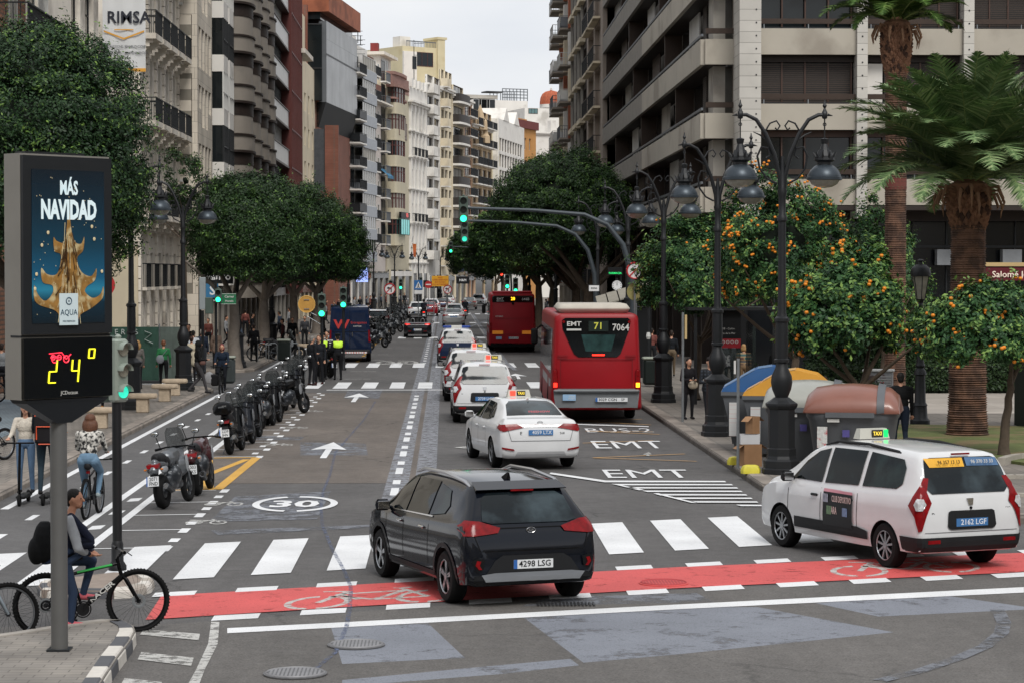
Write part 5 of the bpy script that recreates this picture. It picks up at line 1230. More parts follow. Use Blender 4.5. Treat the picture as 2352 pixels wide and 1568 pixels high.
for i,(x,y,lb) in enumerate(lp):
 if i==0: lamp0.location=(x,y,.14); lamp0['label']=lb; lamp0['group']=LG
 else: dup(LS,(x,y,.14),R(rnd.uniform(-8,8)),lb,LG)
# park lantern
def lantern(x,y,lb):
 t=thing('park_lantern',lb,'street lamp',(x,y,.14)); MB().lathe([(.26,0),(.26,.12),(.2,.2),(.18,.5),(.2,.52),(.15,.6),(.13,1.3),(.17,1.33),(.15,1.42),(.1,1.5),(.13,1.56),(.1,1.64),(.085,1.9),(.065,3.1),(.09,3.13),(.06,3.2),(.12,3.3)],12).build('post',DARK,t,smooth=35)
 MB().lathe([(.12,3.3),(.22,3.9),(.2,3.92)],6).build('glass',LAMPG,t); mb=MB(); mb.lathe([(.26,3.9),(.27,3.98),(.25,4.1),(.15,4.2),(.06,4.22),(.05,4.28),(.09,4.32),(.03,4.36)],12)
 for k in range(6):
  a=2*PI*(k+.5)/6; mb.tube([(.12*math.cos(a),.12*math.sin(a),3.3),(.225*math.cos(a),.225*math.sin(a),3.92)],.014,4)
 mb.build('cap',DARK,t,smooth=40)
q=G(2113,975,.14); lantern(q.x,63.5*q.x/q.x*1.0 and q.y,'short post lantern with a domed cap behind the man in black')
# ---- traffic lights
SIG=mat('signal_housing','4c5a52',.5,.1,.12); SIGL=mat('signal_pale','8b958b',.5,.1,.15,scale=5); LOFF=mat('lens_off','1b1f1e',.2,0,.1,spec=.7); LOFFC=mat('lens_clear','8d8c7e',.2,0,.25,scale=25,spec=.7)
GRN=mat('green_light','22e08f',.3,emit=3.5,var=0); GRNS=mat('green_soft','2fc7a8',.3,emit=.9,var=.35,scale=40); REDL=mat('red_light','ff3a28',.3,emit=4,var=0)
def signal_head(t,z,n=3,lit=2,w=.3,hh=.3,litm=GRN,y0=-.14,m=SIG,x=0.0,name='signal_head',offm=LOFF,ped=False):
 "lens side faces -y; lit counts from the top"
 H=n*hh; mb=MB(); mb.cbox((x,y0,z+H/2),(w,.18,H),bev=.03); mb.lathe([(.04,0),(.05,.03),(.02,.06)],8,(x,y0,z+H)); hd=mb.build(name,m,t)
 for k in range(n):
  zc=z+H-hh*(k+.5); r=min(w,hh)*.36; MB().disc((x,y0-.098,zc),r,'y',18,.02).build('lens',litm if k==lit else offm,hd)
  v=MB(); v.torus((x,y0-.13,zc),r*1.06,.014,'y',18,5,0,PI,sz=5); v.build('visor',m,hd)
 return hd
def pole(t,h,r=.06,m=DARK,base=True):
 mb=MB(); mb.tube([(0,0,0),(0,0,h)],r,12);
 if base: mb.lathe([(r*1.9,0),(r*1.9,.06),(r*1.3,.12),(r*1.25,.35),(r,.4)],12)
 return mb.build('pole',m,t,smooth=40)
# near light, facing right
q=G(270,1325); t=thing('traffic_light','nearest traffic light on a dark pole, showing soft green, beside the advertising display','traffic light',(q.x,q.y,.1)); pole(t,2.35,.065)
hd=signal_head(t,2.28,3,2,.24,.283,GRNS,y0=0,m=SIGL,offm=LOFFC); hd.rotation_euler.z=R(52); hd.location=(.02,.02,0)
mb=MB(); mb.cbox((.02,.2,2.72),(.26,.1,.9),bev=.02); o=mb.build('rear_plate',SIG,t); o.rotation_euler.z=R(52)
# gantry lights over the road
def gantry(lb,xp,yp,zt,arm,lit,dz=0,r=.11,second=False):
 t=thing('traffic_light',lb,'traffic light',(xp,yp,.14)); mb=MB(); a=[(0,0,0),(0,0,zt-3.2),(-.06,0,zt-2.2),(-.35,0,zt-1.2),(-.9,0,zt-.5),(-1.7,0,zt-.15),(-arm*.6,0,zt),(-arm,0,zt+.08)]
 mb.tube(a,[r,r,r*.95,r*.85,r*.75,r*.65,r*.55,r*.45],12); mb.build('curved_mast',mat('mast_grey','3f464b',.5,.3,.12),t,smooth=50)
 MB().lathe([(r*1.7,0),(r*1.7,.1),(r*1.3,.3),(r*1.1,1.0)],12).build('mast_base',DARK,t)
 hd=signal_head(t,zt-.45+dz,3,2,.32,.31,lit,y0=-.1,x=-arm-.1); MB().cbox((-arm-.1,.0,zt),(.1,.16,.12)).build('bracket',STEEL,t); return t
gantry('near curved mast with green light hung over the road, right side',6.6,82.5,6.2,5.85,GRN)
gantry('second curved mast with green light, just beyond the near one',6.55,102,6.2,5.6,GRNS,-.42)
gantry('small distant gantry with green light before the dark right trees',5.6,198,6.2,5.0,GRN,r=.09)
def post_light(lb,x,y,zb,n=3,lit=2,litm=GRN,extra=None,z=0):
 t=thing('traffic_light',lb,'traffic light',(x,y,z)); pole(t,zb+.1); signal_head(t,zb,n,lit,litm=litm,y0=-.12); return t
t=post_light('traffic light on a post standing by the two men in suits',-4.72,90.4,2.45)
t2=thing('round_plate','round yellow back of a road sign beside the left traffic light','road sign',(-5.3,90.4,0))
mb=MB(); mb.disc((0,-.05,2.95),.33,'y',28,.02); mb.build('plate',mat('plate_ochre','b98a3e',.6,0,.15,scale=4),t2); mb=MB(); mb.tube([(0,0,2.6),(0,0,3.2)],.02,6); mb.tube([(0,0,2.7),(.6,0,2.4)],.012,5); mb.tube([(0,0,2.5),(.58,0,2.15)],.012,5); mb.box(-.1,.1,-.09,-.06,3.1,3.13).box(-.1,.1,-.09,-.06,2.75,2.78); mb.build('bracket',STEEL,t2); mb=MB(); mb.torus((0,-.06,2.95),.32,.015,'y',28,6); mb.build('rim',mat('rim_ochre','d6ab5e',.6),t2)
post_light('traffic light in front of the navy van, by the police officer',-4.35,101,2.65)
# pedestrian / cycle light with street name
t=thing('pedestrian_light','green pedestrian light on a post with a grey switch box and green street name plate','traffic light',(G(497,876).x,G(497,876).y,.0)); pole(t,3.9,.05,base=False)
signal_head(t,3.0,2,1,.26,.27,GRN,x=.1); MB().cbox((-.26,0,2.9),(.3,.2,.62),bev=.02).build('switch_box',SIG,t)
MB().cbox((.45,.05,3.15),(.62,.03,.42),bev=.01).build('name_plate',mat('plate_green','1f6a45',.5),t); mb=MB(); text_into(mb,'Carrer',.13,Matrix.Translation((.5,.03,3.24))@FACE_CAM,.02); text_into(mb,'Moratín',.1,Matrix.Translation((.5,.03,3.07))@FACE_CAM,.02); mb.build('lettering',FRW,t)
mb=MB(); mb.box(.15,.76,.025,.033,2.95,2.965).box(.15,.76,.025,.033,3.335,3.35).build('plate_border',FRW,t)
t=thing('information_post','dark post topped by a tall narrow grey box near the pedestrian light','post',(G(466,873).x,G(466,873).y,0)); pole(t,2.7,.06,base=False); MB().cbox((0,0,3.35),(.24,.22,1.25),bev=.02).build('control_box',mat('box_grey','8f9698',.5,0,.1),t)
far=[(897.5,666,185,'GRN'),(920.6,661,205,0),(967,654,240,1),(1027.7,651,262,0),(1165,657.7,150,1),(1184,667.7,140,0)]
for i,(px,py,Y,_) in enumerate(far):
 p=P(px,py,Y); post_light(('small green light beside the left no-turn sign','small green light above the far left pavement crowd','tiny green light next to the black round shop sign','small green light right of the yellow orange notice','tiny green light above the farther bus roof','green light half hidden by the farther bus roof')[i],p.x,Y,p.z-.15,litm=GRN)
p=P(1152,634,190); t=thing('pedestrian_light','tiny red pedestrian light in the dark tree row on the right','traffic light',(p.x,190,0)); pole(t,p.z,.05,base=False); signal_head(t,p.z-.3,2,0,.3,.3,REDL)
# ---- signs
SR=mat('sign_red','b5262b',.5,0,.06); SW=mat('sign_white','dedede',.5,0,.05); SB=mat('sign_blue','2a6aa8',.5,0,.05); SBK=mat('sign_black','17181a',.5,0,0); SY=mat('sign_yellow','e8a92a',.5,0,.05)
def round_sign(lb,px,py,Y,r=.3,kind='noleft',name='no_turn_sign'):
 p=P(px,py,Y); t=thing(name,lb,'road sign',(p.x,Y,0)); h=p.z; MB().tube([(0,0,0),(0,0,h+r)],.035,8).build('post',STEEL,t)
 if kind=='noentry':
  MB().disc((0,-.06,h),r,'y',28,.02).build('plate',SR,t); MB().box(-r*.7,r*.7,-.085,-.072,h-r*.16,h+r*.16).build('bar',SW,t); return t
 MB().disc((0,-.06,h),r,'y',28,.02).build('plate',SW,t); mb=MB(); mb.torus((0,-.075,h),r*.9,r*.1,'y',28,5);
 M=Matrix.Translation((0,-.088,h))@Matrix.Rotation(R(-45),4,'Y'); mb.box(-r*.85,r*.85,-.004,.004,-r*.07,r*.07,M); mb.build('red_ring',SR,t)
 mb=MB(); mb.box(r*.15,r*.32,-.082,-.074,h-r*.55,h+r*.2).box(-r*.2,r*.32,-.083,-.0735,h+r*.05,h+r*.25); mb.add([(-r*.2,-.08,h+r*.4),(-r*.2,-.08,h-.1*r),(-r*.55,-.08,h+r*.15)],[(0,1,2)]); mb.build('arrow',SBK,t); return t
round_sign('larger no left turn sign at the far left kerb, beside a green light',884.5+11,711 if 0 else 664,170,.42)
round_sign('smaller no left turn sign to the right of the yellow orange notice',1155 if 0 else 1028,665,190,.36)
round_sign('no entry sign in front of the white ornate facade',984,654,230,.36,'noentry','no_entry_sign')
round_sign('round red bordered sign half covered by orange tree leaves, right side',1458,622,77,.29,'x','prohibition_sign')
p=P(1461,670,77.2); t=thing('round_plate','round faded yellow plate below the red bordered sign','road sign',(p.x,77.2,0)); MB().disc((0,-.05,p.z),.31,'y',24,.02).build('plate',mat('plate_olive','8c8552',.6),t); MB().tube([(0,0,0),(0,0,p.z)],.03,6).build('post',STEEL,t)
round_sign('red no entry disc partly hidden behind the near iron lamp at left',237,655,78,.4,'noentry','no_entry_sign')
p=P(961,655,200); t=thing('crossing_sign','blue pedestrian crossing sign with white triangle and lower plate','road sign',(p.x,200,0)); MB().tube([(0,0,0),(0,0,p.z+.5)],.04,8).build('post',STEEL,t); MB().box(-.36,.36,-.08,-.05,p.z-.4,p.z+.4).build('plate',SB,t); mb=MB(); mb.add([(-.27,-.085,p.z-.27),(.27,-.085,p.z-.27),(0,-.085,p.z+.3)],[(0,1,2)]); mb.build('triangle',SW,t); mb=MB(); mb.ell((0,-.09,p.z+.08),(.04,.01,.04)); mb.box(-.05,.03,-.095,-.088,p.z-.12,p.z+.05); mb.tube([(0,-.09,p.z-.1),(.1,-.09,p.z-.25)],.025,4); mb.tube([(0,-.09,p.z-.1),(-.1,-.09,p.z-.25)],.025,4); mb.build('walking_figure',SBK,t); MB().box(-.34,.34,-.08,-.05,p.z-.75,p.z-.45).build('lower_plate',SW,t)
p=P(1011,646,225); t=thing('notice_board','yellow orange road notice on two posts with small red lettering','notice board',(p.x,225,0)); MB().box(-.8,.8,-.05,0,p.z-.5,p.z+.5).build('board',SY,t); mb=MB()
for i,s in enumerate(('AVISO','CARRIL RESERVADO','BUS TAXI BICI','SOLO AUTORIZADOS')): text_into(mb,s,.2,Matrix.Translation((0,-.06,p.z+.33-i*.22))@FACE_CAM,.01,sx=.8)
mb.build('lettering',SR,t); mb=MB()
for x in (-.6,.6): MB().tube([(x,.05,0),(x,.05,p.z+.5)],.04,6).build('post',STEEL,t)
# blue bank sign and shop signs under the trees
def wallsign(lb,px0,px1,py0,py1,Y,m,txt=None,tm=SW,size=.4,name='shop_sign',emitpost=False,ty=0,tx=0):
 a=P(px0,py0,Y);b=P(px1,py1,Y); t=thing(name,lb,'shop sign',((a.x+b.x)/2,Y,b.z)); w_,h=b.x-a.x,a.z-b.z; MB().box(-w_/2,w_/2,0,.15,0,h).build('panel',m,t)
 MB().box(-w_/2-.03,w_/2+.03,.02,.2,h,h+.04).build('frame',FRD,t); MB().box(-.06,.06,.16,2.6,h*.3,h*.6).build('bracket',FRD,t)
 if txt: mb=MB(); text_into(mb,txt,size,Matrix.Translation((tx,-.01,h/2+ty))@FACE_CAM,.02); mb.build('lettering',tm,t)
 return t
wallsign('blue bank sign with a white letter S hanging above the pavement',465,501,652,684,112,mat('sign_bankblue','2d6387',.5,emit=.15,var=0),'S',SW,.62,tx=.1)
wallsign('small black plate with white writing under the blue bank sign',470,500,685,695,112,SBK,'BS Banco',SW,.16)
wallsign('black shop fascia reading Bianco in white serif letters',462,535,620,652,116,SBK,'Bianco',SW,.5)
wallsign('large blue white lit screen over the pavement at the edge of the left trees',818,845,615,648,200,mat('screen_blue','93a6ee',.4,emit=.9,var=.2,scale=3),None,name='lit_screen')
p=P(990-0,654,230)
wallsign('black hanging sign with a glowing white ring above the far left shops',981-9,984-0,645,660,246,SBK)
wallsign('small black hanging sign with a white letter K',986,1004,648,662,250,SBK,'K',SW,.5)
wallsign('dark hanging sign with white lettering before the bend',1048,1078,636,652,280,SBK,'H&M',SW,.4)
wallsign('small dark blue square sign high on the white facade',1052-0-0,1066,610,625,284,mat('sign_navy','1c2733',.5))
ts=thing('flag','red and yellow striped flag hanging from the lit clinic window','flag',tuple(P(952.5,600,268)[:2])+(0,)); z0=P(952,560,268).z; mb=MB(); mb.rings([[(-.25+.02*k,math.sin(k)*.05,z0-.25*k) ,(.2-.01*k,math.sin(k+1)*.06,z0-.05-.25*k),(.2-.01*k,math.sin(k+1)*.06+.02,z0-.05-.25*k),(-.25+.02*k,math.sin(k)*.05+.02,z0-.25*k)] for k in range(7)]); mb.build('cloth',brickmat('flag_cloth','c9a13a','b5402e','b5402e',.12,9,.04,.8,offset=0,axes=(0,2),bump=0),ts); MB().tube([(-.3,0,z0+.2),(-.2,2.5,z0+.9)],.03,5).build('flag_pole',FRD,ts)
# pharmacy cross sign and clock
p=P(1417,656,96); t=thing('street_clock','round white street clock in the shade under the right trees','clock',(p.x,96,0)); MB().disc((0,0,p.z),.22,'y',26,.12).build('case',FRD,t); MB().disc((0,-.07,p.z),.2,'y',26,.01).build('dial',SW,t); mb=MB()
for k in range(12): a=2*PI*k/12; mb.box(math.sin(a)*.16-.01,math.sin(a)*.16+.01,-.085,-.078,p.z+math.cos(a)*.16-.02,p.z+math.cos(a)*.16+.02)
mb.box(-.008,.008,-.09,-.083,p.z,p.z+.13).box(-.012,.0,-.09,-.083,p.z,p.z+.09); mb.build('hands',SBK,t); MB().tube([(0,.1,0),(0,.1,p.z+.3)],.05,8).build('post',DARK,t)
t=thing('digital_sign','small green glowing text display above the street clock','sign',(p.x,97,0)); MB().box(-.3,.3,0,.1,p.z+.42,p.z+.75).build('case',BLACK,t); mb=MB(); text_into(mb,'FARMACIA',.11,Matrix.Translation((0,-.02,p.z+.5))@FACE_CAM,.02); mb.build('lettering',mat('led_green','1fae5a',.5,emit=1.2,var=0),t); MB().tube([(.25,.05,0),(.25,.05,p.z+.5)],.03,6).build('post',DARK,t)
t=thing('kiosk_awning','grey slatted awning sloping over a dark kiosk behind the bus','awning',(tuple(P(1425,690,90)[:2])+(.14,))); mb=MB()
for i in range(5): mb.add([(-.9+i*.42,-.6,2.75+.13*i),(-.9+i*.42+.38,-.6,2.86+.13*i),(-.9+i*.42+.38,.9,3.2+.13*i),(-.9+i*.42,.9,3.1+.13*i),(-.9+i*.42,-.6,2.7+.13*i),(-.9+i*.42+.38,-.6,2.8+.13*i)],[(0,1,2,3),(0,1,5,4)])
mb.build('slats',mat('awning_grey','8d887c',.8),t); MB().box(-.7,1.2,0,2,0,2.7).build('kiosk_body',BLACK,t)
wallsign('small white plate with a round blue no parking mark on the mast',1353,1376,656,669,99,SW,'ZONA',SBK,.09)
# ---- advertising display with thermometer
q=G(137,1492,.15); AD=thing('advertising_display','grey advertising column with a Christmas poster and a glowing yellow temperature reading','advertising display',(q.x,q.y,.15))
CASE=mat('case_grey','8a8781',.5,.2,.06); CASED=mat('case_dark','23262a',.35,.2,.08); GLS=mat('case_black','0e1114',.12,0,.1,spec=.6)
MB().lathe([(.088,0),(.088,2.55)],20).build('pole',mat('pole_grey','6a6a69',.5,.4,.06,scale=4),AD,smooth=40); MB().cbox((0,0,.01),(.24,.24,.02)).build('base_plate',CASED,AD)
hd=bpy.data.objects.new('cabinet_tmp',None)
TH=R(47); W_,D_=1.16,.31; zb0=2.66
Mh=Matrix.Translation((.02,-.02,0))@Matrix.Rotation(TH,4,'Z')
def adp(name,mb,m,parent=AD,smooth=False):
 mb.v=[tuple(Mh@Vector(v)) for v in mb.v]; return mb.build(name,m,parent,smooth)
y0=-D_/2
adp('bracket',MB().rings([[(-.1,-.07,2.4),(.1,-.07,2.4),(.1,.07,2.4),(-.1,.07,2.4)],[(-W_*.44,-.12,zb0-.04),(W_*.44,-.12,zb0-.04),(W_*.44,.12,zb0-.04),(-W_*.44,.12,zb0-.04)],[(-W_*.46,-.14,zb0-.005),(W_*.46,-.14,zb0-.005),(W_*.46,.14,zb0-.005),(-W_*.46,.14,zb0-.005)]]),CASED)
cab=adp('cabinet',MB().box(-W_/2,W_/2,y0+.045,D_/2,zb0,5.19),CASE)
adp('top_cap',MB().box(-W_/2+.1,W_/2-.3,y0+.08,D_/2-.05,5.192,5.215),CASED)
adp('seam',MB().box(-W_/2-.004,W_/2+.004,y0+.04,D_/2-.1,3.3,3.32),CASED)
pf=adp('poster_frame',MB().box(-W_/2+.005,W_/2-.005,y0,y0+.044,3.33,5.17),CASED)
tf=adp('display_panel',MB().box(-W_/2+.005,W_/2-.005,y0,y0+.044,zb0+.01,3.29),GLS)
# the poster: night blue ground, gold splash in the form of a fir tree, wording
pz0,pz1=3.44,5.03; pw=.47
def postermat():
 m=bpy.data.materials.new('poster_ground'); m.use_nodes=True; nt=m.node_tree; b=nt.nodes['Principled BSDF']; N=nt.nodes.new; L=nt.links.new
 tc=N('ShaderNodeTexCoord'); s=N('ShaderNodeSeparateXYZ'); L(tc.outputs['Object'],s.inputs[0]); r=N('ShaderNodeMapRange'); r.inputs[1].default_value=pz0; r.inputs[2].default_value=pz1; L(s.outputs[2],r.inputs[0])
 c=N('ShaderNodeValToRGB'); e=c.color_ramp.elements; e[0].position=0; e[0].color=srgb('0c1c26')+(1,); e[1].position=1; e[1].color=srgb('0a1a26')+(1,)
 for p,col in ((.14,'0e2c3c'),(.22,'2a82a0'),(.3,'18597a'),(.5,'103d52'),(.72,'0c2c3d')): x=e.new(p); x.color=srgb(col)+(1,)
 L(r.outputs[0],c.inputs[0]); L(c.outputs[0],b.inputs['Base Color']); b.inputs['Roughness'].default_value=.25
 L(c.outputs[0],b.inputs['Emission Color']); b.inputs['Emission Strength'].default_value=.06; return m
adp('poster',MB().box(-pw,pw,y0-.006,y0-.002,pz0,pz1),postermat(),pf)
GOLD=mat('gold_splash','b08448',.3,.3,.6,scale=7,col2='e3cf9e',c2s=9,c2t=.58); GOLDL=mat('gold_highlight','ead9ae',.3,.1,.2,scale=20)
half=[(0,4.72),(.02,4.5),(.045,4.36),(.09,4.28),(.16,4.27),(.2,4.34),(.185,4.2),(.11,4.13),(.12,4.04),(.18,3.96),(.29,3.93),(.36,4.01),(.34,3.89),(.23,3.82),(.21,3.76),(.31,3.7),(.41,3.74),(.45,3.82),(.44,3.7),(.3,3.6),(.15,3.53),(.1,3.46),(0,3.45)]
def cr_(pts,n=5):
 q=[]
 for i in range(len(pts)-1):
  p=[np.array(pts[max(0,min(len(pts)-1,i+k))]) for k in (-1,0,1,2)]
  for j in range(n): t=j/n; q.append(tuple(.5*((2*p[1])+(-p[0]+p[2])*t+(2*p[0]-5*p[1]+4*p[2]-p[3])*t*t+(-p[0]+3*p[1]-3*p[2]+p[3])*t**3)))
 return q+[pts[-1]]
half=cr_(half)
hl=[(-x*(1.0 ),z+.025*math.sin(i*.4)) for i,(x,z) in enumerate(half)]
mb=MB(); mb.poly([(x,y0-.012,z) for x,z in half]+[(x,y0-.012,z) for x,z in hl[::-1][1:-1]])
adp('splash_tree',mb,GOLD,pf)
mb=MB()
for i in range(26):
 x=rnd.uniform(-.12,.12); z=rnd.uniform(3.55,4.5); k=(4.9-z)/1.4*.55+.1; mb.tube([(x*k*2.2,y0-.024,z),(x*k*2.6,y0-.026,z-rnd.uniform(.06,.2))],.004,3)
for i in range(40): x=rnd.uniform(-.45,.45); z=rnd.uniform(3.5,5.0); mb.ell((x,y0-.012,z),(.006,.003,.006),5,4)
for px_,pz_ in ((-.35,4.25),(-.42,3.95),(.3,4.45),(.33,4.32),(-.27,4.38),(-.44,3.8),(.43,3.98)): mb.ell((px_,y0-.014,pz_),(.018,.004,.022),7,5)
adp('splash_drops',mb,GOLDL,pf)
mb=MB()
for i in range(34):
 z=rnd.uniform(3.6,4.45); k=(4.75-z)*.2; x=rnd.uniform(-k,k); mb.tube([(x*.6,y0-.022,z),(x*1.1,y0-.023,z-rnd.uniform(.08,.25))],[.002,.007],3)
adp('splash_folds',mb,mat('gold_shadow','4a3018',.4,.2,.3),pf)
PW_=mat('poster_white','cfe0e4',.5,emit=.25,var=0)
mb=MB(); text_into(mb,'MÁS',.2,Matrix.Translation((0,y0-.014,4.84))@FACE_CAM,.03,sx=.62); text_into(mb,'NAVIDAD',.27,Matrix.Translation((0,y0-.014,4.61))@FACE_CAM,.045,sx=.6); adp('poster_lettering',mb,PW_,pf)
adp('logo_card',MB().box(-.14,.1,y0-.03,y0-.022,3.42,3.75),mat('card_white','c5d3d6',.5,emit=.1,var=0),pf)
mb=MB(); text_into(mb,'AQUA',.085,Matrix.Translation((-.02,y0-.032,3.55))@FACE_CAM,.0,sx=.9); text_into(mb,'MULTIESPACIO',.024,Matrix.Translation((-.02,y0-.032,3.46))@FACE_CAM); mb.torus((-.02,y0-.032,3.67),.035,.006,'y',16,4); mb.ell((-.02,y0-.032,3.67),(.009,.003,.009)); adp('logo_lettering',mb,mat('logo_ink','24465a',.5),pf)
YL=mat('led_yellow','e8e22a',.4,emit=1.0,var=0); RL=mat('led_red','e0283c',.4,emit=1.6,var=0)
mb=MB()
def seg(x,z,s,on):
 w_,h=.085*s,.11*s; M_={'a':((0,2*h),(w_,2*h)),'b':((w_,h),(w_,2*h)),'c':((w_,0),(w_,h)),'d':((0,0),(w_,0)),'e':((0,0),(0,h)),'f':((0,h),(0,2*h)),'g':((0,h),(w_,h))}
 for k in on:
  a,b=M_[k]; mb.tube([(x+a[0]+.012*(a[1]/h),y0-.008,z+a[1]),(x+b[0]+.012*(b[1]/h),y0-.008,z+b[1])],.0085,4)
seg(-.27,2.83,1.05,'bged'); seg(.02,2.83,1.05,'fgbc'); seg(.24,2.98,.85,'abgf'); adp('temperature_digits',mb,YL,tf)
mb=MB()
for cx in (-.19,-.04): mb.torus((cx,y0-.008,3.07),.035,.006,'y',14,4)
for cx in (-.13,-.21): mb.torus((cx,y0-.008,3.09),.025,.006,'y',10,4)
mb.tube([(-.26,y0-.008,3.13),(-.1,y0-.008,3.14),(-.04,y0-.008,3.07),(.02,y0-.008,3.12)],.007,4); mb.tube([(-.24,y0-.008,3.09),(-.1,y0-.008,3.09)],.007,4); adp('no_vehicle_symbol',mb,RL,tf)
mb=MB(); text_into(mb,'JCDecaux',.055,Matrix.Translation((.0,y0-.005,2.72))@FACE_CAM,.0); adp('maker_lettering',mb,FRW,tf)
# ---- the big white banner on the ornate house
p0=P(236,165,111.8);p1=P(334,-12,111.8); cx=(p0.x+p1.x)/2; t=thing('banner','white hanging banner with bold dark lettering and an orange chevron','banner',(cx,111.8,p0.z),0); w_=(p1.x-p0.x); h=p1.z-p0.z
BN=mat('banner_cloth','cfd0d0',.8,0,.05,scale=1,bump=.3,bscale=2); mb=MB(); n=12
mb.rings([[(-w_/2+w_*i/n,.03*math.sin(i*1.3+z),z) for i in range(n+1)]+[(w_/2-w_*i/n,.03*math.sin((n-i)*1.3+z)+.015,z) for i in range(n+1)] for z in np.linspace(.16,h-.16,9)]); mb.build('cloth',BN,t,smooth=60)
OR=mat('banner_orange','d79c3a',.7,0,.05); MB().box(-w_/2,w_/2,-.01,.04,0,.16).box(-w_/2,w_/2,-.01,.04,h-.16,h+.05).build('border',OR,t)
mb=MB(); zl=P(280,42,111.8).z-p0.z; text_into(mb,'RIMSA',.78,Matrix.Translation((.22,-.06,zl))@FACE_CAM,.022,sx=.95);
text_into(mb,'CONSTRUCCIONES, REHABILITACIONES',.17,Matrix.Translation((0,-.06,zl-1.35))@FACE_CAM,.004,sx=.68); text_into(mb,'REPARACIONES Y MANTENIMIENTOS',.17,Matrix.Translation((.05,-.06,zl-1.65))@FACE_CAM,.004,sx=.74); mb.build('lettering',mat('ink_dark','2e3038',.6),t)
mb=MB(); zc=zl-.72; mb.add([(-.95,-.06,zc+.14),(0,-.06,zc-.22),(.95,-.06,zc+.14),(.95,-.06,zc+.06),(0,-.06,zc-.3),(-.95,-.06,zc+.06)],[(0,1,4,5),(1,2,3,4)]); mb.box(-.45,.45,-.065,-.055,zc+.14,zc+.19); mb.build('chevron',OR,t)
mb=MB(); mb.tube([(-w_/2,.02,h+.04),(-w_/2,1.2,h+.5)],.03,5); mb.tube([(w_/2-.3,.02,0),(w_/2-.6,.8,-1.2)],.012,4); mb.build('ropes',STEEL,t)
# ---- stone benches
STN=mat('bench_stone','b3a28c',.9,0,.2,scale=6,bump=.7,bscale=25)
def bench():
 t=thing('stone_bench','x','bench',(0,0,.14)); MB().cbox((0,0,.2),(.34,.3,.4),bev=.02).build('pedestal',STN,t); mb=MB(); mb.rings([[(s*q*.62/2*1.0 if 0 else x*q,y*q,z) for x,y in [(.42*math.copysign(abs(math.cos(a))**.5,math.cos(a)),.22*math.copysign(abs(math.sin(a))**.5,math.sin(a))) for a in [2*PI*k/20 for k in range(20)]]] for s,q,z in ((1,.9,.4),(1,1.0,.43),(1,1.0,.5),(1,.93,.545))]); mb.build('seat',STN,t,smooth=50); return t
b0=bench(); BS=snapshot(b0)
bl_=[(229,984,'stone bench nearest the camera, on the pavement left of the pole'),(326,947,'stone bench behind the nearest iron lamp on the left'),(377,922,'smaller looking stone bench in front of another, by the woman in green'),(400,908,'stone bench just beyond, touching the left iron lamp'),(716,818,'shaded stone bench under the far left trees'),(690,815,'shaded stone bench beside the parked black scooter')]
for i,(px,py,lb) in enumerate(bl_):
 q=G(px,py,.14)
 if i==0: b0.location=(q.x,q.y+.2,.14); b0['label']=lb; b0['group']='stone benches'
 else: dup(BS,(q.x,q.y+.2,.14),R(rnd.uniform(-6,6)),lb,'stone benches')
# ---- green site hoarding with graffiti
GRH=mat('mesh_green','26463a',.8,0,.2,scale=3,bump=.5,bscale=12); q0=G(238,893,.14); q1=G(402,873,.14)
t=thing('site_fence','dark green mesh hoarding with white graffiti around building works','fence',(q0.x-.6,85.8,.14));
def fpanel(x,w_,m,h=2.05,y=0):
 mb=MB(); n=14; mb.rings([[(x+w_*i/n,y+.04*math.sin(i*2.2)*math.sin(z*2),z) for i in range(n+1)]+[(x+w_-w_*i/n,y+.02+.04*math.sin((n-i)*2.2)*math.sin(z*2),z) for i in range(n+1)] for z in (.1,.5,1,1.5,h)]); return mb.build('mesh_panel',m,t,smooth=60)
fpanel(-2.5,2.4,GRH); fpanel(0,2.0,GRH); fpanel(2.05,.9,mat('mesh_greygreen','55605a',.8,0,.25,scale=3));
fpanel(.1,.75,mat('tarp_white','a9aaa8',.8,0,.15),1.55,-.08)
for x in (-.05,2.02,2.98): MB().tube([(x,.05,0),(x,.05,2.15)],.03,6).build('post',STEEL,t)
for x in (-.2,1.7,2.6): MB().cbox((x,0,.06),(.7,.25,.12),bev=.02).build('foot_block',FRD,t)
mb=MB(); random.seed(3)
x=.0
for ch in 'ZIERUS':
 text_into(mb,ch,.28,Matrix.Translation((x,-.07,1.86))@Matrix.Rotation(R(random.uniform(-12,12)),4,'Y')@FACE_CAM,-.0,sx=1.0); x+=.24
mb.tube([(1.5,-.07,1.9),(1.75,-.07,1.8),(1.5,-.07,1.6),(1.8,-.07,1.45)],.015,4); mb.build('graffiti',mat('graffiti_white','a8b0ac',.8),t)
# ---- litter bins
def bin_(lb,px,py,s=1,col='1d2422'):
 q=G(px,py,.14); t=thing('litter_bin',lb,'bin',(q.x,q.y,.14)); MB().cbox((0,0,.52),(.62*s,.55*s,.9),bev=.08).build('body',mat('bin_'+col,col,.45,0,.15),t); MB().cbox((0,0,1.0),(.68*s,.6*s,.1),bev=.04).build('rim',mat('bin_rim','8f9488',.5,.2,.2),t); return t
bin_('dark green litter bin behind the red bus near the third lamp',1497,887); bin_('grey litter bin with yellow top behind the lady on the bicycle',522,884,.9,'3a4040')
bin_('dark litter bin in the shade under the left row of trees',652,832,.9)
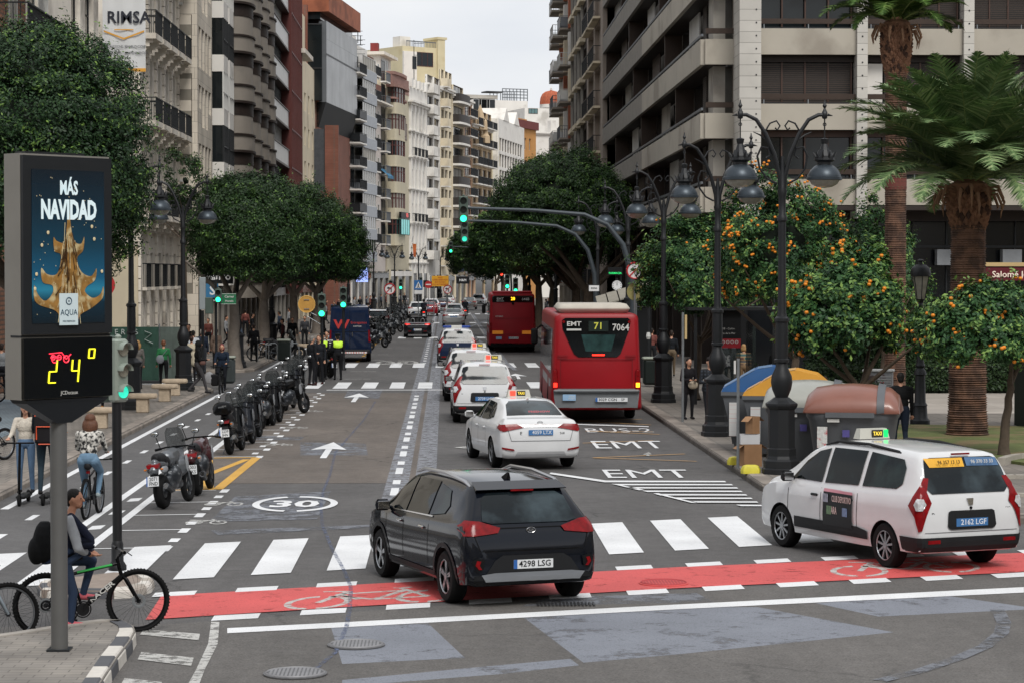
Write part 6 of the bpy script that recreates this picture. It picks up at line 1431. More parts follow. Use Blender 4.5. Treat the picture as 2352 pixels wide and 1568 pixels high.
# ---- bus stop shelter
t=thing('bus_shelter','glass bus shelter with a black and red route panel under the orange trees','bus shelter',(8.4,71.5,.14));
for x,y in ((-.25,0),(-.8,0),(1.6,0)): MB().box(x,x+.09,y,y+.09,0,2.75).build('upright',FRD,t)
MB().box(-.16,.62,-.02,.08,2.0,2.85).build('route_header',BLACK,t); MB().box(-.16,.62,-.03,.07,1.72,1.998).build('red_panel',mat('route_red','8d1b26',.4),t)
mb=MB()
for i in range(5): mb.torus((-.05+i*.135,-.04,1.9),.045,.008,'y',14,4)
mb.build('route_ring',FRW,t)
mb=MB(); text_into(mb,'1258 - Colón',.085,Matrix.Translation((.2,-.035,2.3))@FACE_CAM); text_into(mb,'Porta de la Mar',.08,Matrix.Translation((.2,-.035,2.16))@FACE_CAM);
for i,s in enumerate(('8','10','28','71','81')): text_into(mb,s,.05,Matrix.Translation((-.05+i*.135,-.045,1.9))@FACE_CAM)
mb.build('lettering',mat('route_text','a9a9a6',.5),t); MB().box(-.16,.62,0,.03,.25,1.71).build('glass',mat('shelter_glass','39413f',.08,0,.1,alpha=.55),t); MB().box(.0,.3,-.03,-.005,1.15,1.5).build('notice',mat('notice_white','9a9d9b',.6,0,.3,scale=20,col2='31333a',c2s=12,c2t=.5),t)
MB().box(-1.0,1.9,-.2,1.8,2.86,2.95).build('roof',FRD,t); MB().box(1.0,1.1,.1,1.7,.2,2.5).build('side_glass',mat('shelter_glass','39413f'),t)
# ---- plain sign posts on the right pavement
for px,py0,py1,r,lb,Y in ((1568,968,718,.035,'tall thin galvanised post with a cream plate edge near the bus stop',None),(1695,1075,823,.032,'galvanised post set in a yellow base beside the cardboard boxes',None),(1489,880,700,.05,'dark grey post with a white ribbon tied round it behind the bus',None)):
 q=G(px,py0,.14); top=P(px,py1,q.y).z; t=thing('sign_post',lb,'post',(q.x,q.y,.14)); MB().tube([(0,0,0),(0,0,top-.14)],r,10).build('pole',STEEL if r<.05 else DARK,t)
 if px==1568: MB().box(.05,.11,-.02,.02,top-.85,top-.2).build('plate_edge',OCHRE,t)
 if px==1489: MB().lathe([(.055,1.6),(.09,1.7),(.06,1.85)],8).build('ribbon',FRW,t)
 if px==1695: MB().box(-.09,-.05,-.02,.02,top-.45,top-.18).build('plate_edge',FRW,t)
YB=mat('yellow_plastic','cfc43e',.5,0,.15,scale=6)
for px,py,lb in ((1692,1066,'yellow plastic base block at the foot of the post'),(1724,1086,'yellow plastic block in front of the cardboard boxes')):
 q=G(px,py,.14); t=thing('base_block',lb,'block',(q.x,q.y,.14)); MB().rings([[(x*k,y*k,z) for x,y in ((-.16,-.12),(.16,-.12),(.2,0),(.16,.12),(-.16,.12),(-.2,0))] for k,z in ((1,0),(1,.08),(.8,.15),(.55,.17))]).build('block',YB,t,smooth=30)
# cardboard
CB=mat('cardboard','a07a58',.85,0,.12,scale=5);
def carton(lb,x,y,z,d,rz,m=CB,flaps=True):
 t=thing('cardboard_box' if m is CB else 'white_box',lb,'box',(x,y,z),rz); a,b,c=d
 mb=MB(); th=.006; mb.box(-a/2,a/2,-b/2,-b/2+th,0,c).box(-a/2,a/2,b/2-th,b/2,0,c).box(-a/2,-a/2+th,-b/2+th,b/2-th,0,c).box(a/2-th,a/2,-b/2+th,b/2-th,0,c).box(-a/2+th,a/2-th,-b/2+th,b/2-th,0,th); mb.build('body',m,t)
 if flaps:
  for s in (-1,1):
   mb=MB(); mb.add([(s*a/2,-b/2,c),(s*a/2,b/2,c),(s*(a/2+.14),b/2,c-.1),(s*(a/2+.14),-b/2,c-.1)],[(0,1,2,3)]); mb.build('flap',m,t)
 return t
q=G(1728,1072,.14); carton('open brown cardboard box on the pavement below the white box',q.x,q.y+.3,.14,(.38,.34,.46),.2); carton('white box resting on the brown cardboard box',q.x-.04,q.y+.32,.601,(.4,.34,.2),.1,mat('white_carton','d5d6d8',.7,0,.06),False); carton('torn brown cardboard piece on top of the white box, against the container',q.x+.06,q.y+.42,.803,(.22,.2,.36),.7)
# ---- waste containers
def container(lb,x,y,rz,kind,scale=1):
 x+=.25
 t=thing('waste_container',lb,'waste container',(x,y,.14),rz,'waste containers in a row'); GB=mat('container_grey','5a5d61',.5,0,.12,scale=2,bump=.15,bscale=3)
 W2,D2=.92,.75      # half width across (x), half depth (y)
 if kind in('grey','brown'):
  lid=mat('lid_'+kind,'9b9c95' if kind=='grey' else '84574a',.32,0,.1,scale=1.5,coat=.2)
  def ringb(wx,dy,z,n=24,e=.35): return [(wx*math.copysign(abs(math.cos(a))**e,math.cos(a)),dy*math.copysign(abs(math.sin(a))**e,math.sin(a)),z) for a in [2*PI*k/n for k in range(n)]]
  mb=MB(); mb.rings([ringb(W2*.8,D2*.72,.1),ringb(W2*.82,D2*.76,.2),ringb(W2*.95,D2*.93,1.05),ringb(W2*1.0,D2*1.0,1.12),ringb(W2*1.0,D2*1.0,1.2)]); mb.build('body',GB,t,smooth=40)
  mb=MB(); prof=[(-D2*1.02,1.2),(-D2*1.04,1.25),(-D2*.98,1.42),(-D2*.75,1.6),(-D2*.4,1.72),(0,1.77),(D2*.4,1.74),(D2*.8,1.6),(D2*1.0,1.35),(D2*1.02,1.2)]
  xs=[-1.04,-1.03,-.98,-.8,-.4,0,.4,.8,.98,1.03,1.04]; sc=[0,.25,.6,.86,.97,1,.97,.86,.6,.25,0]
  mb.rings([[(x_*W2,y_,1.2+(z_-1.2)*s_) for y_,z_ in prof] for x_,s_ in zip(xs,sc)]); mb.build('lid',lid,t,smooth=50)
  mb=MB() # end arm wrapping over the lid
  for xx in (.55,):
   mb.rings([[(xx*W2,y_*1.03,(z_-1.2)*.985*1.03+1.2),(xx*W2+.16*W2,y_*1.03,(z_-1.2)*.93+1.2+.02),(xx*W2+.16*W2,y_*.9,(z_-1.2)*.8+1.19),(xx*W2,y_*.9,(z_-1.2)*.8+1.19)] for y_,z_ in prof])
  mb.build('lifting_arm',GB,t,smooth=50)
  mb=MB(); mb.box(-W2*.55,W2*.5,-D2*1.07,-D2*1.0,1.12,1.22); mb.build('handle_bar',GB,t)
  MB().cbox((-W2*.62,-D2*.97,.72),(.2,.03,.42)).build('notice_label',mat('label_white','c7c7c4',.6,0,.25,scale=20,col2='b3343a',c2s=8,c2t=.6),t); MB().cbox((-.1,-D2*.97,.8),(.14,.03,.14)).build('sticker',mat('sticker_violet','514a8a',.6),t); MB().cbox((-.35,-D2*1.0,1.06),(.24,.02,.07)).build('plate',FRW,t)
  for sx in (-1,1):
   mb=MB(); mb.disc((sx*W2*.6,-D2*.4,.09),.09,'x',14,.06); mb.build('castor',RUBBER,t)
 else:
  lid=mat('lid_'+kind,'2f5d93' if kind=='blue' else 'e0a240',.4,0,.1,scale=2)
  mb=MB(); mb.rings([[(-W2*.72,-D2*.65,.08),(W2*.72,-D2*.65,.08),(W2*.72,D2*.65,.08),(-W2*.72,D2*.65,.08)],[(-W2,-D2*.9,1.2),(W2,-D2*.9,1.2),(W2,D2*.9,1.2),(-W2,D2*.9,1.2)],[(-W2*1.05,-D2*.97,1.26),(W2*1.05,-D2*.97,1.26),(W2*1.05,D2*.97,1.26),(-W2*1.05,D2*.97,1.26)],[(-W2*1.05,-D2*.97,1.34),(W2*1.05,-D2*.97,1.34),(W2*1.05,D2*.97,1.34),(-W2*1.05,D2*.97,1.34)]]); mb.build('body',GB,t)
  mb=MB(); prof=[(-1.04,1.342),(-1.0,1.42),(-.62,1.62),(-.2,1.84),(.22,1.9),(.7,1.8),(1.03,1.55),(1.04,1.342)]
  mb.rings([[(W2*u,y_,z_) for u,z_ in prof] for y_ in (-D2*.97,D2*.97)]); mb.build('lid',lid,t,smooth=20)
  mb=MB()
  for i,(a,b) in enumerate(zip(prof[1:4],prof[2:5])):
   for yy in (-.45,.0,.45):
    p0=Vector((W2*a[0],yy,a[1]));p1=Vector((W2*b[0],yy,b[1])); d=p1-p0; nn=Vector((-d.z,0,d.x)).normalized()*.012
    u0=p0+d*.08+nn;u1=p0+d*.92+nn; mb.add([(u0.x,yy-.18,u0.z),(u1.x,yy-.18,u1.z),(u1.x,yy+.18,u1.z),(u0.x,yy+.18,u0.z)],[(0,1,2,3)])
  mb.build('lid_panel',mat('lidp_'+kind,'7394bb' if kind=='blue' else 'edbe7c',.4,0,.06),t)
  for i in range(5): MB().rings([[(-W2*.75-.22*W2*(z-.1)/1.1-.015,yy-.03,z),(-W2*.75-.22*W2*(z-.1)/1.1+.01,yy-.03,z),(-W2*.75-.22*W2*(z-.1)/1.1+.01,yy+.03,z),(-W2*.75-.22*W2*(z-.1)/1.1-.015,yy+.03,z)] for z,yy in ((.15,-.35+i*.18),(1.15,-.45+i*.22))]).build('rib',GB,t)
  mb=MB(); mb.box(-W2*.85,-W2*.62,-D2*.94,-D2*.89,.35,1.1); mb.build('reflector',brickmat('reflector','c8453f','d8d8d6','d8d8d6',9,.1,.05,.5,offset=0,axes=(0,2),bump=0),t)
 return t
container('brown lidded grey container nearest the camera, behind the white taxi',8.0,47.2,R(-14),'brown')
container('pale grey lidded container squeezed between the brown one and the yellow one',7.4,49.0,R(-12),'grey')
container('yellow lidded recycling container beside the near iron lamp post',7.25,51.2,R(-10),'yellow')
container('blue lidded paper container farthest back in the row',6.98,53.0,R(-8),'blue')
# ---- utility cabinet with graffiti
q=G(2026,935,.14); t=thing('utility_cabinet','pale metal utility cabinet covered with stickers and red graffiti','cabinet',(11.9,64.2,.14),R(-14)); MB().cbox((0,0,.65),(.78,.5,1.3),bev=.02).build('body',mat('cabinet_grey','8f9092',.6,0,.2,scale=4,col2='5c3b3a',c2s=6,c2t=.62),t); MB().cbox((0,0,1.33),(.86,.58,.07),bev=.02).build('top',mat('cabinet_top','b5b5b2',.6,0,.1),t)
mb=MB()
for i in range(14): mb.box(.0,.36,-.262,-.252,.25+i*.07,.28+i*.07)
mb.build('vent_slats',mat('cabinet_vent','a9a9a8',.6),t); mb=MB()
for x,z,s in ((-.28,.9,'K'),(-.12,.9,'x'),(.12,.95,'K'),(.1,.6,'O'),(-.2,.5,'MA'),(.25,.4,'Z')): text_into(mb,s,.2,Matrix.Translation((x,-.27,z))@FACE_CAM,.01)
mb.build('graffiti',SR,t); MB().cbox((-.22,-.262,1.08),(.28,.01,.24)).build('poster_scrap',mat('scrap_dark','4b3f3c',.7,0,.4,scale=12),t)
# ================================================================ vehicles
def catmull(st,n):
 st=np.array(st,float); ys=st[:,0]; out=[]
 for i in range(len(st)-1):
  k=max(1,int(abs(ys[i+1]-ys[i])/n)+1)
  for j in range(k):
   t=j/k; p0=st[max(i-1,0)];p1=st[i];p2=st[i+1];p3=st[min(i+2,len(st)-1)]
   d=max(p2[0]-p1[0],1e-6); m1=(p2-p0)/max(p2[0]-p0[0],1e-6)*d; m2=(p3-p1)/max(p3[0]-p1[0],1e-6)*d
   m1=np.where((p2-p1)*(p1-p0)<=0,0,m1) if i>0 else m1; m2=np.where((p3-p2)*(p2-p1)<=0,0,m2)
   q=(2*t**3-3*t**2+1)*p1+(t**3-2*t**2+t)*m1+(-2*t**3+3*t**2)*p2+(t**3-t**2)*m2; q[0]=p1[0]+t*d; out.append(q)
 out.append(st[-1]); return out
def section(s):
 y,zb,zs,zt,wb,wt=s; g=zt-zs; zm=zb+(zs-zb)*.5
 h=[(0,zb),(wb*.8,zb),(wb*.95,zb+.03),(wb*.985,zb+(zs-zb)*.22),(wb,zm),(wb*.992,zb+(zs-zb)*.75),(wb*.975,zs-.03*min(1,g*5)),(wb*.95,zs),
       (wb*.95+(wt-wb*.95)*.33,zs+g*.28),(wb*.95+(wt-wb*.95)*.68,zs+g*.6),(wt,zs+g*.84),(wt*.93,zs+g*.94),(wt*.75,zs+g*.985),(wt*.4,zt-.001),(0,zt)]
 return [(x,y,z) for x,z in h]+[(-x,y,z) for x,z in h[-2:0:-1]]
def loft(st,step=.09):
 mb=MB(); mb.rings([section(s) for s in catmull(st,step)]); return mb
CLAD=mat('cladding','1b1c1e',.6,0,.1); ARCH=mat('arch_black','08080a',.9,0,0); TYRE=RUBBER; RIMM=mat('rim_alloy','a5a8ab',.3,.8,.1); RIMD=mat('rim_dark','2a2c2f',.4,.5,.1)
GL=mat('car_glass','0b1112',.03,0,.3,scale=.9,spec=.3,col2='22302f',c2s=1.6,c2t=.56); GLR=mat('car_glass_rear','151b1e',.05,0,.4,scale=1.1,spec=.55,col2='3a454a',c2s=1.3,c2t=.55); LRED=mat('lamp_red','7a0a10',.2,0,.4,scale=14,spec=.3); LREDON=mat('lamp_red_lit','ff2a1c',.3,emit=2.2,var=0); LAMB=mat('lamp_amber_lit','ff9a1e',.3,emit=3,var=0); LCLR=mat('lamp_clear','c9c9cb',.1,.3,.3,scale=20)  # second tone in both car glasses paints in uneven reflections
PLW=mat('plate_white','d6d8da',.5,0,.03); PLB=mat('plate_blue','3f72a8',.5,0,.05); INK=mat('plate_ink','17181b',.5,0,0); INKW=mat('plate_letter_white','dfe4ea',.5,0,0); EUB=mat('plate_eu','2a5fa5',.5,0,0)
def paint(name,c,met=0,r=.28): return mat('paint_'+name,c,.09,met*.5,.05,scale=2,spec=.45)
class Skin:
 cx,cy=.82,-2.16
 def __init__(s,me):
  bm=bmesh.new(); bm.from_mesh(me); s.b=BVHTree.FromBMesh(bm); bm.free()
 def decal(s,polys,ax,off=.006,g=.07,z0=None):
  """flat outlines pressed onto the body: ax 'L','R' side (y,z); 'B','F' rear/front (x,z); 'T' top (x,y)"""
  out=MB()
  for poly in polys:
   bm=bmesh.new(); vs=[bm.verts.new((p[0],p[1],0)) for p in poly]; bm.faces.new(vs)
   us=[p[0] for p in poly]; ws=[p[1] for p in poly]
   for k,(lo,hi) in enumerate(((min(us),max(us)),(min(ws),max(ws)))):
    n=int((hi-lo)/g)
    for i in range(1,n+1):
     co=[0,0,0]; no=[0,0,0]; co[k]=lo+(hi-lo)*i/(n+1); no[k]=1
     bmesh.ops.bisect_plane(bm,geom=bm.verts[:]+bm.edges[:]+bm.faces[:],plane_co=co,plane_no=no)
   bm.verts.ensure_lookup_table(); V=[]; ok=[]
   for v in bm.verts:
    a,b=v.co.x,v.co.y
    if ax in('BL','BR'):
     sx=1 if ax=='BR' else -1; d=(-sx*.7071,.7071,0); p0=(sx*(s.cx-a*.7071),s.cy-a*.7071,b); o=(p0[0]-d[0]*5,p0[1]-d[1]*5,b)
    else: o,d={'L':((-9,a,b),(1,0,0)),'R':((9,a,b),(-1,0,0)),'B':((a,-19,b),(0,1,0)),'F':((a,19,b),(0,-1,0)),'T':((a,b,9),(0,0,-1))}[ax]
    h,nn,_,_=s.b.ray_cast(Vector(o),Vector(d))
    if h is None:
     h,nn,_,_=s.b.find_nearest(Vector({'BL':(-.8,-2.1,b),'BR':(.8,-2.1,b),'L':(-.85,a,b),'R':(.85,a,b),'B':(a,-2.1,b),'F':(a,2.1,b),'T':(a,b,1.4)}[ax]))
    if nn.dot(Vector(d))>0: nn=-nn
    V.append(h+nn*off*.5-Vector(d)*off)
   for i,v in enumerate(bm.verts): v.index=i
   out.add(V,[tuple(v.index for v in f.verts) for f in bm.faces]); bm.free()
  return out
def wheel_parts(root,x,y,r,w_,side,rim=RIMM,style=5,twin=False):
 t=bpy.data.objects.new('wheel',None);
 key=('w',r,w_,style,rim.name)
 if key not in _bc:
  mb=MB(); prof=[(r*.66,-w_/2),(r*.9,-w_/2),(r*.985,-w_*.36),(r,-w_*.2),(r,w_*.2),(r*.985,w_*.36),(r*.9,w_/2),(r*.66,w_/2)]
  n=28; vs=[];fs=[]
  for i in range(n):
   a=2*PI*i/n
   for q,h in prof: vs.append((h,q*math.cos(a),q*math.sin(a)))
  m_=len(prof)
  for i in range(n):
   for j in range(m_-1): fs.append((i*m_+j,((i+1)%n)*m_+j,((i+1)%n)*m_+j+1,i*m_+j+1))
  mb.add(vs,fs); ty=mb.mesh('tyre',TYRE,smooth=40)
  mb=MB(); mb.disc((.0,0,0),r*.67,'x',24,w_*.5); dk=mb.mesh('hub_drum',ARCH)
  mb=MB(); mb.torus((w_*.42,0,0),r*.64,r*.035,'x',28,6); mb.disc((w_*.36,0,0),r*.14,'x',12,.03)
  for k in range(style):
   a=2*PI*k/style
   for da in ((-.13,.13) if style<=6 else (0,)):
    M=Matrix.Rotation(a+da*.8,4,'X'); mb.box(w_*.3,w_*.4,-r*.045,r*.045,r*.1,r*.64,M)
  rm=mb.mesh('rim',rim)
  _bc[key]=(ty,dk,rm)
 ty,dk,rm=_bc[key]
 tyre=link_mesh('wheel',ty,root,(x,y,r),(0,0,0 if side>0 else PI)); link_mesh('rim',rm,tyre); link_mesh('hub',dk,tyre); return tyre
def boolean_arches(body,axles,r,W,depth=.34):
 cut=MB()
 for y in axles:
  for s in (-1,1): cut.disc((s*(W/2-.0),y,r-.01),r+.045,'x',36,depth*2)
 co=cut.build('cut',ARCH); m=body.modifiers.new('b','BOOLEAN'); m.operation='DIFFERENCE'; m.object=co; m.solver='EXACT'
 me=ev_mesh(body); body.modifiers.clear(); body.data=me
 if len(me.materials)<2: me.materials.append(ARCH)
 for f in me.polygons:
  c=f.center
  for y in axles:
   if abs(c.x)>W/2-depth-.02 and abs(math.hypot(c.y-y,c.z-(r-.01))-(r+.045))<.012 and abs(f.normal.x)<.5 and f.normal.y*(c.y-y)+f.normal.z*(c.z-r)<0: f.material_index=1; f.use_smooth=False
  if f.material_index!=1: f.material_index=0
  if abs(c.x)<W/2-depth+.01 and abs(c.x)>W/2-depth-.01 and abs(f.normal.x)>.9: f.material_index=1
 bpy.data.objects.remove(co)
def mirror2(polys): return [[(-a,b) for a,b in p][::-1] for p in polys]
def plate(root,txt,x,y,z,white=True,two=False,rx=0,rz=0,w_=.52,h=.11):
 M=Matrix.Translation((x,y,z))@Matrix.Rotation(rz,4,'Z')@Matrix.Rotation(rx,4,'X'); mb=MB(); mb.box(-w_/2,w_/2,-.008,.008,-h/2,h/2,M); o=mb.build('number_plate',PLW if white else PLB,root)
 mb=MB(); mb.box(-w_/2,-w_/2+w_*.09,-.011,-.0085,-h/2,h/2,M)
 if white: mb.build('country_strip',EUB,o)
 mb=MB()
 if two:
  a,b=txt.split(); s=h*.52; text_into(mb,a,s,M@Matrix.Translation((.02,-.011,h*.23))@FACE_CAM,.01,sx=.9); text_into(mb,b,s,M@Matrix.Translation((.02,-.011,-h*.25))@FACE_CAM,.01,sx=.9)
 else: text_into(mb,txt,h*.95,M@Matrix.Translation((w_*.04,-.011,0))@FACE_CAM,.01,sx=w_*.8/text_w(txt,h*.95))
 mb.build('plate_lettering',INK if white else INKW,o); return o
def mirror_part(root,x,y,z,m,s):
 mb=MB(); mb.cbox((x+s*.1,y,z),(.2,.12,.15),bev=.04); mb.tube([(x-s*.03,y+.02,z-.04),(x+s*.05,y,z-.03)],.025,6); o=mb.build('wing_mirror',m,root,smooth=40); MB().cbox((x+s*.1,y-.062,z),(.16,.01,.11),bev=.004).build('mirror_glass',CHROME,o)
def silhouette(root,kind='rear'):
 pass
def taxi_sign(root,y,z,x=0,green=True):
 mb=MB(); mb.rings([[(x-.26,y-.09,z),(x+.26,y-.09,z),(x+.26,y+.09,z),(x-.26,y+.09,z)],[(x-.23,y-.05,z+.15),(x+.23,y-.05,z+.15),(x+.23,y+.05,z+.15),(x-.23,y+.05,z+.15)]]); o=mb.build('taxi_sign',mat('taxi_box','b9b8ae',.5,0,.05),root)
 MB().box(x-.05,x+.14,y-.088,y-.078,z+.02,z+.13).build('sign_panel',mat('taxi_panel','33312a',.5,0,0),o); mb=MB(); text_into(mb,'TAXI',.08,Matrix.Translation((x+.045,y-.092,z+.075))@FACE_CAM,.012,sx=.85); mb.build('sign_lettering',mat('taxi_led','f2d24a',.5,emit=.6,var=0),o)
 if green: MB().box(x+.16,x+.23,y-.088,y-.076,z+.02,z+.13).build('green_lamp',mat('taxi_green','0fc85a',.4,emit=1.0,var=0),o)
 else: MB().box(x-.2,x-.08,y-.088,y-.076,z+.02,z+.13).build('red_lamp',mat('taxi_red','f04434',.4,emit=.8,var=0),o)
ST={
'niro':dict(L=4.355,W=1.8,ax=(-1.39,1.31),r=.33,st=[(-2.17,.42,.6,.66,.70,.62),(-2.15,.34,.68,.76,.80,.72),(-2.10,.29,.84,.92,.85,.78),(-2.03,.27,.97,1.06,.875,.76),(-1.95,.26,1.02,1.15,.885,.72),(-1.78,.25,1.04,1.34,.89,.665),(-1.64,.25,1.03,1.455,.895,.64),(-1.5,.24,1.02,1.5,.9,.64),(-.6,.23,.99,1.545,.9,.65),(.25,.23,.96,1.525,.9,.64),(.75,.23,.95,1.4,.9,.66),(1.15,.23,.95,1.16,.895,.7),(1.38,.23,.94,1.02,.89,.74),(1.85,.25,.84,.92,.86,.68),(2.08,.27,.68,.76,.78,.62),(2.17,.36,.55,.6,.62,.5)]),
'lodgy':dict(L=4.5,W=1.75,ax=(-1.39,1.42),r=.32,st=[(-2.25,.4,.62,.68,.72,.66),(-2.23,.32,.8,.88,.81,.74),(-2.18,.28,1.0,1.06,.85,.775),(-2.12,.27,1.07,1.2,.862,.75),(-2.03,.26,1.08,1.42,.868,.69),(-1.94,.25,1.08,1.58,.872,.655),(-1.82,.25,1.07,1.64,.875,.645),(-.6,.23,1.03,1.68,.875,.64),(.4,.23,1.0,1.655,.875,.64),(.9,.23,1.0,1.5,.875,.66),(1.35,.23,.99,1.22,.87,.7),(1.6,.24,.98,1.09,.865,.74),(1.98,.25,.88,.97,.84,.7),(2.16,.28,.7,.78,.76,.6),(2.24,.36,.55,.6,.6,.46)]),
'corolla':dict(L=4.63,W=1.78,ax=(-1.31,1.39),r=.325,st=[(-2.31,.4,.62,.68,.7,.64),(-2.29,.32,.76,.84,.79,.72),(-2.24,.27,.88,.97,.84,.76),(-2.17,.25,.93,1.05,.86,.75),(-1.95,.24,.95,1.08,.875,.72),(-1.72,.23,.955,1.10,.88,.69),(-1.5,.23,.955,1.19,.885,.64),(-1.0,.23,.95,1.37,.89,.585),(-.5,.22,.94,1.43,.89,.59),(.2,.22,.93,1.43,.89,.6),(.7,.22,.92,1.33,.89,.61),(1.15,.22,.92,1.1,.885,.66),(1.42,.22,.89,.99,.88,.7),(2.0,.23,.76,.85,.84,.66),(2.24,.27,.62,.69,.74,.58),(2.31,.35,.5,.55,.6,.46)]),
}
_cars={}
def sidewin(k):
 if k=='niro': return [[(.98,1.0),(.3,1.0),(.3,1.44),(.42,1.43),(.78,1.26)],[(.24,1.0),(-.62,1.03),(-.62,1.46),(.24,1.45)],[(-.68,1.035),(-1.2,1.1),(-1.27,1.2),(-1.1,1.38),(-.68,1.44)]]
 if k=='lodgy': return [[(1.18,1.07),(.32,1.07),(.32,1.56),(.62,1.5),(.9,1.34)],[(.24,1.07),(-.66,1.1),(-.66,1.585),(.24,1.575)],[(-.76,1.1),(-1.62,1.13),(-1.74,1.2),(-1.72,1.42),(-1.6,1.53),(-.76,1.58)]]
 return [[(.96,.98),(.2,.98),(.2,1.36),(.4,1.35),(.75,1.2)],[(.13,.98),(-.72,1.0),(-.72,1.3),(-.6,1.34),(.13,1.365)],[(-.77,1.0),(-1.08,1.06),(-.85,1.24),(-.77,1.28)]]
def make_car(kind,pm,label,cat,plate_txt='',white=True,group='cars and taxis on the road',roof=None,details=True,lit=False,rimm=RIMM,rails=False,railm=None,taxi=None,extra=None,lower=None,rear='std'):
 c=ST[kind]; W=c['W']; t=thing('car' if cat!='taxi' else 'taxi',label,cat,(0,0,0),0,group)
 body=loft(c['st']).build('body',[pm,ARCH],t,smooth=50); boolean_arches(body,c['ax'],c['r'],W)
 body.data.polygons.foreach_set('use_smooth',[f.material_index==0 for f in body.data.polygons]); body.data.set_sharp_from_angle(angle=R(42))
 sk=Skin(body.data); D=sk.decal
 sw=sidewin(kind)
 for nm,p in zip(('front_side_window','rear_side_window','quarter_window'),sw):
  for ax in 'LR': D([p],ax,.007).build(nm,GL,t,smooth=30,fixn=False)
 # frame strip round the windows and belt line
 ys=[q[0] for p in sw for q in p];
 y1,y0=max(ys),min(ys); zr=c['ax'][0]
 rearg={'niro':[[(-.62,1.07),(-.5,1.04),(.5,1.04),(.62,1.07),(.6,1.15),(.55,1.33),(.45,1.39),(-.45,1.39),(-.55,1.33),(-.6,1.15)]],
     'lodgy':[[(-.68,1.17),(-.6,1.09),(.6,1.09),(.68,1.17),(.64,1.4),(.6,1.54),(.5,1.57),(-.5,1.57),(-.6,1.54),(-.64,1.4)]],
     'corolla':[[(-.6,1.12),(0,1.135),(.6,1.12),(.52,1.32),(.42,1.385),(0,1.4),(-.42,1.385),(-.52,1.32)]]}[kind]
 D(rearg,'B',.009,.05).build('rear_window',GLR,t,smooth=30,fixn=False)
 wsh={'niro':[[(-.6,1.22),(.6,1.22),(.52,.62),(-.52,.62)]],'lodgy':[[(-.62,1.5),(.62,1.5),(.55,.72),(-.55,.72)]],'corolla':[[(-.62,1.28),(.62,1.28),(.52,.52),(-.52,.52)]]}[kind]
 D([[(x,y) for x,y in p] for p in wsh],'T',.006,.1).build('windscreen',GL,t,smooth=30,fixn=False)
 for s in (-1,1):
  for y in c['ax']: wheel_parts(t,s*(W/2-.115),y,c['r'],.21,s,rimm,5 if kind!='lodgy' else 9)
 mz=1.02 if kind!='lodgy' else 1.1; my={'niro':.95,'lodgy':1.12,'corolla':.9}[kind]
 for s in (-1,1): mirror_part(t,s*(W/2-.04),my,mz,pm if kind=='corolla' else CLAD if kind=='lodgy' else pm,s)
 # door gaps and handles
 gaps=[]
 for y in {'niro':(1.02,.27,-.75),'lodgy':(1.2,.28,-.7),'corolla':(1.0,.16,-.72)}[kind]:
  gaps.append([(y,.42),(y+.012,.42),(y+.012,c['st'][8][2]-.01),(y,c['st'][8][2]-.01)])
 for ax in 'LR': D(gaps,ax,.003,.1).build('door_gap',ARCH,t,fixn=False)
 for y in {'niro':(.42,-.5),'lodgy':(.45,-.5),'corolla':(.35,-.5)}[kind]:
  for s in (-1,1): MB().cbox((s*(W/2-.0),y,c['st'][8][2]-.12),(.04,.17,.035),bev=.012).build('door_handle',CHROME if kind=='niro' else CLAD if kind=='lodgy' else pm,t)
 if kind=='niro':
  arc=[]
  for y in c['ax']:
   n=14
   for i in range(n):
    a,b=PI*(-.05+1.1*i/n),PI*(-.05+1.1*(i+1)/n); arc.append([(y+rr*math.cos(u),.32+rr*math.sin(u)) for rr,u in ((.385,a),(.385,b),(.44,b),(.44,a))])
  arc.append([(-.98,.24),(.92,.24),(.9,.36),(-.97,.36)])
  for ax in 'LR': D(arc,ax,.008,.12).build('wheel_arch_trim',CLAD,t,fixn=False)
  D([[(-.8,.3),(.8,.3),(.82,.4),(.62,.43),(.5,.6),(.4,.66),(-.4,.66),(-.5,.6),(-.62,.43),(-.82,.4)]],'B',.006).build('lower_bumper',CLAD,t,fixn=False)
  D([[(-.62,.34),(.62,.34),(.68,.43),(.5,.45),(-.5,.45),(-.68,.43)]],'B',.016).build('skid_plate',mat('skid_grey','8b8e92',.35,.5,.05),t,fixn=False)
  tl=[[(.4,.99),(.44,.93),(.75,.9),(.86,.9),(.875,1.0),(.8,1.08),(.66,1.07)]]
  for p in (tl,mirror2(tl)): o=D(p,'B',.014,.04).build('tail_light',LRED,t,smooth=30,fixn=False)
  MB().cbox((.74,-2.05,.975),(.05,.02,.05)).build('indicator_lit',LAMB,t)
  fl=[[(.64,.62),(.74,.64),(.8,.6),(.74,.47),(.66,.5)]]
  for p in (fl,mirror2(fl)): D(p,'B',.02,.05).build('fog_light_surround',ARCH,t,fixn=False)
  for s in (-1,1):
   D([[(s*.69,.6),(s*.74,.61),(s*.76,.55),(s*.72,.5),(s*.68,.5),(s*.71,.55)]],'B',.026,.05).build('fog_light',LRED,t,fixn=False)
  mb=MB(); mb.rings([[(-.6,-1.74,1.42),(-.55,-1.5,1.48),(.55,-1.5,1.48),(.6,-1.74,1.42)],[(-.6,-1.77,1.435),(-.57,-1.5,1.515),(.57,-1.5,1.515),(.6,-1.77,1.435)]]); mb.build('spoiler',pm,t,smooth=30); MB().cbox((0,-1.775,1.42),(.3,.02,.02)).build('brake_light',LRED,t)
  mb=MB(); mb.tube([(.05,-1.99,1.09),(.1,-1.96,1.12),(.42,-1.955,1.1)],[.025,.014,.008],6); mb.build('wiper',ARCH,t)
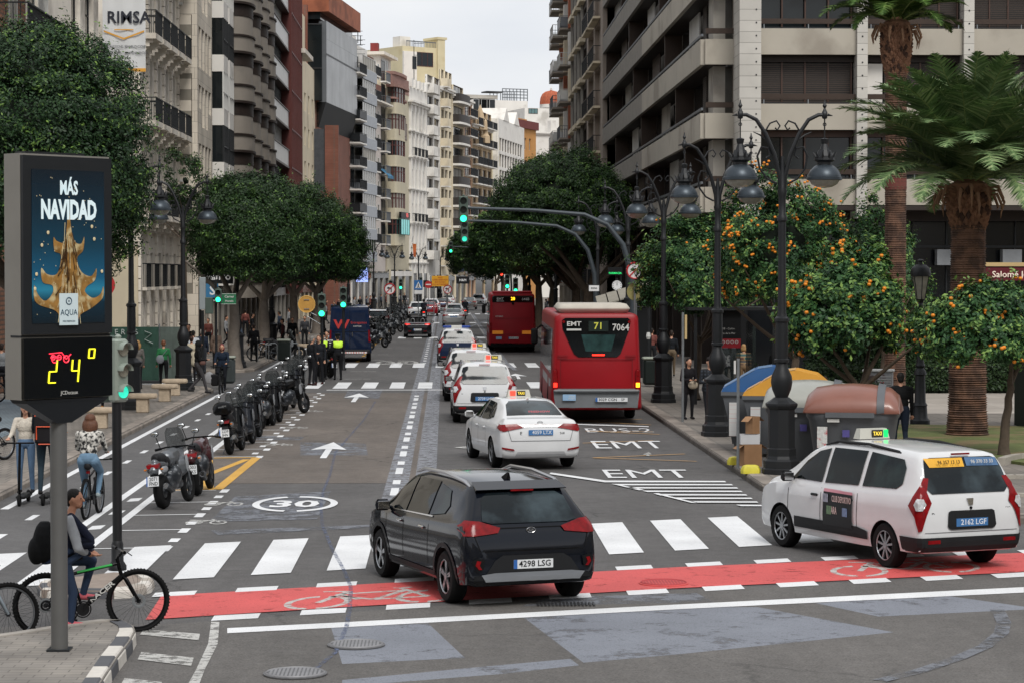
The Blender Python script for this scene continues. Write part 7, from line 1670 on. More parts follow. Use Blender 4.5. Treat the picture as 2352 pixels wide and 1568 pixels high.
  D([[(-.74,1.0),(-.72,1.012),(-.4,.99),(.4,.99),(.72,1.012),(.74,1.0),(.4,.978),(-.4,.978)]],'B',.004).build('tailgate_seam',ARCH,t,fixn=False)
  se=[[(x1,z1),(x2,z2),(x2+.012,z2),(x1+.012,z1)] for x1,z1,x2,z2 in ((.74,.9,.68,.72),)]+[[(-.66,.71),(.66,.71),(.66,.722),(-.66,.722)]]; D(se+[[(-a,b) for a,b in p] for p in se],'B',.004).build('tailgate_seam',ARCH,t,fixn=False)
  mb=MB(); mb.torus((0,-2.10,.955),.058,.006,'y',20,5); q=[(v[0]*1.0,v[1],.955+(v[2]-.955)*.55) for v in mb.v]; mb.v=q; text_into(mb,'KIA',.045,Matrix.Translation((0,-2.105,.955))@FACE_CAM,.02); mb.build('badge',CHROME,t); mb=MB(); text_into(mb,'niro',.07,Matrix.Translation((-.5,-2.13,.755))@FACE_CAM,.01,sx=1.2); mb.build('model_badge',CHROME,t)
  plate(t,plate_txt,0,-2.175,.545); MB().cbox((0,-2.12,.71),(.26,.05,.03)).build('handle_recess',ARCH,t)
  mb=MB(); mb.rings([[(-.03,-1.3,1.52),(.03,-1.3,1.52),(.03,-1.1,1.525),(-.03,-1.1,1.525)],[(-.005,-1.32,1.6),(.005,-1.32,1.6),(.005,-1.26,1.6),(-.005,-1.26,1.6)]]); mb.build('fin_antenna',ARCH,t)
  D([[(-.82,1.04),(.9,.985),(.9,.97),(-.82,1.022)]],'L',.008).build('belt_trim',CHROME,t,fixn=False)
 if kind=='lodgy':
  tl=[[(.69,1.3),(.74,1.3),(.78,1.12),(.815,.96),(.79,.76),(.745,.58),(.71,.6),(.66,.82),(.61,.94),(.66,1.1)]]
  tl=[[(.04,1.31),(.1,1.3),(.1,1.12),(.17,.97),(.12,.8),(.07,.6),(.02,.58),(-.04,.78),(-.15,.93),(-.08,1.05),(.01,1.2)]]
  for ax in ('BL','BR'): D(tl,ax,.014,.04).build('tail_light',LRED,t,smooth=30,fixn=False); D([[(-.05,.95),(-.01,1.03),(.07,1.03),(.11,.95),(.07,.87),(-.01,.87)]],ax,.024,.04).build('clear_lens',LCLR,t,fixn=False); D([[(-.2,.3),(.2,.3),(.2,.5),(-.2,.5)]],ax,.013).build('bumper_corner',CLAD,t,fixn=False)
  D([[(-.76,.3),(.76,.3),(.76,.5),(-.76,.5)]],'B',.012).build('rear_bumper',CLAD,t,fixn=False)
  for ax in 'LR': D([[(-2.1,.27),(-1.83,.27),(-1.8,.5),(-2.1,.5)],],ax,.01).build('rear_bumper_side',CLAD,t,fixn=False); D([[(-.98,.36),(1.02,.36),(1.0,.52),(-.72,.52),(-.98,.48)]],ax,.012).build('door_trim',CLAD,t,fixn=False)
  for s in (-1,1): MB().cbox((s*.62,-2.262,.44),(.2,.015,.05)).build('reflector',LRED,t)
  D([[(-.38,.62),(-.4,.65),(-.38,.84),(-.34,.86),(.34,.86),(.38,.84),(.4,.65),(.38,.62),(.34,.6),(-.34,.6)]],'B',.012).build('plate_recess',CLAD,t,fixn=False); MB().cbox((0,-2.245,.79),(.7,.02,.018)).build('chrome_bar',CHROME,t)
  mb=MB(); text_into(mb,'L O D G Y',.05,Matrix.Translation((0,-2.25,.835))@FACE_CAM,.01); mb.build('model_badge',CHROME,t)
  mb=MB(); mb.rings([[(-.055,-2.20,1.02),(.055,-2.20,1.02),(.035,-2.215,.93),(-.035,-2.215,.93)],[(-.055,-2.215,1.02),(.055,-2.215,1.02),(.035,-2.235,.93),(-.035,-2.235,.93)]]); mb.build('badge',CHROME,t); MB().disc((0,-2.235,.89),.02,'y',10,.02).build('lock',ARCH,t)
  plate(t,plate_txt,0,-2.262,.695,white); MB().cbox((0,-1.97,1.615),(.3,.02,.025)).build('brake_light',LRED,t)
  sm=[[(-.76,.56),(.76,.56),(.76,.57),(-.76,.57)]]; D(sm,'B',.004).build('tailgate_seam',mat('seam_grey','6b6d70',.7),t,fixn=False)
  mb=MB(); mb.tube([(0,-2.1,1.13),(.05,-2.08,1.15),(.42,-2.06,1.16)],[.02,.012,.007],6); mb.build('wiper',ARCH,t)
 if kind=='corolla':
  tl=[[(.36,.9),(.5,.98),(.84,.965),(.86,.88),(.8,.82),(.6,.86)]]
  for p in (tl,mirror2(tl)): D(p,'B',.014,.04).build('tail_light',LRED,t,smooth=30,fixn=False)
  for ax in 'LR': D([[(-2.24,.97),(-2.0,.95),(-2.05,.88),(-2.24,.83)]],ax,.012,.05).build('tail_light',LRED,t,fixn=False)
  D([[(-.36,.91),(.36,.91),(.36,.925),(-.36,.925)]],'B',.01).build('chrome_bar',CHROME,t,fixn=False)
  plate(t,plate_txt,0,-2.315,.8,white); mb=MB(); mb.torus((0,-2.225,1.0),.055,.007,'y',18,5); mb.torus((0,-2.225,1.0),.03,.005,'y',14,4); mb.v=[(a,b,1.0+(c_-1.0)*.65) for a,b,c_ in mb.v]; mb.build('badge',CHROME,t)
  D([[(-.55,.3),(.55,.3),(.5,.4),(-.5,.4)]],'B',.01).build('diffuser',mat('diffuser_white','a9aaac',.4),t,fixn=False)
  for s in (-1,1): D([[(s*.56,.42),(s*.82,.46),(s*.82,.5),(s*.58,.46)]],'B',.016).build('reflector',LRED,t,fixn=False)
  sm=[[(-.62,.62),(.62,.62),(.62,.632),(-.62,.632)]]+[[(s*.62,.62),(s*.7,.9),(s*.712,.9),(s*.632,.62)] for s in (-1,1)]; D(sm,'B',.004).build('boot_seam',mat('seam_grey','6b6d70',.7),t,fixn=False)
  mb=MB(); mb.rings([[(-.025,-.95,1.38),(.025,-.95,1.38),(.025,-.8,1.4),(-.025,-.8,1.4)],[(-.004,-.98,1.45),(.004,-.98,1.45),(.004,-.92,1.45),(-.004,-.92,1.45)]]); mb.build('fin_antenna',pm,t)
 if rails:
  zt=c['st'][8][3]; x=.63
  for s in (-1,1):
   mb=MB(); pts=[(s*(x-.03),yy,zz_) for yy,zz_ in ((-1.55,zt-.09),(-1.35,zt-.035),(-.6,zt+.02),(.2,zt+.01),(.55,zt-.06))]
   mb.tube(pts,[.012,.024,.024,.024,.012],6); mb.build('roof_rail',railm or RIMM,t,smooth=50)
 if taxi is not None: taxi_sign(t,taxi[0],taxi[1],taxi[2],taxi[3])
 if lit:
  for s in (-1,1): MB().cbox((s*.66,c['st'][2][0]-.03,.95),(.14,.02,.06)).build('brake_lamp_lit',LREDON,t)
 if extra: extra(t,sk)
 return t
def place(t,x,y,heading,ax0):
 "put the middle of the rear axle at x,y; heading in degrees, positive turns left"
 h=R(heading); t.location=(x-math.sin(h)*(-ax0),y+math.cos(h)*(-ax0),0); t.rotation_euler=(0,0,h); return t
PG=paint('anthracite','10141c',.3,.3); PWH=paint('white','d2d3d4',0,.3)
k=place(make_car('niro',PG,'dark grey hatchback crossover turning across the zebra crossing, nearest car','car','4298 LSG',rails=True,railm=mat('rail_alu','b9babc',.3,.8,.05)),.83,29.6,19,-1.39)
def lodgy_extra(big):
 def f(t,sk):
  mb=MB(); text_into(mb,'B',.1,Matrix.Translation((-.62,-2.235,.8))@FACE_CAM,.01); text_into(mb,'502' if big else '2463',.06,Matrix.Translation((.62,-2.23,.86))@FACE_CAM,.0); mb.build('licence_lettering',INK,t)
  if big:
   sk.decal([[(.18,.47),(-.6,.47),(-.6,.95),(.18,.95)]],'L',.016).build('door_poster',mat('poster_black','16171a',.4,0,.1),t,fixn=False)
   sk.decal([[(.18,.95),(-.6,.95),(-.6,.99),(.18,.99)]],'L',.017).build('poster_strip',mat('poster_pink','c98a96',.5),t,fixn=False)
   MX=Matrix.Translation((-.9,-.21,0))@Matrix.Rotation(-PI/2,4,'Z'); mb=MB()
   for s,x,z,sz in (('EL',-.33,.86,.13),('CLUB DEPORTIVO',.12,.86,.125),('PARA',-.1,.69,.15),('TI',.22,.69,.15)): text_into(mb,s,sz,MX@Matrix.Translation((-x*.0+x*1.0,0,z))@FACE_CAM,.012,sx=.5)
   mb.build('poster_lettering',mat('poster_ink','c9b3ae',.5),t)
   for yy,zc,m in ((.0,.69,'5d7a5a'),(-.42,.69,'6a7fa0'),(.1,.86,'8b8f9c')): MB().cbox((-.9,yy,zc),(.012,.12,.12)).build('poster_picture',mat('pic'+m,m,.5,0,.4,scale=20),t)
   sk.decal([[(-.6,1.56),(.02,1.56),(.02,1.44),(-.55,1.44)]],'B',.016).build('yellow_sticker',mat('sticker_yellow','e2a92e',.5),t,fixn=False); sk.decal([[(.06,1.565),(.58,1.55),(.6,1.44),(.06,1.45)]],'B',.016).build('blue_sticker',mat('sticker_blue','4a6c93',.5),t,fixn=False)
   mb=MB(); text_into(mb,'96 357 13 13',.07,Matrix.Translation((-.25,-2.06,1.51))@Matrix.Rotation(R(-12),4,'X')@FACE_CAM,.015); mb.build('phone_lettering',INK,t); mb=MB(); text_into(mb,'96 370 33 33',.07,Matrix.Translation((.3,-2.06,1.51))@Matrix.Rotation(R(-12),4,'X')@FACE_CAM,.015); mb.build('phone_lettering',FRW,t)
 return f
place(make_car('lodgy',PWH,'white taxi van turning at the right with a poster on its door','taxi','2162 LGF',False,rails=True,railm=CLAD,taxi=(.35,1.68,.05,True),extra=lodgy_extra(True)),6.93,32.95,22.5,-1.39)
lod=place(make_car('lodgy',PWH,'white taxi van with plate 2739 LHV waiting beside the red bus','taxi','2739 LHV',False,rails=True,taxi=(-.2,1.68,.3,False),extra=lodgy_extra(False)),1.08,65.4,1,-1.39)
LODS=snapshot(lod)
l2=dup(LODS,(0,0,0),0,'white taxi van directly ahead of the one with plate 2739 LHV'); place(l2,.83,76.5,1,-1.39)
def cor_extra(t,sk):
 mb=MB(); text_into(mb,'FREENOW',.1,Matrix.Translation((.1,-1.66,1.2))@Matrix.Rotation(R(-62),4,'X')@FACE_CAM,.01); mb.build('window_lettering',mat('freenow_red','b9505a',.5),t)
 mb=MB(); text_into(mb,'E',.1,Matrix.Translation((-.42,-2.3,.78))@FACE_CAM,.01); text_into(mb,'568',.07,Matrix.Translation((.46,-2.3,.78))@FACE_CAM); mb.build('licence_lettering',INK,t)
place(make_car('corolla',PWH,'white saloon taxi in front of the crossover, number plate 4059 LTX','taxi','4059 LTX',False,taxi=(.1,1.43,.0,False),extra=cor_extra),1.84,50.1,9.5,-1.31)
# police estate, navy below and white above
NAVY=paint('navy','16233c',0,.3)
def pol_extra(t,sk):
 MB().cbox((0,.1,1.72),(1.25,.26,.1),bev=.03).build('light_bar',mat('bar_blue','1e3f8f',.2,0,.1,spec=.7),t); MB().cbox((0,.1,1.72),(.5,.27,.105),bev=.02).build('light_bar_middle',FRW,t)
 sk.decal([[(-.86,.3),(.86,.3),(.85,1.06),(-.85,1.06)]],'B',.005).build('navy_tailgate',NAVY,t,fixn=False)
 for ax in 'LR': sk.decal([[(-2.2,.32),(-1.8,.34),(-1.75,1.02),(-2.14,1.04)],[(-1.0,.3),(1.0,.3),(1.0,1.0),(-1.0,1.04)]],ax,.005).build('navy_side',NAVY,t,fixn=False)
pc=make_car('lodgy',PWH,'white and navy police estate with a blue light bar on its roof','police car','7812 KGP',extra=pol_extra); place(pc,.55,105.4,1,-1.39)
# far cars: copies of three bodies in other paints
def recolor(t,m):
 for o in kids_of(t):
  if o.name.split('.')[0]=='body': o.data=o.data.copy(); o.data.materials[0]=m
def kids_of(t): return [o for o in t.children]
corp=make_car('corolla',paint('silver','a9aaab',.4,.3),'silver saloon ahead of the police car in the middle lane','car','1836 KXY',False); place(corp,.68,184,0,-1.31); CORS=snapshot(corp)
nirp=make_car('niro',PWH,'white compact crossover with its left indicator lit behind a motorcyclist','car','0000 JWK',rails=True); place(nirp,-2.56,219,0,-1.39); NIRS=snapshot(nirp)
fc=[(NIRS,-1.4,247,2,'white','d9dadb','white crossover with lit brake lamps, right of the red hatchback'),(CORS,-1.55,230,0,'red','8e1420','small red hatchback between two white cars far down the street'),
(CORS,-.2,262,0,'darkred','3a1216','dark red car half hidden behind the white crossover'),(NIRS,.8,206,0,'white','d9dadb','white hatchback just beyond the silver saloon'),
(CORS,2.8,273,-2,'greymet','6f6a66','grey saloon beside the cyclist in dark clothes'),(NIRS,4.3,303,-6,'white','d9dadb','white hatchback farthest right, near the bus'),
(NIRS,3.3,340,-8,'grey','7f8488','grey car at the far end of the traffic queue'),(CORS,.4,300,-3,'white','d9dadb','distant white car near the bend, left part of the queue'),
(NIRS,1.6,325,-5,'black','1c1d20','distant dark car near the bend between white ones'),(NIRS,-4.9,172,2,'black','1c1d20','black estate parked among the motorcycles with a pale roof')]
for sn,x,y,h,nm,colr,lb in fc:
 o=dup(sn,(0,0,0),0,lb); place(o,x,y,h,-1.35)
 bd=[c for c in COL.objects if c.parent==o and c.name.startswith('body')][0]; bd.data=bd.data.copy(); bd.data.materials[0]=paint(nm,colr,0 if nm in('white','red') else .4)
# black roadster
t=thing('car','black open roadster with twin roll hoops in the left lane','car',(0,0,0),0,'cars and taxis on the road')
st=[(-2.1,.4,.6,.66,.7,.62),(-2.07,.3,.74,.84,.82,.74),(-2.0,.25,.84,.93,.87,.78),(-1.7,.22,.88,.98,.9,.72),(-1.2,.2,.9,.97,.9,.7),(-.6,.2,.88,.9,.9,.78),(.3,.2,.86,.88,.9,.78),(.6,.2,.86,.95,.89,.72),(1.2,.22,.84,.93,.88,.7),(1.8,.24,.7,.78,.82,.62),(2.1,.34,.52,.57,.62,.5)]
PBK=paint('black','0c0d0f',0,.2); b=loft(st).build('body',[PBK,ARCH],t,smooth=50); boolean_arches(b,(-1.25,1.25),.33,1.8); sk=Skin(b.data)
sk.decal([[(-.62,-.75),(.62,-.75),(.62,.5),(-.62,.5)]],'T',.01).build('cockpit',ARCH,t,fixn=False)
for s in (-1,1):
 mb=MB(); mb.tube([(s*.2,-.85,.95),(s*.22,-.85,1.16),(s*.32,-.85,1.22),(s*.42,-.85,1.16),(s*.44,-.85,.95)],.03,8); mb.build('roll_hoop',mat('hoop_grey','8a8c8e',.4,.5),t,smooth=50); mirror_part(t,s*.87,.45,.98,PBK,s)
 MB().cbox((s*.3,-.55,.95),(.45,.14,.5),bev=.06).build('seat',ARCH,t)
 for y in (-1.25,1.25): wheel_parts(t,s*.78,y,.33,.24,s,RIMM,5)
 sk.decal([[(s*.45,.84),(s*.5,.9),(s*.8,.93),(s*.84,.86),(s*.7,.8)]],'B',.014).build('tail_light',LREDON if 0 else mat('lamp_red_soft','c2231d',.3,emit=.8,var=0),t,fixn=False); MB().cbox((s*.5,-2.11,.42),(.2,.02,.03)).build('reflector',LRED,t)
mb=MB(); mb.rings([[(-.62,.55,.92),(.62,.55,.92),(.62,.58,.92),(-.62,.58,.92)],[(-.5,.12,1.28),(.5,.12,1.28),(.5,.14,1.28),(-.5,.14,1.28)]]); mb.build('windscreen',mat('glass_thin','2b3335',.05,0,0,alpha=.5),t); mb=MB(); mb.tube([(-.64,.56,.9),(-.52,.12,1.29),(.52,.12,1.29),(.64,.56,.9)],.022,6); mb.build('windscreen_frame',PBK,t)
plate(t,'PW 773 DX',0,-2.1,.52); place(t,-1.78,153,0,-1.25); mb=MB(); mb.cbox((0,-2.02,.93),(.5,.02,.02)).build('brake_light',LRED,t)
# navy delivery van
t=thing('van','navy blue delivery van with red and white lettering parked at the left kerb','van',(0,0,0))
def boxsec(y,w_,z0,z1,r=.12,n=4,wt=None):
 wt=wt or w_; pts=[]
 for (cx,cz,a0) in ((w_-r*.5,z0+r*.5,-PI/2),(wt-r,z1-r,0)):
  rr=r*.5 if a0<0 else r
  for i in range(n+1): a=a0+PI/2*i/n; pts.append((cx+rr*math.cos(a),y,cz+rr*math.sin(a)))
 return pts+[(-x,yy,z) for x,yy,z in pts[::-1]]
mb=MB(); mb.rings([boxsec(y,w_,z0,z1,wt=wt) for y,w_,z0,z1,wt in ((-3.0,.97,.5,2.5,.84),(-2.97,1.0,.45,2.57,.87),(-2.8,1.02,.4,2.6,.88),(0,1.02,.35,2.62,.88),(1.3,1.02,.35,2.6,.88),(1.9,1.02,.35,2.3,.85),(2.2,1.0,.35,1.7,.9),(2.9,.95,.4,1.2,.85),(3.0,.85,.5,1.0,.8))]); b=mb.build('body',[NAVY,ARCH],t,smooth=50); boolean_arches(b,(-1.7,1.9),.35,2.04,.3); sk=Skin(b.data)
for s in (-1,1):
 for y in (-1.7,1.9): wheel_parts(t,s*.88,y,.35,.22,s,RIMD,5)
 sk.decal([[(s*.08,1.55),(s*.76,1.55),(s*.72,2.3),(s*.08,2.3)]],'B',.01).build('rear_window',mat('van_glass','18233a',.1,0,.2,spec=.7),t,fixn=False)
 sk.decal([[(s*.87,.95),(s*.97,.95),(s*.94,1.5),(s*.86,1.5)]],'B',.014).build('tail_light',LRED,t,fixn=False)
sk.decal([[(-.01,.6),(.01,.6),(.01,2.4),(-.01,2.4)],[(-.84,1.4),(.84,1.4),(.84,1.42),(-.84,1.42)]],'B',.005).build('door_seam',ARCH,t,fixn=False)
MB().cbox((0,-3.04,.5),(1.9,.16,.2),bev=.04).build('rear_bumper',CLAD,t); MB().box(-.8,.8,-3.13,-3.12,.42,.5).build('reflective_strip',brickmat('reflector2','c8453f','d8d8d6','d8d8d6',.12,9,.04,.5,offset=0,axes=(0,2),bump=0),t)
mb=MB(); text_into(mb,'W',.55,Matrix.Translation((-.38,-3.03,1.75))@FACE_CAM,.04,sx=1.2); text_into(mb,'Entregamos',.16,Matrix.Translation((.42,-3.03,1.84))@FACE_CAM,.0); mb.build('red_lettering',mat('letter_red','b3302c',.5),t); mb=MB(); text_into(mb,'sonrisas',.12,Matrix.Translation((.35,-3.03,1.68))@FACE_CAM,.0); mb.build('white_lettering',FRW,t); MB().tube([(.12,-3.05,1.2),(.12,-3.05,1.4)],.02,6).build('door_handle',CHROME,t)
t.location=(-4.55,113,0); t.rotation_euler=(0,0,R(2))
# ---------------------------------------------------------------- buses
BR=mat('paint_busred','8e0f19',.42,0,.12,scale=1,spec=.3); BR2=mat('paint_busred_dark','a01c26',.45,0,.1,scale=1,spec=.3); BGY=mat('bus_grey','6a6d70',.5,0,.1); BGL=mat('bus_glass','0e1113',.06,0,.4,scale=.5,spec=.7)
def bus(label,num,route,model,pl,red,lower,kind):
 t=thing('bus',label,'bus',(0,0,0),0,'red city buses'); H=3.02 if kind==1 else 3.08; Wd=1.26
 mb=MB(); mb.rings([boxsec(y,w_,z0,z1,.16,5,wt=wt) for y,w_,z0,z1,wt in ((-.0,1.16,.46,H-.12,1.08),(.05,1.22,.42,H-.03,1.13),(.25,Wd,.38,H,1.16),(1,Wd,.34,H,1.17),(11.6,Wd,.34,H,1.17),(11.9,1.2,.4,H-.1,1.1),(12,1.1,.5,H-.3,1.0))]); b=mb.build('body',[red,ARCH],t,smooth=50); boolean_arches(b,(3.0,9.0),.48,Wd*2,.35); sk=Skin(b.data)
 for s in (-1,1):
  for y in (3.0,9.0): wheel_parts(t,s*1.1,y,.48,.28,s,RIMD,8)
 for ax in 'LR':
  for i in range(7): sk.decal([[(.7+1.55*i,1.35),(2.15+1.55*i,1.35),(2.15+1.55*i,2.6),(.7+1.55*i,2.6)]],ax,.006,.6).build('side_window',BGL,t,fixn=False)
  sk.decal([[(.2,.36),(2.4,.36),(2.4,1.2),(.2,1.2)],[(3.6,.36),(8.4,.36),(8.4,1.2),(3.6,1.2)]],ax,.006,1).build('side_panel',mat('bus_side_grey','9a9c9e',.3,.3,.1),t,fixn=False)
 if kind==1:
  MB().cbox((-.05,2.2,H+.13),(2.0,3.6,.26),bev=.12).build('roof_unit',mat('roof_unit','b9b2a6',.6,0,.12,scale=2),t,smooth=50)
  sk.decal([[(-1.13,.46),(1.13,.46),(1.18,.98),(-1.18,.98)]],'B',.02).build('rear_bumper',BGY,t,fixn=False); MB().cbox((0,-.05,.92),(2.36,.14,.08),bev=.03).build('bumper_lip',BGY,t)
  win=[[(-.86,2.9),(.86,2.9),(.93,2.84),(.9,2.6),(.66,1.93),(.55,1.84),(-.5,1.84),(-.62,1.93),(-.93,2.6),(-.95,2.84)]]; sk.decal(win,'B',.014).build('rear_window',BGL,t,fixn=False)
  sk.decal([[(-.42,2.45),(.52,2.45),(.4,2.0),(-.3,2.0)]],'B',.019).build('painted_reflection',mat('bus_reflection','27403f',.2,0,.5,scale=3),t,fixn=False)  # teal patch paints a reflection onto the rear glass
  MB().cbox((0.05,-.05,2.68),(.54,.02,.28)).build('route_screen',mat('screen_dark','1d2824',.4,0,.1),t); mb=MB(); text_into(mb,route,.26,Matrix.Translation((.05,-.065,2.68))@FACE_CAM,.015); mb.build('route_number',mat('led_olive','9a9a3a',.5,emit=.5,var=0),t)
  mb=MB(); text_into(mb,'EMT',.17,Matrix.Translation((-.62,-.06,2.74))@FACE_CAM,.02,sx=1.25); mb.box(-.82,-.42,-.068,-.06,2.56,2.61); text_into(mb,num,.26,Matrix.Translation((.66,-.06,2.64))@FACE_CAM,.015,sx=.9); mb.build('lettering',FRW,t)
  MB().cbox((0.05,-.05,1.9),(.34,.02,.04)).build('brake_light',LREDON,t);
  mb=MB()
  for z in (1.5,): pass
  for s in (-1,1):
   for z in (1.88,1.82): mb.cbox((s*.93,-.035,z),(.28,.01,.012))
   mb.cbox((s*.98,-.03,1.4),(.008,.01,.85))
  mb.cbox((0,-.03,1.78),(1.95,.01,.01)); mb.build('panel_seam',mat('seam_darkred','4c0a10',.6),t)
  for s in (-1,1): MB().cbox((s*1.13,-.04,1.2),(.13,.06,.6),bev=.03).build('tail_light',LRED,t); MB().cbox((s*1.13,-.08,1.08),(.1,.02,.12)).build('lamp_lit',LREDON if s<0 else LAMB,t); MB().disc((s*.9,-.04,2.8),.04,'y',10,.02).build('marker_lamp',LRED,t)
  plate(t,pl,.28,-.09,.68,w_=.62); MB().cbox((.72,-.09,.68),(.26,.015,.11)).build('service_plate',PLW,t); mb=MB(); text_into(mb,'SP',.1,Matrix.Translation((.72,-.1,.68))@FACE_CAM); mb.build('plate_lettering',INK,t)
  MB().cbox((-.75,-.09,.74),(.36,.015,.17),bev=.005).build('yield_sticker',mat('sticker_paleblue','8fb0cf',.5),t); mb=MB(); text_into(mb,'CEDA',.06,Matrix.Translation((-.68,-.1,.77))@FACE_CAM,.01); text_into(mb,'EL PASO',.05,Matrix.Translation((-.68,-.1,.71))@FACE_CAM,.01); mb.build('sticker_lettering',FRW,t)
  mb=MB(); mb.torus((1.35,10.5,2.4),.0,.0,'y',3,3) if 0 else None
 else:
  MB().cbox((0,1.6,H+.05),(2.1,2.8,.14),bev=.06).build('roof_unit',red,t,smooth=50)
  sk.decal([[(-1.0,2.96),(1.0,2.96),(1.08,2.88),(1.06,2.62),(-1.06,2.62),(-1.08,2.88)]],'B',.014).build('rear_display',BGL,t,fixn=False)
  mb=MB(); text_into(mb,'EMT',.16,Matrix.Translation((-.65,-.05,2.8))@FACE_CAM,.02,sx=1.2); text_into(mb,num,.2,Matrix.Translation((.68,-.05,2.78))@FACE_CAM,.01); mb.box(-.85,-.45,-.06,-.05,2.67,2.7); mb.build('lettering',FRW,t); mb=MB(); text_into(mb,route,.22,Matrix.Translation((.02,-.06,2.8))@FACE_CAM,.015); mb.build('route_number',mat('led_orange','ffb21c',.4,emit=2.5,var=0),t)
  mb=MB(); text_into(mb,model,.11,Matrix.Translation((-.7,-.04,1.88))@FACE_CAM,.02); mb.build('model_lettering',FRW,t)
  for s in (-1,1): MB().cbox((s*.78,-.04,1.05),(.56,.02,.18)).build('reflector_panel',mat('reflector_orange','d9801e',.4,emit=.15,var=0),t); MB().cbox((s*1.16,-.02,1.3),(.1,.06,.55),bev=.03).build('tail_light',LRED,t)
  mb=MB(); mb.cbox((0,-.03,1.78),(1.9,.01,.012)); mb.cbox((0,-.03,.95),(2.1,.01,.012));
  for s in (-1,1): mb.cbox((s*.98,-.03,2.2),(.01,.01,.85))
  mb.build('panel_seam',mat('seam_darkred','4c0a10',.6),t); plate(t,pl,.05,-.03,.76); MB().cbox((-.72,-.04,.76),(.3,.015,.14),bev=.005).build('yield_sticker',mat('sticker_paleblue','8fb0cf',.5),t); MB().cbox((.02,-.06,2.56),(.12,.08,.12),bev=.02).build('camera_box',ARCH,t); MB().cbox((0,.3,.4),(2.3,.6,.2)).build('underside',ARCH,t)
 for s in (-1,1): mb=MB(); mb.cbox((s*1.42,11.7,2.1),(.22,.2,.5),bev=.05); mb.tube([(s*1.15,11.7,2.5),(s*1.38,11.7,2.3)],.03,6); mb.build('wing_mirror',ARCH,t)
 return t
b1=bus('red city bus numbered 7064 showing route 71, at the stop','7064','71','','3029 CGN',BR,BGY,1); b1.location=(4.15,64.3,0); b1.rotation_euler=(0,0,R(-.8))
b2=bus('red city bus numbered 6448 on route 28, farther away','6448','28','CITARO','0725 LLB',BR2,BR2,2); b2.location=(3.55,123.5,0); b2.rotation_euler=(0,0,R(-.5))
# ================================================================ motorcycles, bicycles, kick scooters
MBK=mat('moto_black','0b0c0e',.25,0,.1,spec=.3); MSL=mat('moto_silver','6f7276',.3,.6,.1); MSEAT=mat('moto_seat','17171a',.6,0,.1,bump=.2); MGR=mat('moto_grey','2c3035',.35,.4,.3,scale=9,col2='8a8d90',c2s=7,c2t=.6); WSC=mat('windscreen_tint','4a4f50',.08,0,0,alpha=.45,spec=.6); MIRR=mat('mirror_bright','d5d8da',.08,1,0)
def mwheel(root,y,r,w_=.13,spokes=5,name='wheel'):
 k=('mw',r,w_,spokes)
 if k not in _bc:
  mb=MB(); mb.torus((0,0,0),r-w_*.5,w_*.5,'x',26,8); ty=mb.mesh('tyre',RUBBER,smooth=60); mb=MB(); mb.torus((0,0,0),r-w_,.018,'x',24,6)
  for i in range(spokes): a=2*PI*i/spokes; mb.tube([(0,0,0),(0,(r-w_)*math.cos(a),(r-w_)*math.sin(a))],.016,5)
  mb.disc((.05,0,0),r*.38,'x',20,.008); mb.disc((0,0,0),.05,'x',10,.12); _bc[k]=(ty,mb.mesh('rim',MGR))
 o=link_mesh(name,_bc[k][0],root,(0,y,r)); link_mesh('rim',_bc[k][1],o); return o
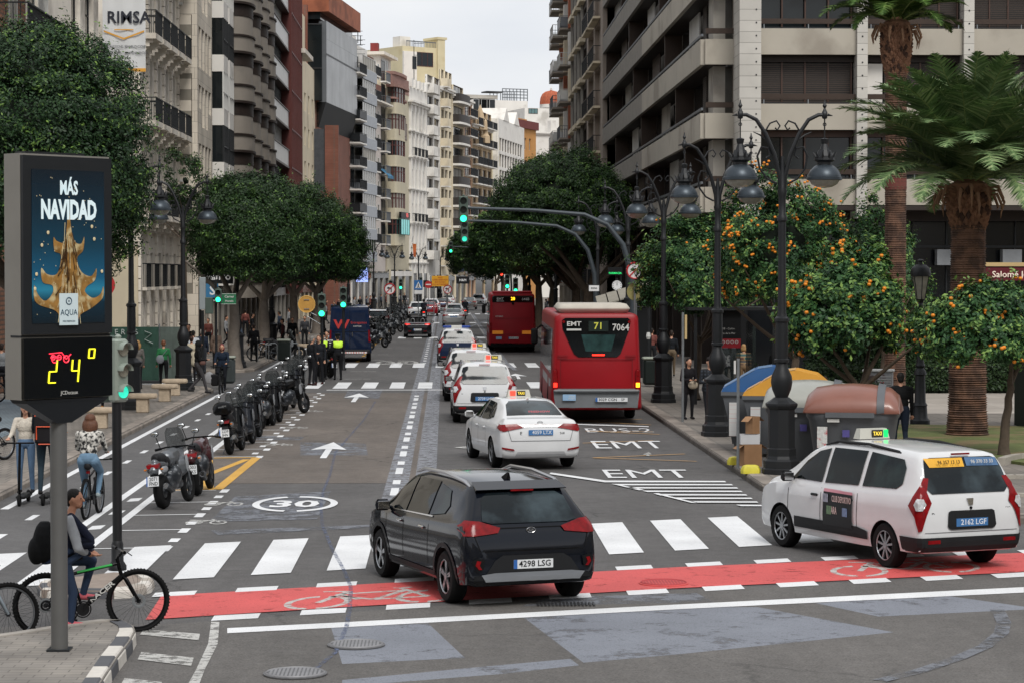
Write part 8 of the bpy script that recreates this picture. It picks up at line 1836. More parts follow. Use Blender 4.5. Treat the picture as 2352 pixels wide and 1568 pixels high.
def moto(kind='scooter',col=MBK,pl='2239 JHN',box=False,screen=True,lab='x',far=False):
 t=thing('motorcycle',lab,'motorcycle',(0,0,0),0,'parked motorcycles and scooters'); B=[]
 if kind=='scooter':
  B=[('c',(0,-.12,.72),(0,.45,.66),.13,.15,0),('c',(0,-.3,.8),(0,-.05,.78),.07,.12,0),('c',(0,.1,.45),(0,.5,.4),.14,.13,0),('e',(0,.75,.33),(.19,.25,.07),0),('c',(0,.95,.45),(0,1.08,.95),.16,.12,0),('e',(0,1.12,.85),(.2,.1,.2),0),('c',(0,1.12,.95),(0,1.2,.6),.1,.08,0),('e',(0,1.36,.5),(.08,.26,.08),0),('c',(.0,0,.32),(0,.3,.4),.1,.11,1)]
  seat=[('c',(0,-.2,.86),(0,.1,.86),.11,.13,0),('c',(0,.15,.8),(0,.48,.78),.13,.1,0)]
 else:
  B=[('c',(0,-.25,.84),(0,.15,.78),.06,.11,0),('c',(0,.4,.86),(0,.75,.9),.15,.14,0),('e',(0,.62,.55),(.17,.26,.2),1),('c',(0,.95,.75),(0,1.1,.95),.14,.1,0),('c',(0,.3,.4),(0,.9,.38),.1,.1,1),('e',(0,1.0,.7),(.19,.2,.22),0),('e',(0,1.38,.56),(.06,.2,.06),0),('c',(0,.05,.4),(0,.35,.5),.06,.09,1),('c',(0,-.32,.7),(0,-.2,.82),.09,.07,0)]
  seat=[('c',(0,-.15,.9),(0,.1,.88),.09,.11,0),('c',(0,.1,.86),(0,.32,.82),.12,.1,0)]
 v=.03 if far else .016
 link_mesh('body',blob_mesh('body',B,v,[col,MGR],2),t); link_mesh('seat',blob_mesh('seat',seat,v,[MSEAT],1),t)
 mwheel(t,0,.31,.15 if kind=='scooter' else .18); mwheel(t,1.4,.3,.12)
 for s in (-1,1):
  mb=MB(); mb.tube([(s*.07,1.4,.3),(s*.07,1.2,.85)],.022,6); mb.build('fork',MSL,t)
  if not far or s>0: mb=MB(); mb.tube([(s*.3,1.0,1.02),(s*.36,1.0,1.22)],.009,5); mb.ell((s*.38,1.0,1.28),(.075,.02,.05),10,7,M=None); mb.build('mirror',MBK,t,smooth=60); mb=MB(); mb.ell((s*.38,.985,1.28),(.065,.012,.042),10,6); mb.build('mirror_glass',MIRR,t,smooth=60)
 mb=MB(); mb.tube([(-.36,.92,1.0),(-.2,1.02,1.03),(.2,1.02,1.03),(.36,.92,1.0)],.016,6); mb.tube([(-.37,.9,1.0),(-.27,.97,1.015)],.024,6); mb.tube([(.37,.9,1.0),(.27,.97,1.015)],.024,6); mb.build('handlebar',MBK,t,smooth=50)
 mb=MB(); mb.tube([(.13,.25,.3),(.16,0,.32),(.18,-.28,.42)],[.03,.055,.06],10); o=mb.build('exhaust',MGR,t,smooth=50); MB().disc((.18,-.29,.425),.045,'y',12,.02).build('exhaust_tip',CHROME,o)
 mb=MB(); mb.rings([[(-.1,-.38,.74),(.1,-.38,.74),(.1,-.28,.74),(-.1,-.28,.74)],[(-.12,-.36,.8),(.12,-.36,.8),(.11,-.25,.82),(-.11,-.25,.82)]]); mb.build('tail_light',LRED,t)
 mb=MB(); mb.ell((-.15,-.33,.72),(.03,.03,.02),8,5); mb.ell((.15,-.33,.72),(.03,.03,.02),8,5); mb.build('turn_signals',mat('amber_lens','c26a1a',.3),t)
 MB().rings([[(-.07,-.3,.7),(.07,-.3,.7),(.07,-.27,.7),(-.07,-.27,.7)],[(-.08,-.42,.42),(.08,-.42,.42),(.08,-.39,.42),(-.08,-.39,.42)]]).build('rear_mudguard',BLACK,t)
 mb=MB()
 for s in (-1,1): mb.ell((s*.125,-.12,.7),(.028,.2,.06),12,7); mb.ell((s*.17,1.0,.72),(.02,.08,.16),10,7)
 mb.build('side_panel',mat('moto_panel_'+('s' if kind=='sport' else 'w'),'9b9ea1' if kind=='sport' else '74777a',.25,.2,.15),t,smooth=60)
 plate(t,pl,0,-.44,.52,True,True,rx=R(-12),w_=.22,h=.17)
 if screen:
  n=7; w0=.2 if kind=='scooter' else .17; mb=MB(); mb.rings([[(w0*q*math.sin(a),1.14-.12*(1-math.cos(a))+off_-.35*(z-.98),z) for a in [R(-80+160*i/n) for i in range(n+1)] for off_ in (0,)]+[(w0*q*math.sin(a)*.97,1.13-.12*(1-math.cos(a))-.35*(z-.98),z) for a in [R(80-160*i/n) for i in range(n+1)]] for z,q in ((.98,1),(1.15,1.1),(1.3,1.0),(1.38,.7))]); mb.build('windscreen',WSC,t,smooth=60)
 if box: link_mesh('top_box',blob_mesh('top_box',[('e',(0,-.34,1.08),(.25,.22,.17),0),('b',(0,-.34,1.02),(.42,.36,.16),0,0,.05)],v,[MBK],2),t); MB().cbox((0,-.55,1.12),(.13,.02,.03)).build('box_badge',MSL,t)
 mb=MB(); mb.tube([(-.1,.3,.25),(-.22,.25,.02)],.012,5); mb.build('side_stand',MSL,t); return t
MG='parked motorcycles and scooters'
def pm(t,px,py,hd,lab=None,Y=None):
 q=G(px,py); t.location=(q.x,q.y+.3,0); t.rotation_euler=(0,R(-5),R(hd));
 if lab: t['label']=lab
 return t
m1=moto('sport',MSL,'2071 FND',False,True,'silver and black naked motorcycle with plate 2071 FND, nearest of the parked ones'); pm(m1,372,1172,-12); m1.rotation_euler[1]=R(-6)
m2=moto('sport',mat('moto_darkred','3a0f14',.3,.1,.2,coat=.4),'5003 MKS',False,False,'dark red and black motorcycle with plate 5003 MKS, right of the nearest one'); pm(m2,450,1141,-4)
m3=moto('scooter',MBK,'2239 JHN',True,True,'black scooter with a large top box and plate 2239 JHN'); pm(m3,526,1046,-6); S3=snapshot(m3)
m4=moto('scooter',MBK,'7604 HWR',False,True,'black scooter with plate 7604 HWR and a tinted screen, last before the suited men'); pm(m4,683,911,-4); S4=snapshot(m4)
m5=moto('scooter',mat('moto_graphite','1c1f25',.3,.2,.1,spec=.3),'1170 KDL',False,True,'graphite scooter directly behind the one with the top box'); pm(m5,548,1030,-8); S5=snapshot(m5)
m6=moto('sport',MBK,'4481 HPT',False,False,'black motorcycle without a screen in the middle of the parked row'); pm(m6,600,986,-8); S6=snapshot(m6)
for sn,px,py,h,lb in ((S4,563,1014,-9,'third scooter from the top box one, its silver panel showing'),(S5,577,1003,-4,'fourth machine of the parked row, a grey scooter tucked between black ones'),(S3,612,978,-10,'scooter with a top box half hidden in the middle of the row'),(S5,622,968,-4,'grey scooter leaning among black ones near the row middle'),(S6,640,955,-28,'motorcycle with orange indicator turned outward in the parked row'),(S4,655,944,-6,'black scooter with white side panel near the far end of the near row'),(S5,668,927,-6,'small grey scooter just before the last one of the near row')):
 pm(dup(sn,(0,0,0),0,lb,MG),px,py,h)
# far rows: lighter meshes
ff=moto('scooter',MBK,'8812 JPR',False,True,'',far=True); fg=moto('sport',MGR,'3390 KLM',True,True,'',far=True); FS=(snapshot(ff),snapshot(fg))
fl=['parked machine nearest behind the navy van at the yellow kerb box']; first=[ff,fg]
for i in range(26):
 Y=126+i*4.4; x=-4.0-.25*(i%3)-.012*i+(0 if i%2 else -.9); lb='dark parked motorcycle in the long far row beyond the navy van' if i%2 else 'parked scooter in the long far row beyond the navy van'
 o=first[i] if i<2 else dup(FS[i%2],(0,0,0),0,lb,MG); o['label']=lb; o['group']='far row of parked motorcycles' if 1 else MG; o.location=(x,Y,0); o.rotation_euler=(0,R(-5),R(-38+rnd.uniform(-8,8)))
sn=FS[0]; o=dup(sn,(0,0,0),0,'black scooter parked under the left trees on the pavement',MG); o.location=(G(640,822).x,110,.14); o.rotation_euler=(0,0,R(-75))
pmo=dup(FS[1],(0,0,0),0,'police motorcycle with yellow and black checks beside the officer',MG); pmo.location=(-4.55,93.2,0); pmo.rotation_euler=(0,0,R(25)); MB().cbox((0,.6,.75),(.42,.5,.22),bev=.05).build('checked_panel',brickmat('police_checks','d8cf3a','17181a','17181a',.12,.12,.0,.5,axes=(1,2),bump=0),pmo)
for i,(x,Y,lb) in enumerate(((-1.85,206,'scooter ridden in front of the white crossover far ahead'),(1.85,214,'scooter ridden between lanes by a rider in a white helmet'))):
 o=dup(FS[0],(x,Y,0),0,lb,'ridden scooters'); MB().cbox((0,-.37,.78),(.16,.02,.06)).build('lit_tail_lamp',LREDON,o)
# bicycles
def bicycle(label,r=.35,fr=MBK,acc=None,far=False,basket=False,name='RACER'):
 t=thing('bicycle',label,'bicycle',(0,0,0),0,'bicycles'); wb=1.06
 for y in (0,wb):
  mb=MB(); mb.torus((0,0,0),r-.022,.024 if r>.33 else .018,'x',36,8);
  if not far:
   for k in range(60): a=2*PI*k/60; mb.cbox((0,(r+.0)*math.cos(a),(r+.0)*math.sin(a)),(.04,.012,.012),rx=a)
  o=mb.build('wheel',RUBBER,t,loc=(0,y,r)); mb=MB(); mb.torus((0,0,0),r-.052,.012,'x',32,6); mb.build('rim',MBK if acc else MSL,o); mb=MB()
  for k in range(0 if far else 28): a=2*PI*k/28; b_=a+(.35 if k%2 else -.35); mb.tube([(.02*(-1)**(k//2),.025*math.cos(b_),.025*math.sin(b_)),(0,(r-.06)*math.cos(a),(r-.06)*math.sin(a))],.0016,3)
  mb.disc((0,0,0),.028,'x',12,.09); mb.build('spokes',mat('spoke','2f3134',.4,.7,0),o)
  if acc: mb=MB(); mb.torus((.045,0,0),.065,.012,'x',20,4,sx=1.4,sz=.15); mb.build('brake_disc',STEEL,o)
 bb=(0,.42,.3); st=(0,.3,.72); hd1=(0,.83,.8); hd0=(0,.87,.66)
 mb=MB(); mb.tube([bb,st],.017,8); mb.tube([(0,.3,.7),hd1],.019,8); mb.tube([bb,hd0],.025,8); mb.tube([hd0,(0,.82,.86)],.023,8)
 for s in (-1,1): mb.tube([(s*.05,0,r),(s*.04,.3,.31),bb],.01,6); mb.tube([(s*.05,0,r),(0,.31,.66)],.009,6)
 mb.build('frame',fr,t,smooth=50); mb=MB()
 for s in (-1,1): mb.tube([(s*.055,wb,r),(s*.055,.92,.62),(0,.885,.65)],[.016,.02,.018],8)
 mb.build('fork',fr,t,smooth=50)
 mb=MB(); mb.tube([st,(0,.27,.86)],.013,6); mb.build('seat_post',MSL,t); link_mesh('saddle',blob_mesh('saddle',[('c',(0,.18,.88),(0,.3,.88),.07,.05,0),('c',(0,.3,.88),(0,.42,.88),.045,.02,0)],.016,[MSEAT],1),t)
 mb=MB(); mb.tube([(0,.82,.86),(0,.88,.93)],.016,6); mb.tube([(-.33,.84,.96),(-.15,.88,.94),(.15,.88,.94),(.33,.84,.96)],.013,6);
 for s in (-1,1): mb.tube([(s*.34,.84,.96),(s*.23,.86,.952)],.019,8); mb.tube([(s*.22,.9,.945),(s*.3,.93,.92)],.006,4)
 mb.build('handlebar',MBK,t,smooth=50)
 mb=MB(); mb.torus((.05,.42,.3),.09,.008,'x',22,4); mb.disc((.05,.42,.3),.075,'x',18,.006); mb.torus((.045,0,r),.05,.012,'x',16,4); mb.tube([(.08,.42,.3),(.09,.5,.44)],.01,5); mb.tube([(-.08,.42,.3),(-.09,.34,.16)],.01,5); mb.cbox((.13,.5,.44),(.09,.08,.02)); mb.cbox((-.13,.34,.16),(.09,.08,.02)); mb.tube([(.05,0,r+.05),(.05,.42,.385)],.004,4); mb.tube([(.05,0,r-.05),(.05,.42,.215)],.004,4); mb.build('crankset',mat('crank','232427',.4,.6,.1),t)
 if acc:
  A=mat('accent_green','1fae45',.4,0,.05); mb=MB(); mb.tube([(.012,.36,.72),(.012,.76,.79)],.014,6); mb.build('frame_accent',A,t); mb=MB(); a=Vector((.03,.45,.345));b=Vector((.03,.85,.645)); ang=math.atan2(b.z-a.z,b.y-a.y)
  M=Matrix.Translation((.029,.64,.487))@Matrix.Rotation(PI/2,4,'Z')@Matrix.Rotation(-ang,4,'Y')@FACE_CAM; text_into(mb,name,.075,M,.03,sx=1.45); mb.build('frame_lettering',FRW,t)
 if basket: MB().rings([[(-.15,1.0,.75),(.15,1.0,.75),(.15,1.2,.75),(-.15,1.2,.75)],[(-.18,.98,.98),(.18,.98,.98),(.18,1.25,.98),(-.18,1.25,.98)]]).build('basket',mat('basket_wire','2f3332',.6,0,.3,alpha=.75),t)
 return t
racer=bicycle('black mountain bike with green accents and RACER lettering at the islet',.365,MBK,True)
rq=G(104,1462); racer.location=(rq.x,rq.y,0); RH=-R(71); racer.rotation_euler=(0,0,RH)
ob=bicycle('grey framed bicycle cut by the left edge, its front wheel in view',.345,mat('frame_grey','7f8890',.4,.4,.1),None); q=G(20,1478); hh=-R(70); ob.location=(q.x-math.cos(R(20))*1.06,q.y-.36-.05,.0); ob.rotation_euler=(0,0,hh)
lb=bicycle('city bicycle under the woman in the black and white jacket',.34,MBK,None); q=G(197,1192); lb.location=(q.x,q.y,0); lb.rotation_euler=(0,0,R(-4)); MB().cbox((0,.2,.78),(.06,.03,.05)).build('rear_light',LRED,lb)
pb=bicycle('parked bicycle with a wire basket standing behind the girl on the kick scooter',.34,MBK,None,basket=True); q=G(20,1060,.14); pb.location=(q.x-.2,q.y+.6,.14); pb.rotation_euler=(0,0,R(150))
fb=bicycle('town bicycle ridden toward the camera by the woman in navy',.34,MBK,None,far=True); q=G(505,906); fb.location=(q.x,q.y+1.1,0); fb.rotation_euler=(0,0,R(180)); FB=snapshot(fb)
for px,py,h,l_ in ((603,828,-80,'bicycle locked at the rack under the first ficus'),(618,822,-70,'second bicycle at the rack under the first ficus'),(20,925,-80,'dark bicycle far behind the advertising display')):
 q=G(px,py,.14); dup(FB,(q.x-.4,q.y,.14),R(h),l_)
q=P(845,700,190); dup(FB,(-6.2,190,0),0,'bicycle of the distant cyclist at the left kerb')
mb=MB()
for i in range(4): mb.tube([(i*.5,0,0),(i*.5,0,.75),(i*.5+.1,0,.82),(i*.5+.3,0,.82),(i*.5+.38,0,.75),(i*.5+.38,0,0)],.022,6)
o=mb.build('bicycle_rack',STEEL,loc=(G(606,830,.14).x-.3,G(606,830,.14).y+.3,.14)); tag(o,'row of bent steel hoops for bicycles under the first ficus','bicycle rack')
def kick(label,px,py,hd):
 q=G(px,py); t=thing('kick_scooter',label,'kick scooter',(q.x,q.y,0),hd,'electric kick scooters'); MB().cbox((0,-.45,.15),(.17,.75,.06),bev=.02).build('deck',BLACK,t); mb=MB(); mb.tube([(0,-.02,.2),(0,.05,.3),(0,-.06,1.12)],.025,8); mb.build('stem',MBK,t); mb=MB(); mb.tube([(-.25,-.06,1.12),(.25,-.06,1.12)],.016,6); mb.build('handlebar',MBK,t)
 for y in (.03,-.88): mb=MB(); mb.torus((0,y,.11),.085,.028,'x',20,6); mb.disc((0,y,.11),.06,'x',12,.03); mb.build('wheel',RUBBER,t)
 return t
kick('black kick scooter ridden toward the camera by the girl in a cream fleece',45,1162,PI); ks2=kick('kick scooter under the man with the orange trimmed backpack',118,1150,0)
# grey bollard by the left edge
q=G(42,1050,.14); t=thing('bollard','short grey steel bollard left of the girl on the kick scooter','bollard',(q.x,q.y,.14)); MB().lathe([(.045,0),(.045,.66),(.03,.7)],12).build('post',STEEL,t,smooth=40)
# ================================================================ people
def cm(c,**k): return mat('cloth_'+c,c,.85,0,.12,scale=9,bump=.25,bscale=14,**k)
def skin(c='b98a70'): return mat('skin_'+c,c,.55,0,.06,scale=20)
def hairm(c): return mat('hair_'+c,c,.6,0,.35,scale=40,bump=.5,bscale=60)
PAT=mat('cloth_leopard','c9c6bf',.85,0,.1,scale=5,col2='17171a',c2s=16,c2t=.5); STRP=brickmat('cloth_stripes','d3d2cf','d3d2cf','1b1c22',9,.09,.03,.85,axes=(0,2),bump=0,stain=.05); RUGBY=brickmat('cloth_knit','2f6a6c','7a3f35','a98d68',9,.11,.02,.9,axes=(0,2),bump=0,offset=.3); CHK=brickmat('cloth_checks','2c333d','3d444e','14181f',.08,.08,.02,.85,offset=0,axes=(0,2),bump=0)
HIV=mat('hi_vis','b9e03a',.6,emit=.15,var=.05)
LEG={'stand':(((.1,0,.93),(.11,.03,.5),(.12,-.02,.09)),((-.1,0,.93),(-.11,.02,.5),(-.12,-.02,.09))),
'walk':(((.09,0,.93),(.1,.16,.53),(.1,.27,.11)),((-.09,0,.93),(-.1,.06,.52),(-.1,-.27,.16))),
'walk2':(((.09,0,.93),(.1,.04,.5),(.1,-.22,.14)),((-.09,0,.93),(-.1,.14,.53),(-.1,.2,.1))),
'bike':(((.1,0,.93),(.13,.38,.72),(.11,.27,.36)),((-.1,0,.93),(-.12,.26,.55),(-.11,.2,.16))),
'moto':(((.12,0,.8),(.24,.42,.78),(.22,.4,.36)),((-.12,0,.8),(-.24,.42,.78),(-.22,.4,.36)))}
ARM={'down':((.23,.0,1.12),(.24,.08,.87)),'swing':((.24,-.1,1.14),(.25,.02,.9)),'swingf':((.23,.1,1.14),(.22,.27,.95)),'bend':((.23,.02,1.12),(.1,.27,1.12)),'pocket':((.26,-.04,1.13),(.2,.08,.93)),'bars':((.24,.2,1.14),(.2,.48,1.06)),'phone':((.2,.06,1.12),(.06,.26,1.24)),'grip':((.24,.12,1.15),(.26,.3,1.08))}
def person(label,x,y,z,hd,top,bot,legs='stand',arms=('down','down'),h=1.72,hair='2a201b',hs='short',sk='b98a70',shoe='1d1c1e',coat=0,near=0,lean=0,group=None,skirt=0,vest=None,fat=1.0,turn=0,dz=0,loc_rot=None,custom=None,bag=None):
 t=thing('person',label,'person',(x,y,z),R(hd),group,h/1.72); T=top if not isinstance(top,str) else cm(top); Bm=bot if not isinstance(bot,str) else cm(bot)
 mats=[skin(sk),T,Bm,cm(shoe)]; ln=lean
 def lf(p): f=max(0,p[2]-.93); return (p[0],p[1]+ln*f,p[2]+dz-abs(ln)*f*.15)
 A=[]; a=A.append
 a(('e',lf((0,0,.98)),(.155*fat,.115*fat,.13),2)); a(('e',lf((0,0,1.1)),(.14*fat,.105*fat,.17),1)); a(('e',lf((0,.0,1.28)),(.17*fat,.115*fat,.17),1)); a(('c',lf((-.14,0,1.4)),lf((.14,0,1.4)),.06*fat,.06*fat,1))
 nk=lf((0,.02,1.53)); a(('c',lf((0,0,1.43)),nk,.052,.048,0)); hc=Vector(lf((0,.035,1.625)));
 def hp(dx,dy,dz_): c,s=math.cos(R(turn)),math.sin(R(turn)); return (hc.x+dx*c-dy*s,hc.y+dx*s+dy*c,hc.z+dz_)
 a(('e',tuple(hc),(.076,.094,.112),0)); a(('e',hp(0,.035,-.065),(.05,.05,.05),0)); a(('c',hp(0,.088,.01),hp(0,.108,-.02),.01,.016,0));
 for s in (-1,1): a(('e',hp(s*.078,-.005,-.005),(.014,.02,.03),0))
 L_=custom['legs'] if custom and 'legs' in custom else LEG[legs]
 for hip,kn,an in L_:
  hip,kn,an=[(p[0],p[1],p[2]+dz) for p in (hip,kn,an)]; a(('c',hip,kn,.09*fat,.06,2)); a(('c',kn,an,.058,.042,2)); an=Vector(an); a(('c',tuple(an+Vector((0,-.03,-.04))),tuple(an+Vector((0,.13,-.055))),.042,.034,3))
 if coat:
  for s in (-1,1): a(('c',lf((s*.06,0,1.05)),(s*.08,.0,1.0-coat+dz),.115*fat,.12*fat,1))
 AR=custom['arms'] if custom and 'arms' in custom else [ARM[q] for q in arms]
 for s,(el,wr) in zip((1,-1),AR):
  sh=lf((s*.175*fat,0,1.4)); e_=lf((s*el[0],el[1],el[2])) if not custom else (s*el[0],el[1],el[2]); w_=lf((s*wr[0],wr[1],wr[2])) if not custom else (s*wr[0],wr[1],wr[2])
  a(('c',sh,e_,.058,.047,1)); a(('c',e_,w_,.045,.033,1)); w_=Vector(w_); d=(w_-Vector(e_)).normalized(); sd=d.cross(Vector((0,0,1))); sd=sd.normalized() if sd.length>.1 else Vector((0,1,0)); dn=sd.cross(d)
  pc_=w_+d*.055; a(('c',tuple(w_),tuple(pc_),.027,.03,0))
  for k in range(4):
   o=sd*(.03*(k-1.5)/1.5); b0_=pc_+o+d*.02; m_=b0_+d*(.034-.004*abs(k-1.2)); tip=m_+d*.02+dn*.022; a(('c',tuple(b0_),tuple(m_),.0105,.0095,0)); a(('c',tuple(m_),tuple(tip),.0095,.008,0))
  a(('c',tuple(w_+d*.025+sd*.02),tuple(w_+d*.075+sd*.052),.012,.01,0))
 v=(.0105 if near==2 else .014 if near else .024); link_mesh('body',blob_mesh('body',A,v,mats,2 if near else 1),t)
 # hair and head wear
 H=[]; g=.004
 if hs!='bald':
  H=[('e',hp(0,-.018,.03),(.083,.094,.1),0),('e',hp(0,-.05,-.02),(.07,.06,.085),0)]
  if hs=='long': H+=[('c',hp(0,-.07,0),hp(0,-.1,-.3),.075,.07,0),('c',hp(.05,-.04,-.05),hp(.07,-.05,-.26),.04,.03,0),('c',hp(-.05,-.04,-.05),hp(-.07,-.05,-.26),.04,.03,0)]
  if hs=='curly': H+=[('e',hp(s*.07,-.04,-.08),(.07,.08,.12),0) for s in (-1,1)]+[('e',hp(0,-.07,-.1),(.11,.08,.14),0),('e',hp(0,-.03,.05),(.1,.1,.09),0)]
  if hs=='bob': H+=[('e',hp(s*.055,-.03,-.05),(.045,.07,.09),0) for s in (-1,1)]+[('e',hp(0,-.06,-.05),(.07,.05,.08),0)]
  if hs=='bun': H+=[('e',hp(0,-.13,.03),(.045,.045,.045),0)]
  if hs=='mop': H+=[('e',hp(0,.0,.07),(.095,.1,.065),0)]
  if hs=='hood': H=[('e',hp(0,-.02,.0),(.105,.115,.14),0),('c',hp(0,-.04,-.1),hp(0,-.03,-.16),.09,.11,0)]
  hm=T if hs=='hood' else hairm(hair)
  link_mesh('hood' if hs=='hood' else 'hair',blob_mesh('hair',H,.012 if near else .022,[hm],1),t)
 if near:
  mb=MB()
  for s in (-1,1): mb.ell(hp(s*.03,.083,.012),(.012,.008,.006),8,5)
  mb.build('eyes',mat('eye_dark','2a211e',.4,0,0),t); mb=MB(); mb.ell(hp(0,.084,-.058),(.022,.008,.007),8,5); mb.build('mouth',mat('lips','8e5148',.5,0,0),t)
 return t
def worn(name,label,cat,owner,prims,mats,voxel=.016,extra=None):
 t=thing(name,label,cat,owner.location,owner.rotation_euler.z); t.scale=owner.scale; link_mesh('shell',blob_mesh('shell',prims,voxel,mats,1),t)
 if extra: extra(t)
 return t
def feet(px,py,z=.14): q=G(px,py,z); return q.x,q.y,z
# --- rider on the RACER bicycle (posed in the bicycle's own frame)
cr=dict(legs=(((.1,.2,.9),(.15,.3,.52),(.17,.27,.2)),((-.08,.24,.9),(-.13,.58,.86),(-.13,.47,.48))),arms=(((.22,.34,1.06),(.06,.5,.97)),((.2,.42,1.08),(-.0,.56,.98))))
rd=person('cyclist in a navy vest with grey sleeves and jeans, one foot on the islet',racer.location.x,racer.location.y,0,math.degrees(RH),'11172a','1f3049',h=1.66,hair='15110f',hs='bun',sk='b07d63',shoe='c8616a',near=2,lean=.12,turn=-28,custom=cr)
# trunk moved forward over the saddle
for o in rd.children:
 pass
me=[o for o in COL.objects if o.parent==rd]
for o in me:
 co=np.zeros(len(o.data.vertices)*3); o.data.vertices.foreach_get('co',co); co=co.reshape(-1,3)
 k=np.clip((co[:,2]-.86)/.14,0,1)*(1 if True else 0); arm=(np.abs(co[:,0])>.19)&(co[:,2]>.8)&(co[:,2]<1.3)
 hand=(co[:,1]>.3)&(co[:,2]<1.28)
 co[:,1]+=np.where(hand,0,.24*k); co[:,2]-=np.where(co[:,2]>1.0,.0,0); o.data.vertices.foreach_set('co',co.ravel()); o.data.update()
slv=[('c',(.18,.27,1.38),(.23,.35,1.06),.068,.06,0),('c',(.23,.35,1.06),(.14,.44,1.0),.058,.05,0)]
o=link_mesh('sleeve',blob_mesh('sleeve',slv,.014,[cm('9a9da2')],1),rd)
worn('backpack','large black backpack worn by the cyclist in the navy vest','backpack',rd,[('e',(0,.0,1.12),(.18,.14,.26),0),('e',(0,-.1,1.02),(.15,.1,.17),0),('c',(.12,.08,1.35),(.14,.2,1.44),.03,.03,0)],[cm('0f1012')])
# --- girl on the kick scooter, man with orange pack, leopard jacket rider
x,y,z=feet(52,1158,0); g=person('girl in a cream fleece, jeans and black helmet riding a kick scooter',x,y+.35,.17,180,mat('cloth_fleece','c9c1b4',.95,0,.15,scale=20,bump=.9,bscale=40),'56708e',arms=('grip','grip'),h=1.62,hair='1f1512',hs='long',sk='c09078',near=2)
link_mesh('helmet',blob_mesh('helmet',[('e',(0,.02,1.68),(.098,.115,.085),0)],.012,[MBK],1),g)
x,y,z=feet(105,1160,0); mn=person('man in a dark jacket, jeans and red helmet seen from behind',x,y+.2,.17,4,'18222c','2b3a45',arms=('grip','grip'),h=1.78,hair='0f0e0e',near=1,fat=1.12)
link_mesh('helmet',blob_mesh('helmet',[('e',(0,.0,1.67),(.105,.12,.1),0)],.014,[mat('helmet_red','c0252b',.4,0,.05)],1),mn)
def packx(t):
 mb=MB(); mb.tube([(-.15,-.33,.98),(-.15,-.34,1.2),(.15,-.34,1.2),(.15,-.33,.98)],.012,5); mb.tube([(-.19,-.26,1.38),(0,-.3,1.39),(.19,-.26,1.38)],.012,5); mb.tube([(-.12,-.32,.9),(.12,-.32,.9)],.01,5); mb.build('orange_piping',mat('piping_orange','e0562c',.5,0,0),t)
worn('backpack','black square backpack with orange piping on the man in the red helmet','backpack',mn,[('b',(0,-.2,1.15),(.38,.24,.54),0,0,.05)],[cm('1b191c')],.02,packx)
wl=person('woman with curly auburn hair in a black and white patterned jacket on a bicycle',lb.location.x,lb.location.y,0,-4,PAT,'66839c',legs='bike',arms=('bars','bars'),h=1.68,hair='5b3722',hs='curly',near=2,lean=.22,dz=.06,shoe='8f9a9c',fat=1.1)
for o in [o for o in COL.objects if o.parent==wl]: o.location=(0,.22,0)
# --- left pavement, near to far
def P_(lab,px,py,hd,top,bot,z=.14,**k): x,y,z=feet(px,py,z); return person(lab,x,y,z,hd,top,bot,**k)
P_('young man in a white printed T-shirt and orange shoes walking behind the near traffic light',250,938,170,'c3c5ce','14151a',legs='walk',near=1,h=1.78,hair='4a3424',shoe='c98236',arms=('swing','swingf'))
P_('person at the left edge in a grey shirt and dark trousers',4,916,10,'7f8284','1a1b20',legs='walk',h=1.75)
P_('passer-by mostly hidden by the display, black trousers and boots showing',42,922,0,'2b2c30','121316',legs='walk2',h=1.72)
P_('passer-by in beige trousers pushing a stroller behind the display pole',172,946,10,'5b5f63','9a8a70',legs='walk',h=1.74,shoe='6b4f38')
P_('woman with curly fair hair in a grey jacket by the hoarding',316,893,20,'5f5b57','1b1b1f',hair='a07a48',hs='curly',near=1,coat=.1,h=1.65)
q=P_('woman in a green sweater and black trousers walking away with a grey bag',376,892,8,'1f6a3c','101114',legs='walk2',hair='6a4026',hs='short',near=1,h=1.66,shoe='8a6248')
worn('shoulder_bag','soft grey shoulder bag on the woman in green','bag',q,[('e',(-.13,-.14,1.06),(.15,.07,.17),0),('c',(-.05,-.13,1.2),(.12,-.1,1.4),.015,.015,0)],[cm('70747a')])
P_('bearded man in a grey hoodie and pale joggers facing the lamp post',401,879,-60,'64676c','a9aab0',near=1,arms=('bend','bend'),h=1.8,hair='14110f')
P_('woman in a long cream quilted coat seen from behind',440,877,0,mat('cloth_quilt','b9ae98',.8,0,.1,bump=.8,bscale=10),'121216',hair='3a2620',hs='bun',near=1,coat=.28,fat=1.15,h=1.66)
P_('person in a white hooded top behind the cream coat',444,862,0,'c9cdd2','6d7c8c',hair='15110f',h=1.74,fat=1.05)
P_('man in a black jacket farthest of the group by the left lamp',434,842,175,'101114','15161a',near=1,h=1.8,hair='1b1512')
P_('elderly man in a navy jacket beside the tall grey post box',464,858,5,'1c2433','2f3238',hair='8c8680',h=1.75,fat=1.1)
P_('woman in a brown patterned coat behind the pedestrian light post',497,846,0,'6e5c50','111114',coat=.2,hair='2a1b16',h=1.64)
q=P_('person in a black hooded jacket and grey jeans striding right',455,904,-75,'0e0f11','3c3a3c',legs='walk',arms=('bend','bend'),near=1,hs='hood',h=1.74,fat=1.12)
worn('shoulder_bag','small brown bag at the waist of the person in the black hood','bag',q,[('b',(.2,.12,1.02),(.12,.2,.13),0,0,.03)],[cm('5c3f38')])
fbl=fb.location; q=person('red haired woman in a navy coat cycling toward the camera',fbl.x,fbl.y,0,180,'152131','10131a',legs='bike',arms=('bars','bars'),near=1,lean=.12,dz=.04,hair='6b2226',hs='bob',h=1.66,coat=.12,fat=1.1)
for o in [o for o in COL.objects if o.parent==q]: o.location=(0,.22,0)
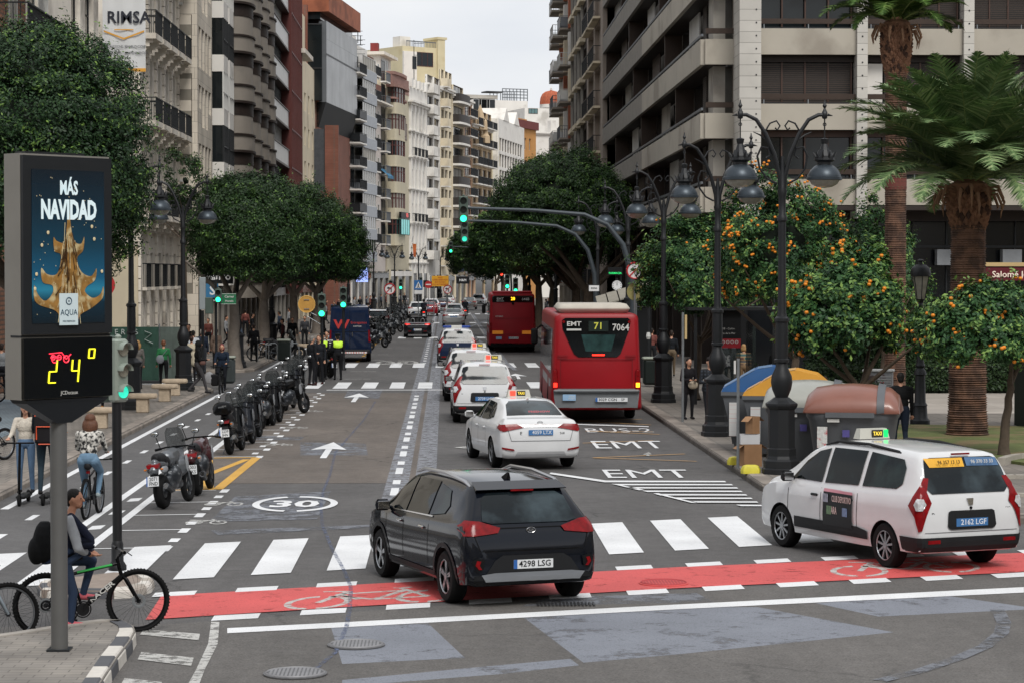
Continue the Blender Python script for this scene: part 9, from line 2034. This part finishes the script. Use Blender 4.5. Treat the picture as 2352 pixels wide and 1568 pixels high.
t=thing('shopping_bag','grey and black cloth shopping bags hanging from the navy cyclist handlebar','bag',(fbl.x-.38,fbl.y-.95,.45)); link_mesh('bag',blob_mesh('bag',[('e',(0,0,.12),(.17,.07,.22),0),('b',(.2,0,.05),(.26,.12,.4),1,0,.04),('c',(0,0,.3),(.05,0,.5),.01,.01,0)],.02,[cm('8a8a8c'),cm('101012')],1),t)
for i,(px,py,lb_,tp) in enumerate(((583,833,'dark figure passing the lamp base under the first ficus','17171a'),(650,812,'dark red clad figure in deep shade among the left trunks','3a1618'),(672,806,'dim figure in black between two left row trunks','121214'),(700,800,'dim grey figure walking behind the yellow round plate','3b3c40'))):
 P_(lb_,px,py,rnd.choice((0,180,90)),tp,'131316',legs='walk',h=1.72)
# --- men in suits, officers
P_('grey haired man in a dark suit with his back half turned by the scooters',716,885,-50,'15171c','131418',z=0,near=1,hair='77736e',h=1.8,arms=('down','bend'),fat=1.1,shoe='2a1512')
P_('smiling man in a dark suit and pale blue shirt facing the camera',733,882,165,'191c22','131418',z=0,near=1,hair='5a3d28',h=1.8,arms=('bend','down'),fat=1.1,shoe='3b1a15')
P_('tall person in a black and white striped top behind the post',751,868,170,STRP,'131418',z=0,near=1,hair='201712',h=1.84)
for lab,px,py,hd in (('police officer in a cap and yellow vest standing by the navy van',776,872,15),('police officer in a yellow vest hidden behind the light post',741,871,190)):
 o=P_(lab,px,py,hd,'121419','0f1013',z=0,near=1,h=1.76,fat=1.12,arms=('bend','bend'),hair='1a1512'); link_mesh('vest',blob_mesh('vest',[('e',(0,.0,1.3),(.2,.145,.15),0),('c',(-.14,0,1.4),(.14,0,1.4),.075,.075,0)],.02,[HIV],1),o); MB().lathe([(.09,1.68),(.12,1.72),(.12,1.75),(.02,1.77)],12).build('cap',cm('15181c'),o)
# --- right pavement
P_('young man with dark curls in a checked shirt by the second lamp, facing us',1629,979,185,CHK,'121318',near=2,hair='15100e',hs='mop',h=1.78,arms=('bend','pocket'),legs='walk',coat=.05,shoe='b9b8b0',sk='c4987f')
q=P_('dark haired woman in a black coat looking down inside the bus shelter',1581,962,200,'151216','131317',near=1,hair='1b1311',hs='long',h=1.66,coat=.2,arms=('bend','bend'))
worn('shoulder_bag','beige handbag held by the woman in the bus shelter','bag',q,[('e',(-.05,.2,.98),(.16,.07,.12),0)],[cm('9b8f7d')])
P_('fair haired woman in a teal hood and striped knit seen from behind',1708,908,0,RUGBY,'7a6248',near=1,hair='a98455',hs='bob',h=1.66,fat=1.15,arms=('down','pocket'))
link_mesh('hood',blob_mesh('hood',[('e',(0,-.09,1.42),(.14,.08,.09),0)],.02,[cm('2f7f80')],1),COL.objects[[o.name for o in COL.objects if o.name.startswith('person')][-1]]) if 0 else None
P_('woman in a grey quilted vest with pink sleeves by the second lamp',1675,893,10,'55595f','26282e',near=1,hair='17120f',hs='long',h=1.7)
P_('man in a dark jacket and khaki trousers walking away past the bus',1542,866,-5,'15181d','6b5c48',legs='walk',h=1.78,hair='2b211b')
P_('man in a black cap and black top behind the nearest lamp post',1785,925,170,'0d0e10','101115',near=1,h=1.76,hair='0b0b0c')
P_('woman with auburn curls reading behind the waste containers',1893,1003,185,'6a5a50','3a3538',near=1,hair='59301f',hs='curly',h=1.45,arms=('phone','phone'))
P_('man in a black sweater walking away beyond the right taxi',2068,1046,-4,'0b0c0e','1b2433',near=2,legs='walk2',h=1.8,hair='15110f',fat=1.22,arms=('down','down'))
# --- riders far ahead
for x,Y,lb_,hm in ((-1.85,206,'motorcyclist in black with a black helmet in front of the white crossover','17181b'),(1.85,214,'scooter rider in dark clothes with a white helmet between the lanes','c9cbcd')):
 o=person(lb_,x,Y+.1,0,0,'1b2029','1a1d24',legs='moto',arms=('bars','bars'),h=1.76,dz=.12,lean=.1,hs='bald',fat=1.15); link_mesh('helmet',blob_mesh('helmet',[('e',(0,.05,1.76),(.14,.16,.15),0)],.03,[mat('helm'+hm,hm,.3,0,0)],1),o)
person('distant cyclist in dark clothes at the left kerb',-6.2,190.2,0,0,'1d222b','4a3c34',legs='bike',arms=('bars','bars'),h=1.74,dz=.05,hs='short')
# --- crowds far down both pavements
protos=[];
for i,(tp,bt,lg) in enumerate((('16181c','15161a','walk'),('3d4a5c','1b1c20','walk2'),('6d3b34','17181c','stand'),('8d8f92','22242a','walk'))): protos.append(person('',0,-30,0,0,tp,bt,legs=lg,h=1.72,hair='1d1613'))
PSN=[snapshot(p) for p in protos]; spots=[]
for i in range(22): Y=168+i*5.6; spots.append((-8.9-1.3*rnd.random()+max(0,(Y-225))*.075,Y,'L'))
for i in range(30): Y=96+i*4.6+rnd.uniform(-1,1); spots.append((7.3+2.6*rnd.random(),Y,'R'))
for i in range(8): spots.append((-9.2-3.5*rnd.random(),105+i*7.3,'S'))
for i,(x,Y,sd) in enumerate(spots):
 lb_={'L':'small distant pedestrian on the far left pavement','R':'distant pedestrian in the shade of the right tree row','S':'pedestrian in the shade of the left tree row'}[sd]
 o=protos[i] if i<4 else dup(PSN[i%4],(0,0,0),0,lb_); o['label']=lb_; o['group']={'L':'pedestrians on the far left pavement','R':'pedestrians under the right trees','S':'pedestrians under the left trees'}[sd]; o.location=(x,Y,.14); o.rotation_euler=(0,0,R(rnd.choice((0,180,0,180,80,-90))+rnd.uniform(-20,20)))
